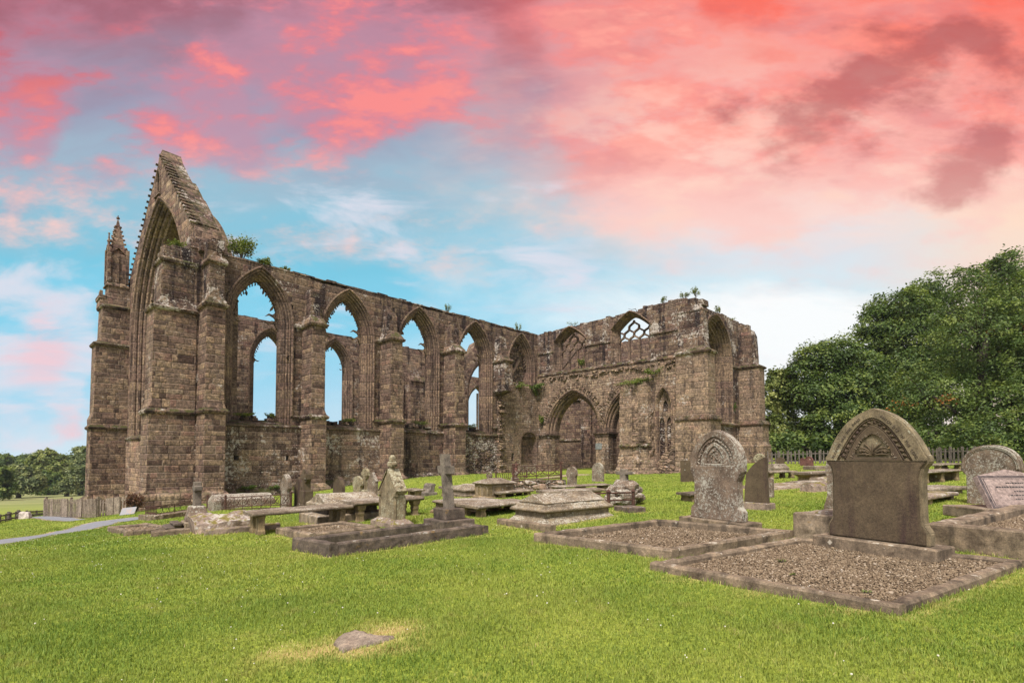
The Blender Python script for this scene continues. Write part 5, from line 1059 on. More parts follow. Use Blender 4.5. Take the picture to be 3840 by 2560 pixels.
# ======== the two front plots on the right
K1, P1, lu1, lv1 = kerb(3372, 2314, (2437, 2139), 3830, FY, .10, .13, M_KERB, 'wide kerb set of grave with broad pointed headstone, nearest to viewer', seed=1, gravel=.025)
H1, w1_, h1_, C1 = headstone(3112, 3500, 2104, 1530, 'pointed', M_H1B, 'largest headstone, brown pointed arch carved with lilies and raised lettering', FY, .17, (1.22, .18, .27), inset=False, basemat=M_KERB)
hh = h1_ - .18; W1 = w1_ / 2; z0 = .18; yf = -.17 / 2
TH = lambda x, z, d: (x, d, z)
spr1 = z0 + .60 * hh
def ring(k, top, n=16): return arch(0, spr1, W1 * k, z0 + top * hh - spr1, 0, n, None, True)
ol = [(x * .985, z0 + z * .992 + .004) for x, z in outline('pointed', w1_, hh)]; zc0 = spr1 - .002
up_ = [p for p in ol if p[1] > zc0]; lo_l = [p for p in ol if p[1] < zc0 and p[0] < 0]; lo_r = [p for p in ol if p[1] < zc0 and p[0] > 0]
mb = MB(); mb.poly([(up_[0][0], zc0)] + up_ + [(up_[-1][0], zc0)], [[(x, max(z, zc0 + .004)) for x, z in ring(.76, .925)]], TH, yf - .030, yf - .001); mb.build('arched_border', M_H1B, H1, bevel=.010, seg=2)
mb = MB(); mb.poly([(x * .965, max(z, z0 + .012)) for x, z in lo_l] + [(lo_l[-1][0] * .965, zc0 - .004), (lo_r[0][0] * .965, zc0 - .004)] + [(x * .965, max(z, z0 + .012)) for x, z in lo_r], [], TH, yf - .026, yf - .001); mb.build('inscription_panel', M_H1, H1, bevel=.012, seg=2)
mb = MB(); mb.poly(ring(.575, .865), [arch(0, z0 + .625 * hh, W1 * .37, .175 * hh, 0, 8)], TH, yf - .026, yf - .001); mb.build('inner_panel', M_H1, H1, bevel=.006)
mb = MB()
for k, tp_, r in ((.735, .913, .011), (.60, .873, .007)): mb.tube([(x, yf - .012, z) for x, z in ring(k, tp_)], r, 6)
mb.build('roll_moulding', M_H1, H1, smooth=True)
mb = MB(); pth = ring(.667, .893, 40); acc = 0
for i in range(1, len(pth)):
    acc += math.dist(pth[i], pth[i - 1])
    if acc > .062:
        acc = 0; x, z = pth[i]; r = .027; tg = (Vector(pth[i]) - Vector(pth[i - 1])).normalized(); nn = Vector((-tg.y, tg.x)); q = [Vector((x, z)) + tg * r * a + nn * r * b for a, b in ((-1, -1), (1, -1), (1, 1), (-1, 1))]
        mb.add([(p.x, yf - .001, p.y) for p in q] + [(x, yf - .030, z)], [(0, 1, 4), (1, 2, 4), (2, 3, 4), (3, 0, 4)])
mb.build('dogtooth', M_H1, H1)
mb = MB(); cz = z0 + .64 * hh
def blade(p, ang, l, wd, bend=.5):
    pts = []; a = ang
    q = Vector(p)
    for i in range(7): pts.append(q.copy()); q += Vector((math.cos(a), math.sin(a))) * l / 6; a -= bend / 6 * (1 if math.cos(ang) > 0 else -1)
    mb.tube([(p_.x, yf - .012 - .010 * math.sin(math.pi * i / 6), p_.y) for i, p_ in enumerate(pts)], [wd * (.25 + math.sin(math.pi * min(.97, (i + .6) / 7.2))) * .75 for i in range(7)], 6)
for a, l, b in ((90, .16, 0), (78, .20, .9), (102, .20, .9), (62, .22, 1.3), (118, .22, 1.3), (44, .23, 1.3), (136, .23, 1.3), (14, .2, .5), (166, .2, .5)): blade((0, cz), R(a), l * w1_ * .82, .014, b)
rr = random.Random(2)
for i in range(16): sgn = 1 if i % 2 else -1; mb.sphere((sgn * rr.uniform(.05, .24) * w1_ * .55, yf - .012, cz + rr.uniform(-.01, .07)), rr.uniform(.014, .024), 7, 5)
mb.build('lily_carving', M_H1, H1, smooth=True)
def along_arch(k, top, seg0, seg1, n):
    pth = ring(k, top, 60); L = [0]
    for i in range(1, len(pth)): L.append(L[-1] + math.dist(pth[i], pth[i - 1]))
    def fn(i):
        s_ = L[-1] * (seg0 + (seg1 - seg0) * i / max(1, n - 1)); j = min(max(q for q in range(len(L)) if L[q] <= s_), len(pth) - 2); t_ = (s_ - L[j]) / (L[j + 1] - L[j]); a, b = Vector(pth[j]), Vector(pth[j + 1]); p = a.lerp(b, t_); return p.x, p.y, math.atan2(b.y - a.y, b.x - a.x)
    return fn
for txt, k, tp_, s0, s1, sz, d in (('BLESSED ARE THE DEAD', .865, .955, .03, .40, .058, yf - .030), ('WHICH DIE IN THE LORD', .865, .955, .58, .97, .058, yf - .030), ('In Loving', .46, .82, .06, .40, .075, yf - .026), ('Memory of', .46, .82, .58, .95, .075, yf - .026)):
    join_letters(text_arc(txt, along_arch(k, tp_, s0, s1, len(txt)), sz * w1_ / 1.5, M_H1, H1, d, .006), 'lettering', M_KDARK if d < yf - .028 else M_BLOCK, H1)

K2, P2, lu2, lv2 = kerb(2519, 2104, (2001, 2033), 2975, FY, .15, .14, M_KERB, 'kerb set of the lichen covered headstone, full of brown gravel', seed=2, gravel=.03)
H2, w2_, h2_, C2 = headstone(2599, 2796, 1990, 1612, 'gothic', M_H2, 'tall pointed headstone thickly crusted with pale lichen, vine carving in its head', FY, .15, (1.30, .15, .24), inset=False, basemat=M_KERB, letters=11)
hh2 = h2_ - .15; W2 = w2_ / 2; yf2 = -.075; spr2 = .15 + .60 * hh2
def ring2(k, top, n=14): return arch(0, spr2, W2 * k, .15 + top * hh2 - spr2, 0, n)
mb = MB(); mb.poly([(x * .985, .15 + z * .992 + .003) for x, z in outline('gothic', w2_, hh2)], [ring2(.74, .925)], TH, yf2 - .022, yf2 - .001); mb.build('arched_border', M_H2, H2, bevel=.008)
mb = MB(); mb.poly(ring2(.55, .86), [arch(0, .15 + .62 * hh2, W2 * .36, .20 * hh2, 0, 8)], TH, yf2 - .020, yf2 - .001); mb.build('inner_panel', M_H2, H2, bevel=.006)
mb = MB(); rr = random.Random(5)
for x, z in ring2(.645, .893, 26): mb.sphere((x + rr.uniform(-.012, .012), yf2 - .010, z + rr.uniform(-.012, .012)), rr.uniform(.014, .024), 6, 4, (1, .8, 1))
for i in range(26):
    t_ = rr.random(); x = rr.uniform(-.34, .34) * W2 * (1 - t_ * .8); mb.sphere((x, yf2 - .010, .15 + (.625 + .17 * t_) * hh2), rr.uniform(.012, .02), 6, 4)
mb.build('vine_carving', M_H2, H2, smooth=True)

# ======== other headstones
headstone(2791, 2884, 1912, 1712, 'broken', M_H1, 'brown headstone with slanting broken top, just behind the lichen crusted pointed headstone', GY, .12, (1.25, .16, .18), inset=False, basemat=M_MOSSY)
headstone(2876, 2900, 1866, 1790, 'segment', M_H2, 'small lichened headstone half hidden behind the slanting broken one', GY, .12, inset=False)
headstone(2552, 2610, 1806, 1724, 'rect', M_H1, 'dark flat topped headstone standing close to the transept corner', R(44), .10, inset=False)
headstone(3088, 3195, 1925, 1690, 'waist', M_H2, 'narrow waisted lichened headstone peeping out behind the largest headstone', FY, .13, inset=False)
headstone(3607, 3842, 1900, 1667, 'shoulder', M_H2, 'broad round headed headstone speckled with lichen in front of the dark tree', R(24), .15, letters=8)
headstone(2909, 2944, 1752, 1713, 'shoulder', M_H1, 'dark round headstone in front of the paling fence near the far buttress', GY, .12, inset=False)
headstone(3018, 3050, 1754, 1711, 'round', M_RED, 'reddish round headstone with mossy rim, right one of a pair by the fence', R(30), .12)
headstone(3000, 3019, 1745, 1716, 'round', M_RED, 'small reddish headstone, left one of a pair by the fence', R(30), .12)
headstone(2126, 2164, 1824, 1748, 'shoulder', M_H2, 'pale slim round headstone in front of the open arch', R(42), .13, inset=False)
headstone(2222, 2263, 1806, 1734, 'round', M_H2, 'mottled round headstone beside the pier, shadowy at its right shoulder', R(42), .14, inset=False)
headstone(1060, 1086, 1903, 1777, 'shoulder', M_H2, 'tall thin headstone with arched head against the rusty railing end', R(44), .16, letters=9)
headstone(1112, 1136, 1898, 1786, 'gable', M_H1, 'grey brown headstone leaning out behind the ring cross', R(44), .14, inset=False)
headstone(1256, 1288, 1868, 1786, 'round', M_H1, 'brown round headstone with ribbed edge below the choir buttress', R(40), .16, letters=6)
headstone(1328, 1358, 1866, 1784, 'shoulder', M_HG, 'left one of three crowded headstones near the wall, yellowish lichen', R(42), .14, inset=False, letters=4)
headstone(1384, 1413, 1866, 1768, 'gable', M_H2, 'right one of three crowded headstones, with crocketed pointed head', R(42), .14, inset=False)

def crossstone(px, py, pt, w_arm, label, mat, yaw=GY, ring=False, sh=.16, th=.13, steps=(), lean=(0, 0), arm_h=None, arm_z=.74, taper=.0, name='stone_cross', group=None, shaft_base=0.0):
    P = gp(px, py); H = hz(pt, P) - P.z; t = thing(name, label, 'cross', P, yaw - math.pi / 2, group); z = 0.0; arm_h = arm_h or sh
    for (hw_, hd, h_) in steps:
        mb = MB(); mb.box(-hw_, hw_, -hd, hd, z - (.2 if z == 0 else 0), z + h_, .004); mb.build('step', M_KDARK if mat is M_CROSS else mat, t, bevel=.012, sub=.1, rough=.008, freq=5, fine=.004); z += h_ + .002
    lx, ly = lean; L = lambda x, y, zz: (x + lx * (zz - z), y + ly * (zz - z), zz)
    mb = MB(); k = 1 + taper; b = sh / 2
    ar = z + (H - z) * arm_z
    prof = [(-b * k, z - .05), (-b, ar - arm_h / 2), (-w_arm / 2, ar - arm_h / 2), (-w_arm / 2, ar + arm_h / 2), (-b, ar + arm_h / 2), (-b, H), (b, H), (b, ar + arm_h / 2), (w_arm / 2, ar + arm_h / 2), (w_arm / 2, ar - arm_h / 2), (b, ar - arm_h / 2), (b * k, z - .05)]
    mb.poly(prof, [], lambda x, zz, d: L(x, d, zz), -th / 2, th / 2); mb.build('cross', mat, t, bevel=.012, seg=2)
    if ring:
        mb = MB(); r = w_arm * .40; n = 20; rings_ = []
        for i in range(n): a = 2 * math.pi * i / n; ca, sa = math.cos(a), math.sin(a); rings_.append([L(ca * (r + o), d, ar + sa * (r + o)) for o, d in ((-.035, -th * .36), (.035, -th * .36), (.035, th * .36), (-.035, th * .36))])
        mb.loft(rings_ + [rings_[0]], cap=False); mb.build('ring', mat, t)
    DRY.append((P.x, P.y, .4)); return t, P, H
crossstone(1148, 1898, 1768, .62, 'ring headed stone cross with rope carving near the choir wall', M_H1, R(40), True, .2, .26, ((.36, .22, .12), (.26, .18, .5)), taper=.25)
crossstone(1371, 1864, 1756, .55, 'stone cross between two headstones below the choir wall', M_HG, R(42), True, .19, .2, ((.26, .2, .35),), taper=.3)
crossstone(2850, 1782, 1706, .62, 'pale green wheel cross beyond the slanting broken headstone', M_HG, GY, True, .17, .14, ((.3, .2, .35),), taper=.2)
crossstone(1835, 1806, 1777, .5, 'small ring cross behind the hipped chest tomb', M_H2, GY, True, .12, .12, ((.18, .14, .12),))
crossstone(1931, 1806, 1771, .45, 'small lichened cross with rounded arms by the rusty railing', M_H2, GY, True, .13, .14, ((.18, .16, .25),))
# leaning dark based cross and its narrow kerb
kerb(1234, 2090, (1096, 2064), 1832, R(40), .19, .13, M_KDARK, 'narrow sooty kerb set at the foot of the leaning stone cross', seed=3, hf={'L': .21, 'R': .17})
crossstone(1684, 1990, 1701, .40, 'tall leaning stone cross on two dark square steps', M_CROSS, R(40), False, .165, .155, ((.36, .36, .24), (.22, .22, .20)), lean=(-.13, -.02), arm_h=.16, arm_z=.70, taper=.15)
# gabled headstone
kerb(1158, 2026, (1034, 2001), 1430, GY, .12, .13, M_KERB, 'weathered kerb set with gravel behind the sooty one', seed=4, gravel=.05)
P, u, v, w, h = hs_frame(1443, 1500, 1975, 1765, GY); C = P + v * (w / 2)
t = thing('gabled_headstone', 'yellowish lichened headstone with steep crocketed gable and cross on top', 'headstone', C, GY - math.pi / 2)
mb = MB(); mb.poly([(-w * .5, -.1), (-w * .5, h * .60), (-w * .56, h * .62), (0, h * 1.0), (w * .56, h * .62), (w * .5, h * .60), (w * .5, -.1)], [], TH, -.11, .11); mb.build('slab', M_HG, t, bevel=.012)
mb = MB()
for sg in (-1, 1):
    mb.obox((sg * w * .30, 0, h * .82), (sg * w * .27, 0, -h * .195), (0, .13, 0), (.018, 0, .03 * sg * sg))
    for i in range(4): f = .12 + i * .25; mb.sphere((sg * w * .56 * f, .0, h * (1 - .38 * f) + .05), .045, 6, 4, (1, 1.8, 1))
mb.build('coping', M_HG, t)
mb = MB()
for sg in (-1, 1): mb.tube([(sg * w * .47, -.10, 0), (sg * w * .47, -.10, h * .55)], .035, 7); mb.box(sg * w * .47 - .05, sg * w * .47 + .05, -.15, -.06, h * .55, h * .62); mb.tube([(sg * w * .47, .10, 0), (sg * w * .47, .10, h * .55)], .035, 7)
mb.build('corner_shaft', M_HG, t)
mb = MB(); ch = hz(1710, C) - C.z - h; mb.box(-.05, .05, -.05, .05, h - .12, h + ch * .4); mb.box(-.10, .10, -.07, .07, h + ch * .30, h + ch * .62, .01); mb.box(-.06, .06, -.06, .06, h + ch * .6, h + ch * .95); mb.sphere((0, 0, h + ch * .86), .075, 9, 6, (.9, .9, 1.1)); mb.sphere((-.10, 0, h + ch * .46), .07, 8, 5); mb.sphere((.10, 0, h + ch * .46), .07, 8, 5); mb.build('cross', M_HG, t, bevel=.015)
mb = MB(); mb.rects([(-.2, -w * .72, w * .72, -.24, .24), (.08, -w * .72, w * .72, -.24, .24), (.16, -w * .54, w * .54, -.14, .14)]); mb.build('base', M_MOSSY, t, sub=.1, rough=.02, freq=4, fine=.01)
# cross on a tapered lichened pedestal, sinking sideways into broken kerbs
P = gp(737, 1985); t = thing('pedestal_cross', 'plain stone cross on a tapered block white with lichen', 'cross', P, R(40) - math.pi / 2); zA, zB, zC = hz(1950, P) - P.z, hz(1895, P) - P.z, hz(1805, P) - P.z
mb = MB(); mb.rects([(-.1, -.31, .31, -.30, .30), (zA, -.30, .30, -.28, .28)]); mb.build('base', M_BLOCK, t, bevel=.02, sub=.1, rough=.02, fine=.01)
mb = MB(); mb.rects([(zA + .003, -.26, .26, -.24, .24), (zA + .05, -.25, .25, -.23, .23), (zB, -.17, .17, -.16, .16)]); mb.build('pedestal', M_H2, t, bevel=.02, sub=.1, rough=.02, fine=.01)
mb = MB(); q = zC - zB; mb.poly([(-.085, zB - .02), (-.075, zB + q * .62), (-.17, zB + q * .62), (-.17, zB + q * .82), (-.075, zB + q * .82), (-.075, zC), (.075, zC), (.075, zB + q * .82), (.17, zB + q * .82), (.17, zB + q * .62), (.075, zB + q * .62), (.085, zB - .02)], [], TH, -.08, .08); mb.build('cross', M_CROSS, t, bevel=.012)
mb = MB(); k_ = 0
for (a, b, c, d, e, f) in ((-.62, -.30, -.75, -.30, -.1, .06), (-.56, -.28, -.62, -.32, .06, .13), (-.45, -.2, -.5, -.32, .13, .20)): mb.box(a, b + .45, c, d, e, f, .015)
mb.build('broken_step', M_KDARK, t, bevel=.02, sub=.12, rough=.015)

# ======== kerbs and slabs on the left
kerb(472, 2010, (402, 1993), 655, GY, .11, .13, M_KERB, 'left kerb set with dead leaves in it, nearest to the path', seed=5, gravel=.04)
P, lu_, _ = corner(523, 2019, 515, 760, GY); t, *_ = kerb(523, 2019, 515, 760, GY, .12, .2, M_KERB, 'single low kerb stone below the pedestal cross', seed=6, sides='F', lv=.22)
def roughslab(px, py, xl, xr, h, label, mat, name='ledger_slab', yaw=GY, lv=None, amp=.05, cat='grave slab', group=None, sub=.1):
    P, lu_, lv_ = corner(px, py, xl, xr, yaw); lv_ = lv or lv_; t = thing(name, label, cat, P, yaw, group); u, v = ax(yaw)
    zc = gz((P + u * lu_).x, (P + u * lu_).y) - P.z
    mb = MB(); mb.loft([[(x, 0, z - .15), (x, .02, z + h * .7), (x, lv_ * .25, z + h), (x, lv_ * .75, z + h * 1.02), (x, lv_ - .02, z + h * .75), (x, lv_, z - .15)] for x, z in [(lu_ * i / 8, zc * i / 8) for i in range(9)]])
    mb.build('slab', mat, t, sub=sub, rough=amp, freq=2.6, fine=amp * .4); dryspots(P, u, v, lu_, lv_, .2)
    q = [P + u * a + v * b for a, b in ((0, 0), (lu_, 0), (lu_, lv_), (0, lv_))]; KERB_POLYS.append([(a.x, a.y) for a in q]); return t
roughslab(728, 2006, 690, 955, .30, 'broken mossy tomb slab, yellow moss on pinkish stone', M_MOSSY, 'broken_tomb', GY, 1.3, .12)
kerb(735, 2016, 700, 1085, GY, .14, .16, M_MOSSY, 'mossy kerb along the front of the broken slab', seed=7, sides='F', lv=.2)
roughslab(2900, 1838, 2900, 3056, .10, 'sunken flat slab with mossy top beside the slanting headstone', M_MOSSY, yaw=R(20), lv=1.5, amp=.015)
roughslab(2995, 1816, 2990, 3098, .09, 'thin white edged slab in the grass behind the mossy slab', M_TABLE, yaw=R(12), lv=.7, amp=.012)
roughslab(3050, 1845, 3047, 3160, .24, 'rounded trough like stone topped with yellow moss left of the largest headstone', M_MOSSY, 'mossy_stone', R(20), .5, .05, 'stone')
roughslab(3070, 1806, 3058, 3140, .16, 'low mossy stone under the flared table tomb', M_MOSSY, 'mossy_stone', R(20), .45, .04, 'stone')

# ======== table tombs
tabletomb(945, 2012, 906, 1328, 1925, 'longest table tomb, thin slab on two pairs of square legs, front left', R(40), over=.12, legs='pair', lv=.8, group=None)
tabletomb(1330, 1962, 1310, 1594, 1882, 'table tomb with round edged slab on carved baluster legs', R(42), legs='baluster', round_edge=True, thick=.10, lv=.9, group=None)
tabletomb(1555, 1880, 1522, 1597, 1836, 'short table tomb with frilled slab edge behind the gabled headstone', R(36), legs='pair', lv=.9, group=None)
tabletomb(1795, 1940, 1709, 2004, 1898, 'wide table tomb with lichen dotted slab left of the coped tomb', R(40), thick=.07, legs='pair', over=.12, group=None)
tabletomb(1878, 1867, 1829, 2003, 1848, 'small table tomb between the chest tomb and the wide table tomb', R(36), legs='pair', thick=.08, group=None)
tabletomb(1680, 1862, 1662, 1760, 1826, 'table tomb with scroll cut legs right of the leaning cross', R(36), legs='slab', round_edge=True, thick=.085, lv=.8, group=None)
tabletomb(2085, 1852, 2076, 2294, 1824, 'very thin long slab on four short legs in front of two pale headstones', R(15), thick=.05, legs='three', lv=.8, group=None)
tabletomb(2040, 1880, 2028, 2268, 1842, 'moulded table tomb slab right behind the coped tomb', R(15), thick=.09, legs='three', lv=.8, group=None)
tabletomb(2590, 1884, 2563, 2680, 1850, 'low dark bench like table tomb left of the lichen crusted headstone', R(15), thick=.07, legs='slab', lv=.7, mat=M_KDARK, group=None)
tabletomb(3030, 1806, 2962, 3200, 1771, 'table tomb on one flared pedestal left of the largest headstone', R(14), thick=.10, legs='flared', group=None)
tabletomb(2890, 1796, 2862, 2990, 1768, 'table tomb on slender legs left of the flared one', R(14), thick=.08, legs='pair', lv=.9, group=None)
tabletomb(3478, 1815, 3455, 3612, 1768, 'round edged table tomb on three stout legs right of the largest headstone', R(26), thick=.08, legs='three', lv=.8, round_edge=True, group=None)
tabletomb(3525, 1764, 3505, 3612, 1741, 'farthest table tomb on the right, under the dark tree', R(26), thick=.07, legs='pair', lv=.9, group=None)
tabletomb(3460, 1868, 3440, 3628, 1834, 'table tomb with thick plain slab behind the raised plot', R(16), thick=.10, legs='slab', lv=.8, group=None)
tabletomb(3490, 1893, 3400, 3590, 1866, 'low table tomb with yellow moss along its slab edge', R(30), thick=.09, legs='pair', mat=M_MOSSY, group=None)

# ======== solid tombs
zz = [hz(y, gp(2034, 1975)) - gp(2034, 1975).z for y in (1918, 1895, 1875, 1858)]
bodytomb(2040, 1973, 1938, 2310, [('plinth', M_COPED, [(-.2, -.02, -.02), (.02, -.02, -.02), (.18, .14, .12), (.21, .14, .12)]), ('body', M_COPED, [(.20, .16, .14), (.40, .16, .14)]), ('lid', M_COPED, [(.38, .15, .13), (.42, .06, .05), (.48, .06, .05), (.56, .16, .15), (.60, .18, .17), (.68, .28, .24)]), ('ridge', M_COPED, [(.67, .24, .22), (.69, .22, .20), (.95, .25, .545), (.98, .25, .545)])], 'coped stone tomb with roof shaped lid and small end gables, middle of the lawn', 'coped_tomb', 'tomb', R(39.5), lv=1.15, ytop=1844)
kerb(2062, 1994, 1880, 2075, GY, .12, .15, M_KERB, 'short kerb at the foot of the coped tomb', seed=9, sides='L', lv=1.6)
bodytomb(1830, 1868, 1776, 1932, [('plinth', M_TLEG, [(-.2, -.05, -.05), (.06, -.05, -.05), (.12, .03, .03)]), ('chest', M_TLEG, [(.1, .05, .05), (.98, .05, .05)]), ('lid', M_TABLE, [(.96, .0, .0), (1.02, -.09, -.09), (1.08, -.09, -.09), (1.12, -.02, -.02), (1.42, .55, .42)])], 'chest tomb with hipped stone lid and arched side panels', 'chest_tomb', 'tomb', R(38), ytop=1791)
t = bpy.data.objects['chest_tomb']; mb = MB(); T4 = lambda x, z, d: (.05 - d, x, z)
zc_ = hz(1815, gp(1830, 1868)) - gp(1830, 1868).z
for yc in (.22, .58): sweep(mb, [(-.04, .0), (-.04, .03), (0, .03), (.03, .0)], lambda n: arch(yc, zc_ * .55, .12, zc_ * .25, n, 6, .08), T4)
mb.build('arched_panel', M_BLOCK, t); mb = MB(); mb.poly([(.2, .10), (1.2, .10), (1.2, zc_ * .88), (.2, zc_ * .88)], [[(.28, .15), (1.12, .15), (1.12, zc_ * .80), (.28, zc_ * .80)]], lambda x, z, d: (x, .05 - d, z), .0, .03); mb.build('side_panel', M_TABLE, t)
bodytomb(1745, 1864, 1719, 1800, [('body', M_TABLE, [(-.2, -.06, -.06), (.16, -.06, -.06), (.17, .04, .04), (.42, .04, .04), (.44, -.02, -.02), (.52, -.02, -.02)]), ('lid', M_COPED, [(.53, .0, .0), (.95, .48, .45), (.97, .5, .5)])], 'small pyramid topped tomb beside the chest tomb', 'pyramid_tomb', 'tomb', R(38), lv=1.1, lu=1.3, ytop=1812)
bodytomb(1700, 1930, 1660, 1890, [('plinth', M_TLEG, [(-.2, -.1, -.1), (.05, -.1, -.1), (.14, .03, .03)]), ('body', M_TABLE, [(.12, .06, .06), (.46, .06, .06)]), ('slab', M_TABLE, [(.45, .02, .02), (.50, -.05, -.05), (.58, -.05, -.05), (.62, .02, .02)])], 'low altar tomb behind the wide table tomb', 'altar_tomb', 'tomb', R(38), lv=1.0, ytop=1872)
bodytomb(1192, 1968, 1124, 1470, [('block', M_BLOCK, [(-.2, -.0, -.0), (.30, .0, .0), (.34, .04, .04)]), ('lid', M_COPED, [(.60, .24, .14), (.64, .18, .08), (.76, .18, .08), (.80, .26, .14), (1.12, .28, .50), (1.15, .28, .52)]), ('inner_chest', M_KDARK, [(.33, .4, .2), (.62, .4, .2)])], 'long lichen furred coped lid behind the longest table tomb', 'coped_tomb', 'tomb', R(41), lv=1.25, ytop=1846)
t, P, lu_, lv_ = bodytomb(800, 1916, 770, 1035, [('lid', M_H2, [(-.2, .0, .0), (.5, .0, .0), (.62, .02, .02), (.92, .12, .30)])], 'slab like coped tomb inside the iron railing, whitened by lichen', 'coped_tomb', 'tomb', R(42), lv=1.1, ytop=1850)
bodytomb(3300, 2064, 2969, 3420, [('block', M_BLOCK, [(-.2, .0, .0), (.50, .0, .0), (.52, .02, .02)]), ('top_slab', M_MOSSY, [(.521, .12, .25), (.58, .16, .3)])], 'square stone block standing behind the largest headstone on its left', 'stone_block', 'stone', FY, lu=.75, ytop=1916)
bodytomb(2360, 1924, 2296, 2420, [('block', M_KDARK, [(-.2, 0, 0), (.26, 0, 0), (.30, .02, .02)])], 'dark stone block at the foot of the rocky mound', 'stone_block', 'stone', R(25), lv=.6, ytop=1897)
bodytomb(2905, 1770, 2889, 2960, [('chest', M_TABLE, [(-.2, 0, 0), (.35, 0, 0), (.7, .1, .25), (.72, .1, .3)])], 'small roof lidded tomb by the far buttress', 'coped_tomb', 'tomb', R(20), lv=.9, ytop=1738)
bodytomb(3060, 1762, 3052, 3105, [('chest', M_TABLE, [(-.2, 0, 0), (.34, 0, 0), (.40, .05, .05)])], 'low tomb right of the reddish headstones by the fence', 'altar_tomb', 'tomb', R(20), lv=.9, ytop=1746)
# scroll topped stone
P, u, v, w, h = hs_frame(1588, 1614, 1856, 1811, R(38)); t = thing('scroll_headstone', 'small grey headstone rolled over at the top like a scroll', 'headstone', P + v * w / 2, R(38) - math.pi / 2)
mb = MB(); mb.loft([[(x, y, z * h) for y, z in ((-.22, 0), (-.16, .2), (.0, .55), (.02, .8), (.08, .97), (.2, 1.0), (.28, .9), (.24, .8), (.2, .5), (.22, 0))] for x in (-w / 2, w / 2)]); mb.build('slab', M_CROSS, t, bevel=.02); mb = MB(); mb.box(-w * .6, w * .6, -.32, .3, -.1, .12); mb.build('base', M_CROSS, t, bevel=.02)
# rocky mound with a cross
P = gp(2341, 1890); t = thing('rock_cairn', 'rounded mound of rough boulders carrying a small plain cross', 'cairn', P, R(40)); rw = 58 / F_PX * P.y; rh = hz(1812, P) - P.z
mb = MB(); mb.sphere((0, 0, rh * .42), 1.0, 20, 12, (rw * .92, rw * .8, rh * .56)); mb.build('core', M_RUB, t, sub=.15, rough=.06, freq=3, fine=.03)
mb = MB(); rr = random.Random(6)
for i in range(90):
    a = rr.uniform(0, 6.28); e = rr.uniform(-.5, 1.45); c = Vector((math.cos(a) * math.cos(e) * rw * .93, math.sin(a) * math.cos(e) * rw * .82, rh * .42 + math.sin(e) * rh * .56)); s_ = rr.uniform(.07, .2); mb.sphere(c, s_, 7, 5, (rr.uniform(.8, 1.3), rr.uniform(.8, 1.2), rr.uniform(.5, .9)))
mb.build('boulder', M_H2, t, sub=.09, rough=.04, freq=6); bpy.data.objects['boulder']['kind'] = 'stuff'
mb = MB(); q = hz(1758, P) - P.z - rh; mb.rects([(rh - .25, -.2, .2, -.2, .2), (rh + .02, -.13, .13, -.13, .13), (rh + q * .3, -.09, .09, -.09, .09), (rh + q, -.085, .085, -.085, .085)]); mb.box(-.07, .07, -.24, .24, rh + q * .62, rh + q * .85); mb.build('cross', M_CROSS, t, bevel=.012)
KERB_POLYS.append([(P.x + rw * .8 * math.cos(a), P.y + rw * .7 * math.sin(a)) for a in np.linspace(0, 6, 10)])
# raised plot with slanting granite tablet
K3, P3, lu3, lv3 = kerb(4240, 2150, 3467, 4500, FY, .36, .24, M_KERB, 'raised plot walled by thick lichened kerbs at the right edge, filled with gravel', seed=11, gravel=.22)
Pt = gp(3746, 1990); P = Pt + Vector((.25, .35, 0)); P.z = gz(P.x, P.y) + .24; t = thing('granite_tablet', 'slanting pink granite desk tablet with dark worn lettering on the raised plot', 'memorial tablet', P, R(2))
sl = lambda x, s_, d: (x + s_ * .10, s_ * .5 - d * .7, .06 + s_ * .62 + d * .4)
mb = MB(); mb.poly([(0, 0), (1.3, 0), (1.24, .88), (.66, 1.06), (.06, .88)], [], sl, 0, -.12); mb.build('slab', M_GRAN, t, bevel=.006)
mb = MB(); mb.poly([(.01, .012), (1.29, .012), (1.232, .875), (.07, .875)], [[(.055, .06), (1.245, .06), (1.19, .825), (.112, .825)]], sl, 0, .004); mb.poly([(.075, .08), (1.225, .08), (1.172, .805), (.13, .805)], [[(.09, .095), (1.21, .095), (1.16, .79), (.145, .79)]], sl, 0, .003); mb.build('border', M_GRAND, t)
mb = MB(); rr = random.Random(4)
for (z, x0, x1, hh_) in ((.66, .50, 1.0, .035), (.55, .28, 1.1, .04), (.44, .56, .9, .035), (.34, .46, 1.05, .03), (.24, .5, .95, .03)):
    x = x0
    while x < x1: l = rr.uniform(.02, .05); mb.poly([(x, z), (x + l, z), (x + l * .9, z + hh_), (x + .004, z + hh_)], [], sl, 0, .003); x += l + rr.uniform(.006, .014)
mb.build('worn_inscription', M_LEAD, t)
mb = MB(); mb.box(-.22, 1.5, -.20, .75, -.12, .07); mb.build('base', M_BLOCK, t, bevel=.015)
# half buried stone in the front lawn
A, B = gp(1253, 2420), gp(1479, 2400); P = gp(1300, 2428); t = thing('buried_stone', 'flat brown stone sunk in the foreground lawn amid parched grass', 'stone', P, 0)
bl = [(1253, 2425), (1262, 2408), (1290, 2392), (1330, 2384), (1362, 2388), (1385, 2398), (1430, 2401), (1482, 2401), (1445, 2415), (1400, 2428), (1340, 2440), (1300, 2452), (1283, 2457), (1268, 2444)]
pp = [gp(*q) - P for q in bl]; cxy = sum(pp, Vector()) / len(pp); rings = [[(p.x + (cxy.x - p.x) * k, p.y + (cxy.y - p.y) * k, z) for p in pp] for k, z in ((-.02, -.08), (0, .02), (.08, .045), (.35, .06), (.8, .05))]
mb = MB(); mb.loft(rings); mb.build('stone', M_FIELD, t, sub=.04, rough=.014, freq=7, fine=.008, smooth=True); KERB_POLYS.append([((P + p).x, (P + p).y) for p in pp]); s_ = bpy.data.objects['stone']
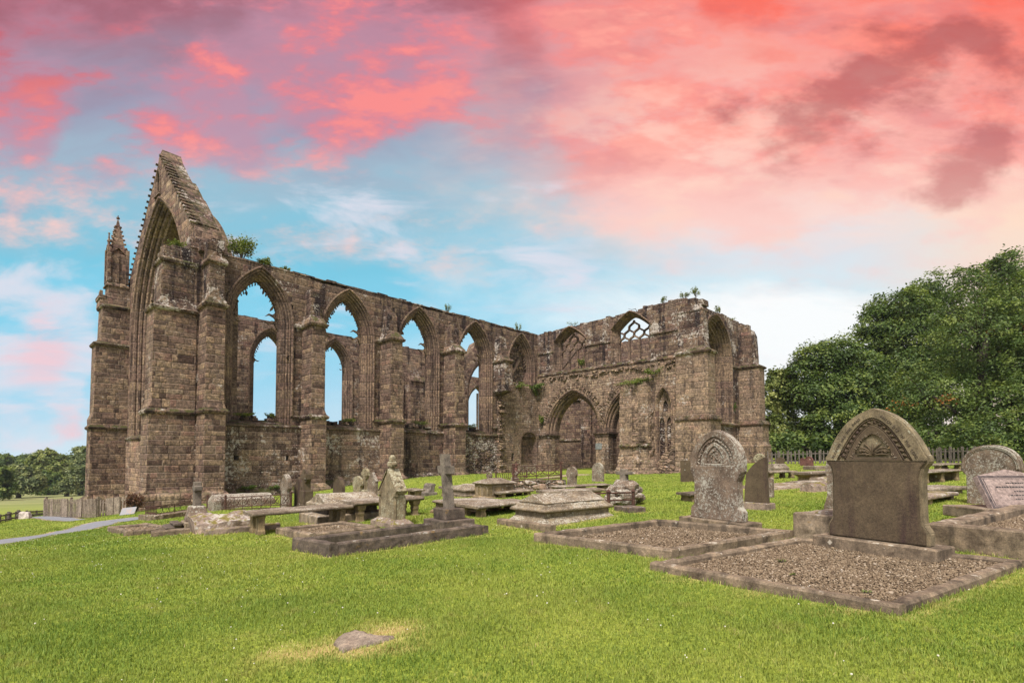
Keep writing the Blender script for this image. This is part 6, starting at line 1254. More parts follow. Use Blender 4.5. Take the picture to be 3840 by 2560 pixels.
for q, r in (((1440, 2378), .30), ((1470, 2372), .22), ((1400, 2440), .12), ((1330, 2462), .14), ((1470, 2412), .14), ((1215, 2435), .14), ((1090, 2448), .22), ((1150, 2455), .18), ((1230, 2400), .1), ((1060, 2442), .16)): p = gp(*q); DRY.append((p.x, p.y, r))

# ======== iron railings
def railing(pts, h, label, base_h=0.0, pattern='trefoil', posts=True, group=None, thick=.014, name='iron_railing', basemat=None, bw=.3):
    W = [gp(*p) for p in pts]; t = thing(name, label, 'railing', W[0], 0, group); mb = MB(); pb = MB(); bb = MB(); o = W[0]
    for i in range(len(W) - 1):
        a, b = W[i] - o, W[i + 1] - o; d = b - a; L = d.length; d.normalize(); n = max(1, int(L / .55)); up = Vector((0, 0, 1)); side = Vector((-d.y, d.x, 0)).normalized()
        Z = lambda s_, z: a + d * s_ + up * (z + base_h)
        if base_h: bb.obox((a + b) / 2 + up * (base_h / 2 - .1), d * (L / 2 + bw / 2), side * bw / 2, up * (base_h / 2 + .1))
        for z in (.05, h * .28, h * .97) if pattern != 'low' else (.04, h * .97): mb.tube([Z(0, z), Z(L, z)], thick, 5)
        for k in range(n + 1):
            s_ = L * k / n; mb.tube([Z(s_, 0), Z(s_, h)], thick * .8, 5)
            if k < n:
                w = L / n; c = s_ + w / 2
                if pattern == 'trefoil':
                    for (cx, cz, r) in ((c, h * .72, .09), (c - .1, h * .52, .08), (c + .1, h * .52, .08)): mb.tube([Z(cx + r * math.cos(q), cz + r * math.sin(q)) for q in np.linspace(0, 2 * math.pi, 10)], thick * .6, 4)
                    mb.tube([Z(s_, h * .92), Z(c, h * .6), Z(s_ + w, h * .92)], thick * .6, 4); mb.tube([Z(s_, h * .3), Z(c, h * .5), Z(s_ + w, h * .3)], thick * .6, 4)
                elif pattern == 'low':
                    for j in range(3): mb.tube([Z(s_ + w * (j + .5) / 3 + w / 6 * math.cos(q), h * .5 + h * .4 * math.sin(q)) for q in np.linspace(0, 2 * math.pi, 9)], thick * .7, 4)
        for e in (0, L):
            if posts: pb.tube([Z(e, -.1), Z(e, h * 1.04)], thick * 2.6, 7); pb.sphere(Z(e, h * 1.1), thick * 3.2, 6, 4)
    if bb.v: bb.build('stone_base', basemat or M_KERB, t, sub=.15, rough=.02, fine=.01, bevel=.015)
    mb.build('rails', M_IRON, t)
    if posts: pb.build('post', M_IRON, t)
    return t
railing([(778, 1907), (845, 1913), (1090, 1906)], hz(1863, gp(845, 1912)) - gp(845, 1912).z, 'rusty iron railing with trefoil pattern below the first choir buttress', thick=.018)
railing([(545, 1946), (585, 1950), (718, 1930)], .34, 'low rusty railing with ring pattern on a stone kerb near the tall gable', .20, 'low', False, thick=.014, bw=.42)
railing([(1925, 1838), (2104, 1836)], .60, 'rusty trefoil railing on a rubble base before the niche', .42, 'trefoil', True, thick=.02, basemat=M_RUB)
railing([(1860, 1800), (1975, 1791)], .45, 'low dark iron railing along the foot of the rubble wall', .0, 'low', True, thick=.018)
P = gp(2282, 1905); t = thing('bar_railing', 'remnant of rusty railing, two bars between spiked posts before the cairn', 'railing', P); u, v = ax(R(15)); L = along(P, u, 2373); hr = hz(1848, P) - P.z; mb = MB()
for z in (hr, hr * .52): mb.tube([Vector((0, 0, z)) - u * .6, u * L + Vector((0, 0, z))], .024, 6)
mb.build('rail', M_IRON, t)
for s_ in (0, L): mb = MB(); mb.tube([u * s_ + Vector((0, 0, -.1)), u * s_ + Vector((0, 0, hr * 1.08))], .045, 7); mb.tube([u * s_ + Vector((0, 0, hr * 1.08)), u * s_ + Vector((0, 0, hr * 1.14)), u * s_ + Vector((0, 0, hr * 1.26))], [.07, .06, .008], 7); mb.build('post', M_IRON, t)
P = gp(1935, 1806); t = thing('iron_post', 'rusty red iron post with foliate cross head beside the niche', 'post', P); hp = hz(1730, P) - P.z; mb = MB(); mb.tube([(0, 0, -.1), (0, 0, hp * .72)], .09, 8); mb.build('shaft', M_RED, t); mb = MB(); mb.sphere((0, 0, hp * .80), .13, 8, 5); mb.tube([(-.2, .1, hp * .86), (.2, -.1, hp * .86)], .05, 6); mb.tube([(0, 0, hp * .75), (0, 0, hp)], .05, 6); mb.build('head', M_IRON, t)

# ======== timber fences, board, boulder
def paling(P0, P1, h, label, name='paling_fence', gap=.115, w=.045, mat=None, wide=(), posts=2, group=None, broken=0.0, rails=True, pitch=None, cat='fence'):
    mat = mat or M_WOOD; o = P0; t = thing(name, label, cat, o, 0, group); d = (P1 - P0); L = d.length; d.normalize(); side = Vector((-d.y, d.x, 0)).normalized(); n = int(L / gap); rr = random.Random(int(abs(P0.x) * 10)); up = Vector((0, 0, 1))
    pal = MB()
    for i in range(n + 1):
        s_ = L * i / max(1, n); q = P0 + d * s_; z0 = gz(q.x, q.y) - o.z; hh_ = h * rr.uniform(.97, 1.02); ww = w * rr.uniform(.85, 1.2)
        if rr.random() < broken: continue
        base = d * s_; base.z = z0; lean = d * rr.uniform(-.01, .01)
        pal.loft([[base + d * (a * ww / 2) + side * (b * .011) + up * z + lean * z for a, b in ((-1, -1), (1, -1), (1, 1), (-1, 1))] for z in (.02, hh_ * .97)] + [[base + d * (a * ww * .2) + side * (b * .011) + up * hh_ + lean * hh_ for a, b in ((-1, -1), (1, -1), (1, 1), (-1, 1))]])
    po = pal.build('palings', mat, t)
    mb = MB()
    if rails:
        for f in (.22, .78):
            a = up * (h * f); b = P1 - P0 + up * (h * f); mb.obox((a + b) / 2 + side * .035, (b - a) / 2, side * .022, up * .035)
        mb.build('rail', mat, t)
    for k in range(posts + 1):
        f = k / posts; b = (P1 - P0) * f; q = P0 + b; b.z = gz(q.x, q.y) - o.z; mb = MB(); mb.obox(b + side * .09 + up * (h * .52), d * .05, side * .05, up * (h * .56)); mb.build('post', mat, t)
    for f, ww in wide:
        b = (P1 - P0) * f; mb = MB(); mb.obox(b - side * .03 + up * (h * .5), d * ww, side * .014, up * (h * .49)); mb.build('board', mat, t)
    return t
A, B = Vector((-25.5, 28.2, gz(-25.5, 28.2))), Vector((-21.3, 26.5, gz(-21.3, 26.5))); paling(A, B, hz(1868, (A + B) / 2) - (A + B).z / 2, 'close set weathered paling enclosure left of the tall gable', gap=.115, w=.06, wide=((.17, .12), (.42, .26), (.72, .13)))
A2, B2 = Vector((-22.0, 27.5, gz(-22, 27.5))), Vector((-19.4, 26.0, gz(-19.4, 26.0))); paling(A2, B2, hz(1872, A2) - A2.z, 'gappy stained boards leaning at the foot of the gable buttress', 'board_fence', gap=.30, w=.13, wide=((.45, .42), (.72, .30)), posts=1, broken=.25)
A, B = gp(1948, 1775), gp(2009, 1773); paling(A, B, hz(1742, A) - A.z, 'short pale paling gate across the wall niche', 'paling_gate', gap=.15, w=.06, posts=1, cat='gate')
for a, b, lb in (((2880, 1741), (3120, 1737), 'grey picket fence under the trees left of the largest headstone'), ((3440, 1736), (3700, 1738), 'grey picket fence under the trees right of the largest headstone')):
    A, B = gp(*a), gp(*b); paling(A, B, 1.0, lb, 'picket_fence', gap=.26, w=.09, mat=M_WOODD, posts=6)
A, B = gp(-40, 1968), gp(76, 1943); paling(A, B, .42, 'low post fence below the pale boulder at the left edge', 'post_fence', gap=.55, w=.10, mat=M_WOODD, posts=3, rails=True)
A, B = gp(108, 1938), gp(172, 1928); paling(A, B, .36, 'low post fence between the boulder and the paling enclosure', 'post_fence', gap=.6, w=.10, mat=M_WOODD, posts=2)
P = gp(93, 1944); t = thing('pale_boulder', 'pale squared boulder standing beside the low fence', 'boulder', P, .3); mb = MB(); s_ = 16 / F_PX * P.y; mb.rects([(-.1, -s_, s_, -s_ * .7, s_ * .7), (s_ * 1.4, -s_ * .95, s_ * .95, -s_ * .6, s_ * .6), (s_ * 1.65, -s_ * .7, s_ * .7, -s_ * .4, s_ * .4)]); mb.build('stone', M_BOULD, t, sub=.12, rough=.05, freq=3, fine=.02)
P = gp(478, 1930); t = thing('information_board', 'tilted pale information board on the grass beside the gable', 'sign board', P, R(20)); k = P.y / F_PX; mb = MB(); mb.obox((0, .1, 14 * k), (23 * k, 0, 2 * k), (0, .18, 12 * k), (0, -.012, .01)); mb.build('panel', M_INFO, t, bevel=.004); mb = MB(); mb.box(-18 * k, -16 * k, .1, .16, -.1, 12 * k); mb.box(16 * k, 18 * k, .1, .16, -.1, 14 * k); mb.build('leg', M_WOODD, t)
# ------------------------------------------------------------------ foliage
def leaf_quads(C, size, r, flat=.5, aspect=.55, out=None):
    """C (n,3) leaf centres -> verts, faces (folded quads)"""
    n = len(C); nrm = r.normal(0, 1, (n, 3)); nrm[:, 2] = np.abs(nrm[:, 2]) * (1 + flat) + .15
    if out is not None: nrm += out * .9
    nrm /= np.linalg.norm(nrm, axis=1)[:, None]
    a = np.cross(nrm, r.normal(0, 1, (n, 3))); a /= np.linalg.norm(a, axis=1)[:, None] + 1e-9; b = np.cross(nrm, a)
    s = (size * r.uniform(.6, 1.35, n))[:, None]
    V_ = np.stack([C - a * s, C - b * s * aspect + nrm * s * .10, C + a * s, C + b * s * aspect + nrm * s * .10], 1).reshape(-1, 3)
    F_ = np.arange(4 * n).reshape(n, 4); return V_, F_
def crown(name, lobes, nleaf, size, mat, parent, origin, seed, clump=.9, per=90, autumn=False):
    """lobes: (x,y,z,rx,ry,rz) world; leaves gathered in clumps on and inside each lobe"""
    r = np.random.default_rng(seed); L = np.array(lobes, float); vol = (L[:, 3] * L[:, 5] * L[:, 4]) ** .67; k = r.choice(len(L), size=max(4, nleaf // per), p=vol / vol.sum())
    d = r.normal(0, 1, (len(k), 3)); d /= np.linalg.norm(d, axis=1)[:, None]; rad = 1 - np.abs(r.normal(0, .20, len(k))); d[:, 2] *= np.where(d[:, 2] < 0, .85, 1)
    cc = L[k, :3] + d * L[k, 3:6] * rad[:, None]; ct = r.normal(.5, .21, len(k)); cs = clump * r.uniform(.5, 1.3, len(k))
    i = np.repeat(np.arange(len(k)), per); off = r.normal(0, 1, (len(i), 3)) * np.array([.55, .55, .30]); C = cc[i] + off * cs[i][:, None]; C[:, 2] -= (off[:, 0] ** 2 + off[:, 1] ** 2) * cs[i] * .28
    V_, F_ = leaf_quads(C, size, r, out=d[i]); t = np.clip(ct[i] + r.normal(0, .075, len(i)), 0.02, .94)
    if autumn: aut = (r.random(len(k)) < .004)[i]; t = np.where(aut, r.uniform(.96, 1, len(i)), t)
    return npmesh(name, V_ - np.array(origin), F_, mat, parent, np.repeat(t, 4)), cc
def tree(label, Y, bx, lobes_px, nleaf, size, mat, seed, tr=.35, name='broadleaf_tree', group=None, clump=.9, per=90, base_z=None, autumn=False, depth=.8):
    k = Y / F_PX; X = (bx - CX_PX) * k; z0 = base_z if base_z is not None else gz(X, Y); o = Vector((X, Y, z0)); t = thing(name, label, 'tree', o, 0, group); rr = random.Random(seed)
    lob = [((cx - CX_PX) * k, Y + dy, CAM_H + (HOR - cy) * k, rx * k, max(rx, ry) * k * depth, ry * k) for (cx, cy, rx, ry, dy) in lobes_px]
    cr, cc = crown('crown', lob, nleaf, size, mat, t, o, seed, clump, per, autumn)
    mb = MB(); top = max(l[2] for l in lob); H = top - z0
    pth = [Vector((0, 0, -.3)), Vector((.02 * H, 0, H * .25)), Vector((-.01 * H, .02 * H, H * .5)), Vector((sum(l[0] for l in lob) / len(lob) - X, 0, H * .85))]
    mb.tube(pth, [tr * 1.3, tr, tr * .75, tr * .2], 8); mb.build('trunk', M_BARK, t, smooth=True)
    mb = MB()
    for l in lob:
        e = Vector((l[0] - X, l[1] - Y, l[2] - z0)); s = pth[1].lerp(pth[2], rr.random()); m = s.lerp(e, .5) + Vector((0, 0, -.06 * H)); mb.tube([s, m, e, e + Vector((rr.uniform(-1, 1) * l[3] * .5, rr.uniform(-1, 1), l[5] * .5))], [tr * .5, tr * .36, tr * .2, tr * .06], 6)
    for j in range(0, len(cc), max(1, len(cc) // 40)):
        e = Vector(cc[j]) - o; l = min(lob, key=lambda q: (Vector(q[:3]) - Vector(cc[j])).length); s = Vector((l[0] - X, l[1] - Y, l[2] - z0 - l[5] * .4)); mb.tube([s, s.lerp(e, .55) + Vector((0, 0, .03 * H)), e], [tr * .16, tr * .1, tr * .03], 5)
    mb.build('limbs', M_BARK, t, smooth=True); return t
# right hand wood, near to far
tree('huge dark broadleaf tree reaching furthest forward at the right edge, low branches over the grass', 40, 3700, [(3720, 1560, 230, 150, -4), (3830, 1380, 200, 190, -3), (3560, 1640, 150, 80, -4), (3500, 1480, 140, 130, 0), (3680, 1250, 180, 170, 0), (3850, 1160, 160, 150, 0), (3900, 1620, 160, 80, -6), (3420, 1640, 90, 60, -1), (3980, 1400, 200, 250, 0)], 120000, .095, M_LEAF, 1, .5, per=90, clump=.78, autumn=True)
tree('tallest tree on the right with a square lump at the top of its crown', 56, 3640, [(3590, 1110, 180, 110, 0), (3725, 1030, 75, 60, -2), (3720, 990, 60, 32, -2), (3850, 1080, 150, 120, 0), (3480, 1180, 150, 110, 0), (3560, 1330, 190, 150, 0), (3760, 1300, 200, 200, 0), (3900, 1200, 150, 200, 0)], 62000, .15, M_LEAF, 2, .5, per=90, clump=1.0)
tree('large tree with flat left side rising high left of the tallest one', 54, 3400, [(3300, 1205, 85, 66, 0), (3390, 1145, 110, 62, 0), (3290, 1290, 70, 70, 0), (3420, 1270, 130, 100, 0), (3380, 1420, 150, 110, -1), (3300, 1500, 140, 110, -2), (3260, 1620, 150, 90, -2), (3440, 1580, 140, 120, -2), (3500, 1100, 90, 55, 0)], 76000, .145, M_LEAF, 3, .5, per=90, clump=.95)
tree('rounded lighter tree in the middle of the right hand wood', 50, 3140, [(3070, 1345, 88, 62, 0), (3150, 1325, 86, 60, 0), (3060, 1480, 90, 90, -1), (3180, 1470, 110, 95, -1), (3110, 1590, 130, 100, -2), (3190, 1640, 110, 70, -2), (3235, 1380, 85, 75, 0), (3020, 1400, 60, 60, 0)], 56000, .135, M_LEAF, 4, .4, per=90, clump=.85)
tree('small bright tree close behind the far transept buttress', 52, 2935, [(2925, 1420, 46, 42, 0), (2900, 1490, 45, 60, 0), (2965, 1480, 58, 75, 0), (2930, 1620, 75, 80, 0), (3000, 1640, 80, 60, 0), (2880, 1600, 40, 60, 0)], 26000, .14, M_LEAF2, 5, .3, per=80, clump=.72)
tree('dark undergrowth tree behind the picket fence left of the largest headstone', 48, 3050, [(3000, 1668, 120, 48, 0), (3120, 1662, 130, 50, 0), (2920, 1670, 60, 45, 0)], 11000, .18, M_LEAF, 6, .2, per=70, clump=.7)
tree('dark undergrowth tree behind the picket fence right of the largest headstone', 47, 3560, [(3450, 1660, 90, 50, 0), (3600, 1650, 130, 60, 0), (3780, 1660, 150, 60, 0)], 11000, .18, M_LEAF, 16, .2, per=70, clump=.7)
# valley trees on the left
LT = [('dark tree cut by the left picture edge, nearest of the valley trees', 95, -10, [(-20, 1810, 55, 60, 0), (20, 1830, 34, 40, 0), (5, 1770, 35, 30, 0), (-60, 1780, 60, 90, 0)], M_LEAF, 8000),
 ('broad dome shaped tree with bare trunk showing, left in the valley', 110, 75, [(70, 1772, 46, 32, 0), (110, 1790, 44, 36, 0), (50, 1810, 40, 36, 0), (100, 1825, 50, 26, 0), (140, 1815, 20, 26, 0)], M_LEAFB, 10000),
 ('tallest dome shaped valley tree with pale green crown', 140, 190, [(180, 1712, 52, 26, 0), (145, 1735, 34, 30, 0), (225, 1735, 34, 30, 0), (190, 1755, 55, 40, 0), (235, 1770, 26, 26, 0)], M_LEAF2, 11000),
 ('dull green tree between the two dome shaped valley trees', 125, 185, [(185, 1800, 34, 36, 0), (165, 1825, 26, 24, 0), (200, 1830, 26, 22, 0)], M_LEAF, 6000),
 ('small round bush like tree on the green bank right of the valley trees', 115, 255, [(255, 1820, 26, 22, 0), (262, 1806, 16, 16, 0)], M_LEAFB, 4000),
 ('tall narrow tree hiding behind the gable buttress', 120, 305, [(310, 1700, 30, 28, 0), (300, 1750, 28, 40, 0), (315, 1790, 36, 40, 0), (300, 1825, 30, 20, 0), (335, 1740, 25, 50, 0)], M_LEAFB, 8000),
 ('dark spreading tree on the skyline left of the pale dome tree', 190, 95, [(75, 1728, 22, 16, 0), (105, 1722, 24, 16, 0), (60, 1738, 16, 14, 0), (120, 1736, 20, 16, 0)], M_LEAF, 5000),
 ('dark tree on the skyline at the left picture edge', 170, 15, [(15, 1718, 28, 16, 0), (20, 1742, 30, 22, 0), (-20, 1735, 30, 30, 0)], M_LEAF, 5000),
 ('dark tree on the skyline between the pale dome tree and the gable', 185, 260, [(262, 1722, 18, 18, 0), (275, 1735, 18, 22, 0), (250, 1740, 16, 20, 0)], M_LEAF, 4000)]
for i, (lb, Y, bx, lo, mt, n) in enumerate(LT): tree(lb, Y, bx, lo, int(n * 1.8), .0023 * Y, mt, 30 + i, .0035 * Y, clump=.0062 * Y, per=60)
# grassy bank behind the valley trees
vs_, fs = [], []
for j in range(9):
    for i in range(25):
        x = -330 + i * 14; y = 150 + j * 22; h = (math.sin(math.pi * i / 24) ** .6) * (j / 8) * 10; vs_.append((x, y, gz(max(-220, x), min(y, 270)) - 1.0 + h))
for j in range(8): fs += [(j * 25 + i, j * 25 + i + 1, j * 25 + i + 26, j * 25 + i + 25) for i in range(24)]
hb = npmesh('hillside', vs_, fs, M_LAWN); hb.data.attributes.new('dry', 'FLOAT', 'POINT'); struct(hb)

# plants rooted on the masonry (each one its own thing)
def b2w(a, b, z): return O + U * a + V * b + Vector((0, 0, z))
def wallplant(a, b, z, wd, ht, label, name='wall_plant', n=260, size=.06, mat=None, seed=0, group=None, stems=6, hang=0.0, cat='plant', loc=None):
    r = np.random.default_rng(seed); o = loc or b2w(a, b, z); t = thing(name, label, cat, o, 0, group); mb = MB(); tips = []
    for i in range(stems):
        e = Vector((r.uniform(-1, 1) * wd, r.uniform(-1, 1) * wd * .6, ht * r.uniform(.55, 1.0) - hang * r.random())); m = e * .5 + Vector((0, 0, .12 * ht)); mb.tube([(0, 0, -.05), m, e], [.012 + .012 * ht, .01, .004], 4); tips += [m.lerp(e, q) for q in (.2, .6, 1.0)]
    mb.build('stems', M_BARK, t); T_ = np.array([tuple(q) for q in tips]); C = T_[r.integers(0, len(T_), n)] + r.normal(0, 1, (n, 3)) * np.array([wd, wd * .7, ht * .8]) * .17
    V_, F_ = leaf_quads(C, size, r, aspect=.5); npmesh('leaves', V_, F_, mat or M_WEED, t, np.repeat(np.clip(r.normal(.5, .22, n), 0, .92), 4)); return t
wallplant(1.35, 2.0, 12.95, .80, 1.35, 'young bush growing on the choir wall head above the first window', 'sapling_bush', 2000, .065, M_WEED, 3, stems=16, cat='bush')
wallplant(2.45, 1.9, 12.85, .45, .55, 'drooping right side bush above the first window apex', 'sapling_bush', 700, .06, M_WEED, 4, stems=9, cat='bush')
wallplant(3.9, 1.9, 12.95, .33, .36, 'small round green plant on the wall head right of the first window', 'wall_plant', 420, .05, None, 5)
wallplant(5.0, 1.9, 12.98, .16, .18, 'tiny green plant on the wall head above the second buttress', 'wall_plant', 120, .045, None, 6)
wallplant(16.9, 1.8, 12.95, .26, .75, 'upright dry plant on the wall head above the fourth buttress', 'wall_plant', 260, .05, None, 7)
wallplant(25.4, 1.9, 12.85, .30, .85, 'upright plant on the wall head above the blocked window', 'wall_plant', 300, .055, None, 8)
wallplant(28.1, -2.4, 13.1, .5, .55, 'dry stalks above the left traceried transept window', 'wall_plant', 160, .04, None, 9, stems=9)
wallplant(28.2, -11.3, 13.4, .22, .65, 'pointed green plant on the transept wall head right of the right window', 'wall_plant', 260, .05, None, 10)
wallplant(28.3, -13.0, 13.5, .35, .55, 'leafy green plant left on the highest transept corner', 'wall_plant', 360, .05, None, 11)
wallplant(28.3, -13.9, 13.5, .38, .70, 'leafy green plant right on the highest transept corner', 'wall_plant', 420, .05, None, 12)
wallplant(33.8, -13.4, 13.2, .22, .80, 'green sprig on the transept front wall head', 'wall_plant', 240, .06, None, 13)
wallplant(36.4, -13.4, 13.2, .5, .35, 'dry tufts on the transept front above the far buttress', 'wall_plant', 260, .05, None, 14)
wallplant(-.9, 1.9, 13.2, .40, .5, 'yellowish grass tuft at the foot of the gable slope', 'wall_plant', 500, .05, None, 15, stems=12)
wallplant(-2.0, 2.0, 12.8, .5, .35, 'dry grass on the broken head of the gable buttress', 'wall_plant', 360, .05, None, 16, stems=12)
wallplant(.0, 1.7, 13.6, .25, .22, 'small grass tuft on the topmost block beside the gable', 'wall_plant', 160, .04, None, 17)
wallplant(1.6, 2.0, 3.72, .55, .25, 'low green plants on the sill of the first window', 'sill_plant', 500, .05, None, 18, stems=12)
wallplant(3.3, 2.0, 3.72, .40, .30, 'grassy tuft on the right end of the first window sill', 'sill_plant', 380, .05, None, 19)
wallplant(8.4, 2.0, 3.68, .6, .3, 'low green plants on the sill of the second window', 'sill_plant', 500, .05, None, 20, stems=12)
wallplant(14.4, 2.0, 3.68, .6, .4, 'grassy growth on the sill of the third window', 'sill_plant', 500, .05, None, 21, stems=12)
wallplant(19.6, 2.0, 3.68, .8, .4, 'grassy growth on the sill of the fourth window', 'sill_plant', 520, .05, None, 22, stems=12)
wallplant(26.9, 1.2, 7.9, .8, .5, 'dark green growth in the corner of choir and transept', 'ivy_clump', 1300, .07, M_LEAF, 23, stems=14, hang=1.2)
wallplant(25.0, 1.3, 7.9, .8, .3, 'ragged weeds under the blocked window', 'ivy_clump', 800, .06, M_WEED, 24, stems=12, hang=.6)
wallplant(27.5, .7, 4.3, .35, .8, 'ivy climbing left of the great open arch', 'ivy_clump', 700, .07, M_WEED, 25, stems=9)
wallplant(28.0, -3.4, 9.3, .35, .75, 'green bush growing in the left traceried transept window', 'sill_plant', 700, .07, M_WEED, 26)
wallplant(27.2, -9.3, 7.25, 1.2, .45, 'tall weeds along the top of the torn wall', 'ivy_clump', 1600, .065, M_WEED, 27, stems=20, hang=.5)
wallplant(27.2, -10.9, 7.6, .7, .6, 'green weeds above the small blind window', 'ivy_clump', 700, .06, M_WEED, 28, stems=10)
wallplant(29.3, -14.0, 4.1, .5, .9, 'weeds at the sill of the transept front window beside the corner buttress', 'sill_plant', 700, .07, M_LEAF, 29, hang=.5)
wallplant(35.6, -13.95, 5.6, .2, .5, 'small ivy on the transept front beside the big window', 'ivy_clump', 200, .06, M_LEAF, 30, hang=.5)
wallplant(1.7, 1.35, -.6, .5, .30, 'dark moss cushion on the plinth left below the first window', 'moss_cushion', 700, .04, M_LEAF, 31, stems=14)
wallplant(3.1, 1.35, -.6, .4, .25, 'dark moss cushion on the plinth right below the first window', 'moss_cushion', 500, .04, M_LEAF, 32, stems=12)
for px_, py_, k_ in ((2930, 2120, .05), (2975, 2170, .04), (3250, 2240, .05), (2700, 2060, .04), (2905, 2050, .05)):
    wallplant(0, 0, 0, k_, k_ * .9, 'tiny green weed sprouting in the gravel of a front plot', 'gravel_weed', 40, .012, M_WEED, px_, 'weeds in the grave gravel', stems=5, cat='weed', loc=gp(px_, py_) + Vector((0, 0, .03)))
wallplant(0, 0, 0, .42, .85, 'brown withered bush behind the information board', 'dead_bush', 1500, .045, M_DEAD, 33, stems=26, cat='bush', loc=gp(510, 1921))
mb = MB(); o = b2w(28.0, -9.0, 13.4); mb.tube([(0, 0, -.1), (-.1, -.05, .1), U * .1 + V * .5 + Vector((0, 0, .16)), V * .8 + Vector((0, 0, .28))], [.03, .026, .02, .01], 5); mb.tube([V * .4 + Vector((0, 0, .13)), V * .55 + Vector((0, 0, .02))], [.014, .006], 4)
br = mb.build('dead_branch', M_BARK, None, loc=o); tag(br, 'bare dead branch lying on the transept wall head above the right window', 'branch')

# ------------------------------------------------------------------ lawn
build_ground()
def in_poly(X, Y, poly):
    c = np.zeros(len(X), bool); n = len(poly)
    for i in range(n):
        x1, y1 = poly[i]; x2, y2 = poly[i - 1]; m = (y1 > Y) != (y2 > Y)
        with np.errstate(divide='ignore', invalid='ignore'): c ^= m & (X < (x2 - x1) * (Y - y1) / (y2 - y1) + x1)
    return c
PATHW = [([gp(*p) for p in pts], w) for pts, w in ROADS]
def clear(X, Y):
    k = np.ones(len(X), bool)
    for p in KERB_POLYS: k &= ~in_poly(X, Y, p)
    for W, w in PATHW:
        for i in range(len(W) - 1):
            a, b = W[i], W[i + 1]; d = np.array([b.x - a.x, b.y - a.y]); L2 = (d ** 2).sum(); t = np.clip(((X - a.x) * d[0] + (Y - a.y) * d[1]) / L2, 0, 1); k &= np.hypot(X - a.x - t * d[0], Y - a.y - t * d[1]) > (w[i] + (w[i + 1] - w[i]) * t) * .5
    return k
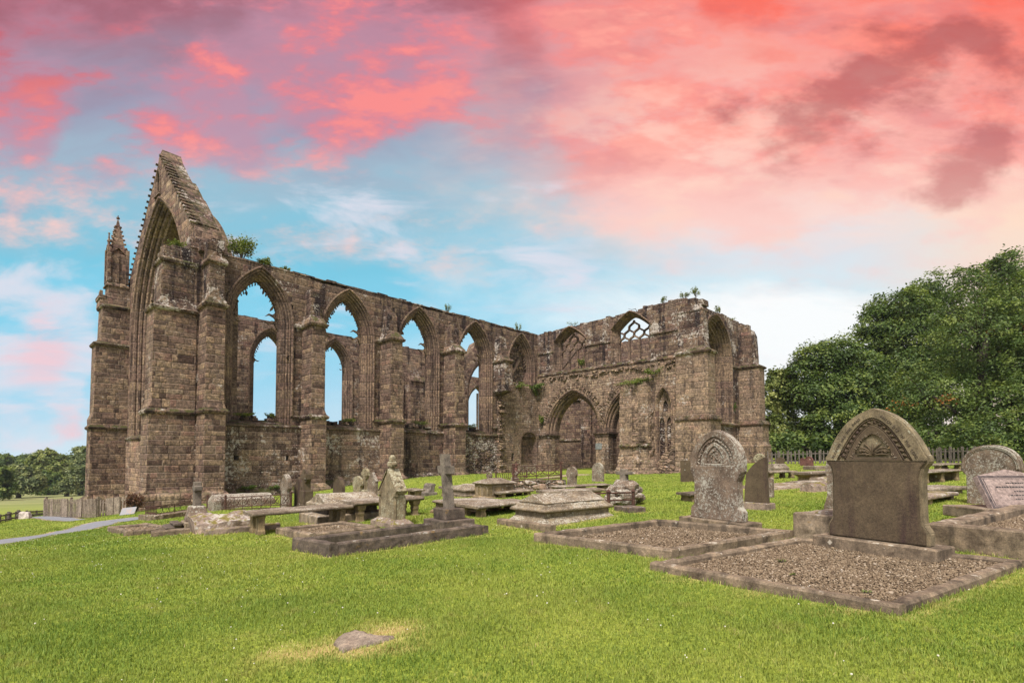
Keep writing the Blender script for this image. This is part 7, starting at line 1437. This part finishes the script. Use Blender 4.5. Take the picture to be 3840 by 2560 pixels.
def grass(bands):
    Vs, Fs, Ts = [], [], []; o = 0; r = np.random.default_rng(11)
    for (y0, y1, dens, bl, bw) in bands:
        half = lambda y: y * 1.02 + .6
        A = (half(y0) + half(y1)) * (y1 - y0); n = int(A * dens); Y = np.sqrt(r.uniform(y0 ** 2, y1 ** 2, n)); X = r.uniform(-1, 1, n) * half(Y); k = clear(X, Y)
        bz = terr_np(np.column_stack([X[k], Y[k]])); X, Y = X[k], Y[k]; n = len(X); Z = bz + .02 * np.sin(X * 1.3 + .7 * np.sin(Y * .9)) * np.sin(Y * 1.1)
        dry = np.zeros(n)
        for (x, y, q) in DRY:
            m = np.abs(X - x) < q * 1.3
            if m.any(): dry[m] = np.maximum(dry[m], np.clip(1.25 - np.hypot(X[m] - x, Y[m] - y) / q, 0, 1))
        dry = np.clip(dry * r.uniform(.5, 2.0, n) * (.75 + .5 * np.sin(X * 9 + 3 * np.sin(Y * 7)) * np.sin(Y * 11)), 0, 1)
        h = bl * r.uniform(.5, 1.35, n) * (1 - .55 * dry) * (1 + .25 * np.sin(X * 2.1) * np.sin(Y * 2.7)); a = r.uniform(0, 2 * np.pi, n); w = bw * r.uniform(.7, 1.4, n); lean = np.abs(r.normal(.55, .35, n)); la = a + np.pi / 2 + r.normal(0, .4, n)
        ux, uy = np.cos(a) * w / 2, np.sin(a) * w / 2; lx, ly = np.cos(la) * h * lean, np.sin(la) * h * lean
        p = lambda fx, fl, fz: np.stack([X + ux * fx + lx * fl, Y + uy * fx + ly * fl, Z + h * fz], -1)
        Vb = np.stack([p(-1, 0, -.05), p(1, 0, -.05), p(.75, .35, .6), p(-.75, .35, .6), p(0, 1, .92)], 1)
        Vs.append(Vb.reshape(-1, 3)); idx = (np.arange(n) * 5)[:, None] + o; Fs.append(np.concatenate([idx + np.array([[0, 1, 2]]), idx + np.array([[0, 2, 3]]), idx + np.array([[3, 2, 4]])])); o += n * 5
        t = np.clip(r.beta(2.0, 2.6, n) * .86 + .25 * (r.random(n) < .05) + dry * r.uniform(.3, .75, n), 0, 1); Ts.append(np.repeat(t, 5))
    ex, ey = [], []      # longer tufts left by the mower along the stones
    for p in KERB_POLYS:
        for i in range(len(p)):
            (x1, y1), (x2, y2) = p[i - 1], p[i]; L = math.hypot(x2 - x1, y2 - y1); m = int(L * (130 if min(y1, y2) < 9 else 50))
            if max(y1, y2) < 16 and m: t = r.random(m); d = np.abs(r.normal(0, .022, m)) + .012; nx_, ny_ = (y2 - y1) / L, -(x2 - x1) / L; ex.append(x1 + (x2 - x1) * t + nx_ * d); ey.append(y1 + (y2 - y1) * t + ny_ * d)
    X, Y = np.concatenate(ex), np.concatenate(ey); k = clear(X, Y) & (np.sin(X * 13) * np.sin(Y * 17 + 1) > -.25); X, Y = X[k], Y[k]; n = len(X)
    Z = terr_np(np.column_stack([X, Y])) + .02 * np.sin(X * 1.3 + .7 * np.sin(Y * .9)) * np.sin(Y * 1.1)
    h = r.uniform(.03, .075, n); a = r.uniform(0, 6.28, n); w = r.uniform(.004, .008, n) * np.maximum(1, Y / 8); ux, uy = np.cos(a) * w / 2, np.sin(a) * w / 2; l_ = np.abs(r.normal(.4, .3, n)) * h; la = r.uniform(0, 6.28, n); lx, ly = np.cos(la) * l_, np.sin(la) * l_
    p = lambda fx, fl, fz: np.stack([X + ux * fx + lx * fl, Y + uy * fx + ly * fl, Z + h * fz], -1)
    Vs.append(np.stack([p(-1, 0, -.05), p(1, 0, -.05), p(.75, .35, .6), p(-.75, .35, .6), p(0, 1, .92)], 1).reshape(-1, 3)); idx = (np.arange(n) * 5)[:, None] + o; Fs.append(np.concatenate([idx + np.array([[0, 1, 2]]), idx + np.array([[0, 2, 3]]), idx + np.array([[3, 2, 4]])])); Ts.append(np.repeat(np.clip(r.normal(.45, .25, n), 0, .95), 5))
    return npmesh('grass', np.concatenate(Vs), np.concatenate(Fs), M_BLADE, None, np.concatenate(Ts))
struct(grass([(2.9, 5.5, 6500, .032, .0040), (5.5, 9, 3300, .032, .0060), (9, 15, 1000, .034, .011), (15, 27, 230, .036, .020), (27, 42, 60, .04, .035)]), 'stuff')
r = np.random.default_rng(5); n = 1500; Y = np.sqrt(r.uniform(3 ** 2, 15 ** 2, n)); X = r.uniform(-1.02, 1.02, n) * Y; keep = clear(X, Y) & (r.random(n) < np.clip(.45 - .05 * X, .08, 1) * (np.sin(X * 1.7 + 1) * np.sin(Y * 1.3) > -.15)); X, Y = X[keep], Y[keep]; Z = terr_np(np.column_stack([X, Y]))
mb = MB()
for x, y, z in zip(X, Y, Z): mb.sphere((x, y, z + r.uniform(.028, .045)), r.uniform(.004, .0082), 6, 4, (1, 1, .85))
cl = mb.build('clover_flowers', M_CLOV); struct(cl, 'stuff')

# members of one kind share a group
GROUPS = {'headstone': 'headstones in the graveyard', 'table tomb': 'table tombs in the graveyard', 'grave kerb': 'kerb sets round the graves', 'tree': None, 'plant': 'plants rooted in the masonry', 'tomb': 'solid stone tombs in the graveyard', 'cross': 'stone crosses in the graveyard', 'railing': 'rusty iron railings', 'fence': 'timber fences', 'grave slab': 'slabs lying in the grass'}
for o_ in list(bpy.data.objects):
    c_ = o_.get('category')
    if c_ in GROUPS and not o_.get('group'): o_['group'] = GROUPS[c_] or ('trees of the right hand wood' if o_.location.x > 0 else 'trees in the left hand valley')
# ------------------------------------------------------------------ evening air over the valley
hm, hg = newmat('haze'); hg.n('ShaderNodeOutputMaterial', {'Volume': hg.n('ShaderNodeVolumePrincipled', {'Color': (.80, .88, .95, 1), 'Density': 0.0002, 'Anisotropy': 0.2})})
mb = MB(); mb.box(-425, 425, -65, 525, -26, 30); hz_ = mb.build('haze', hm); struct(hz_, 'stuff')
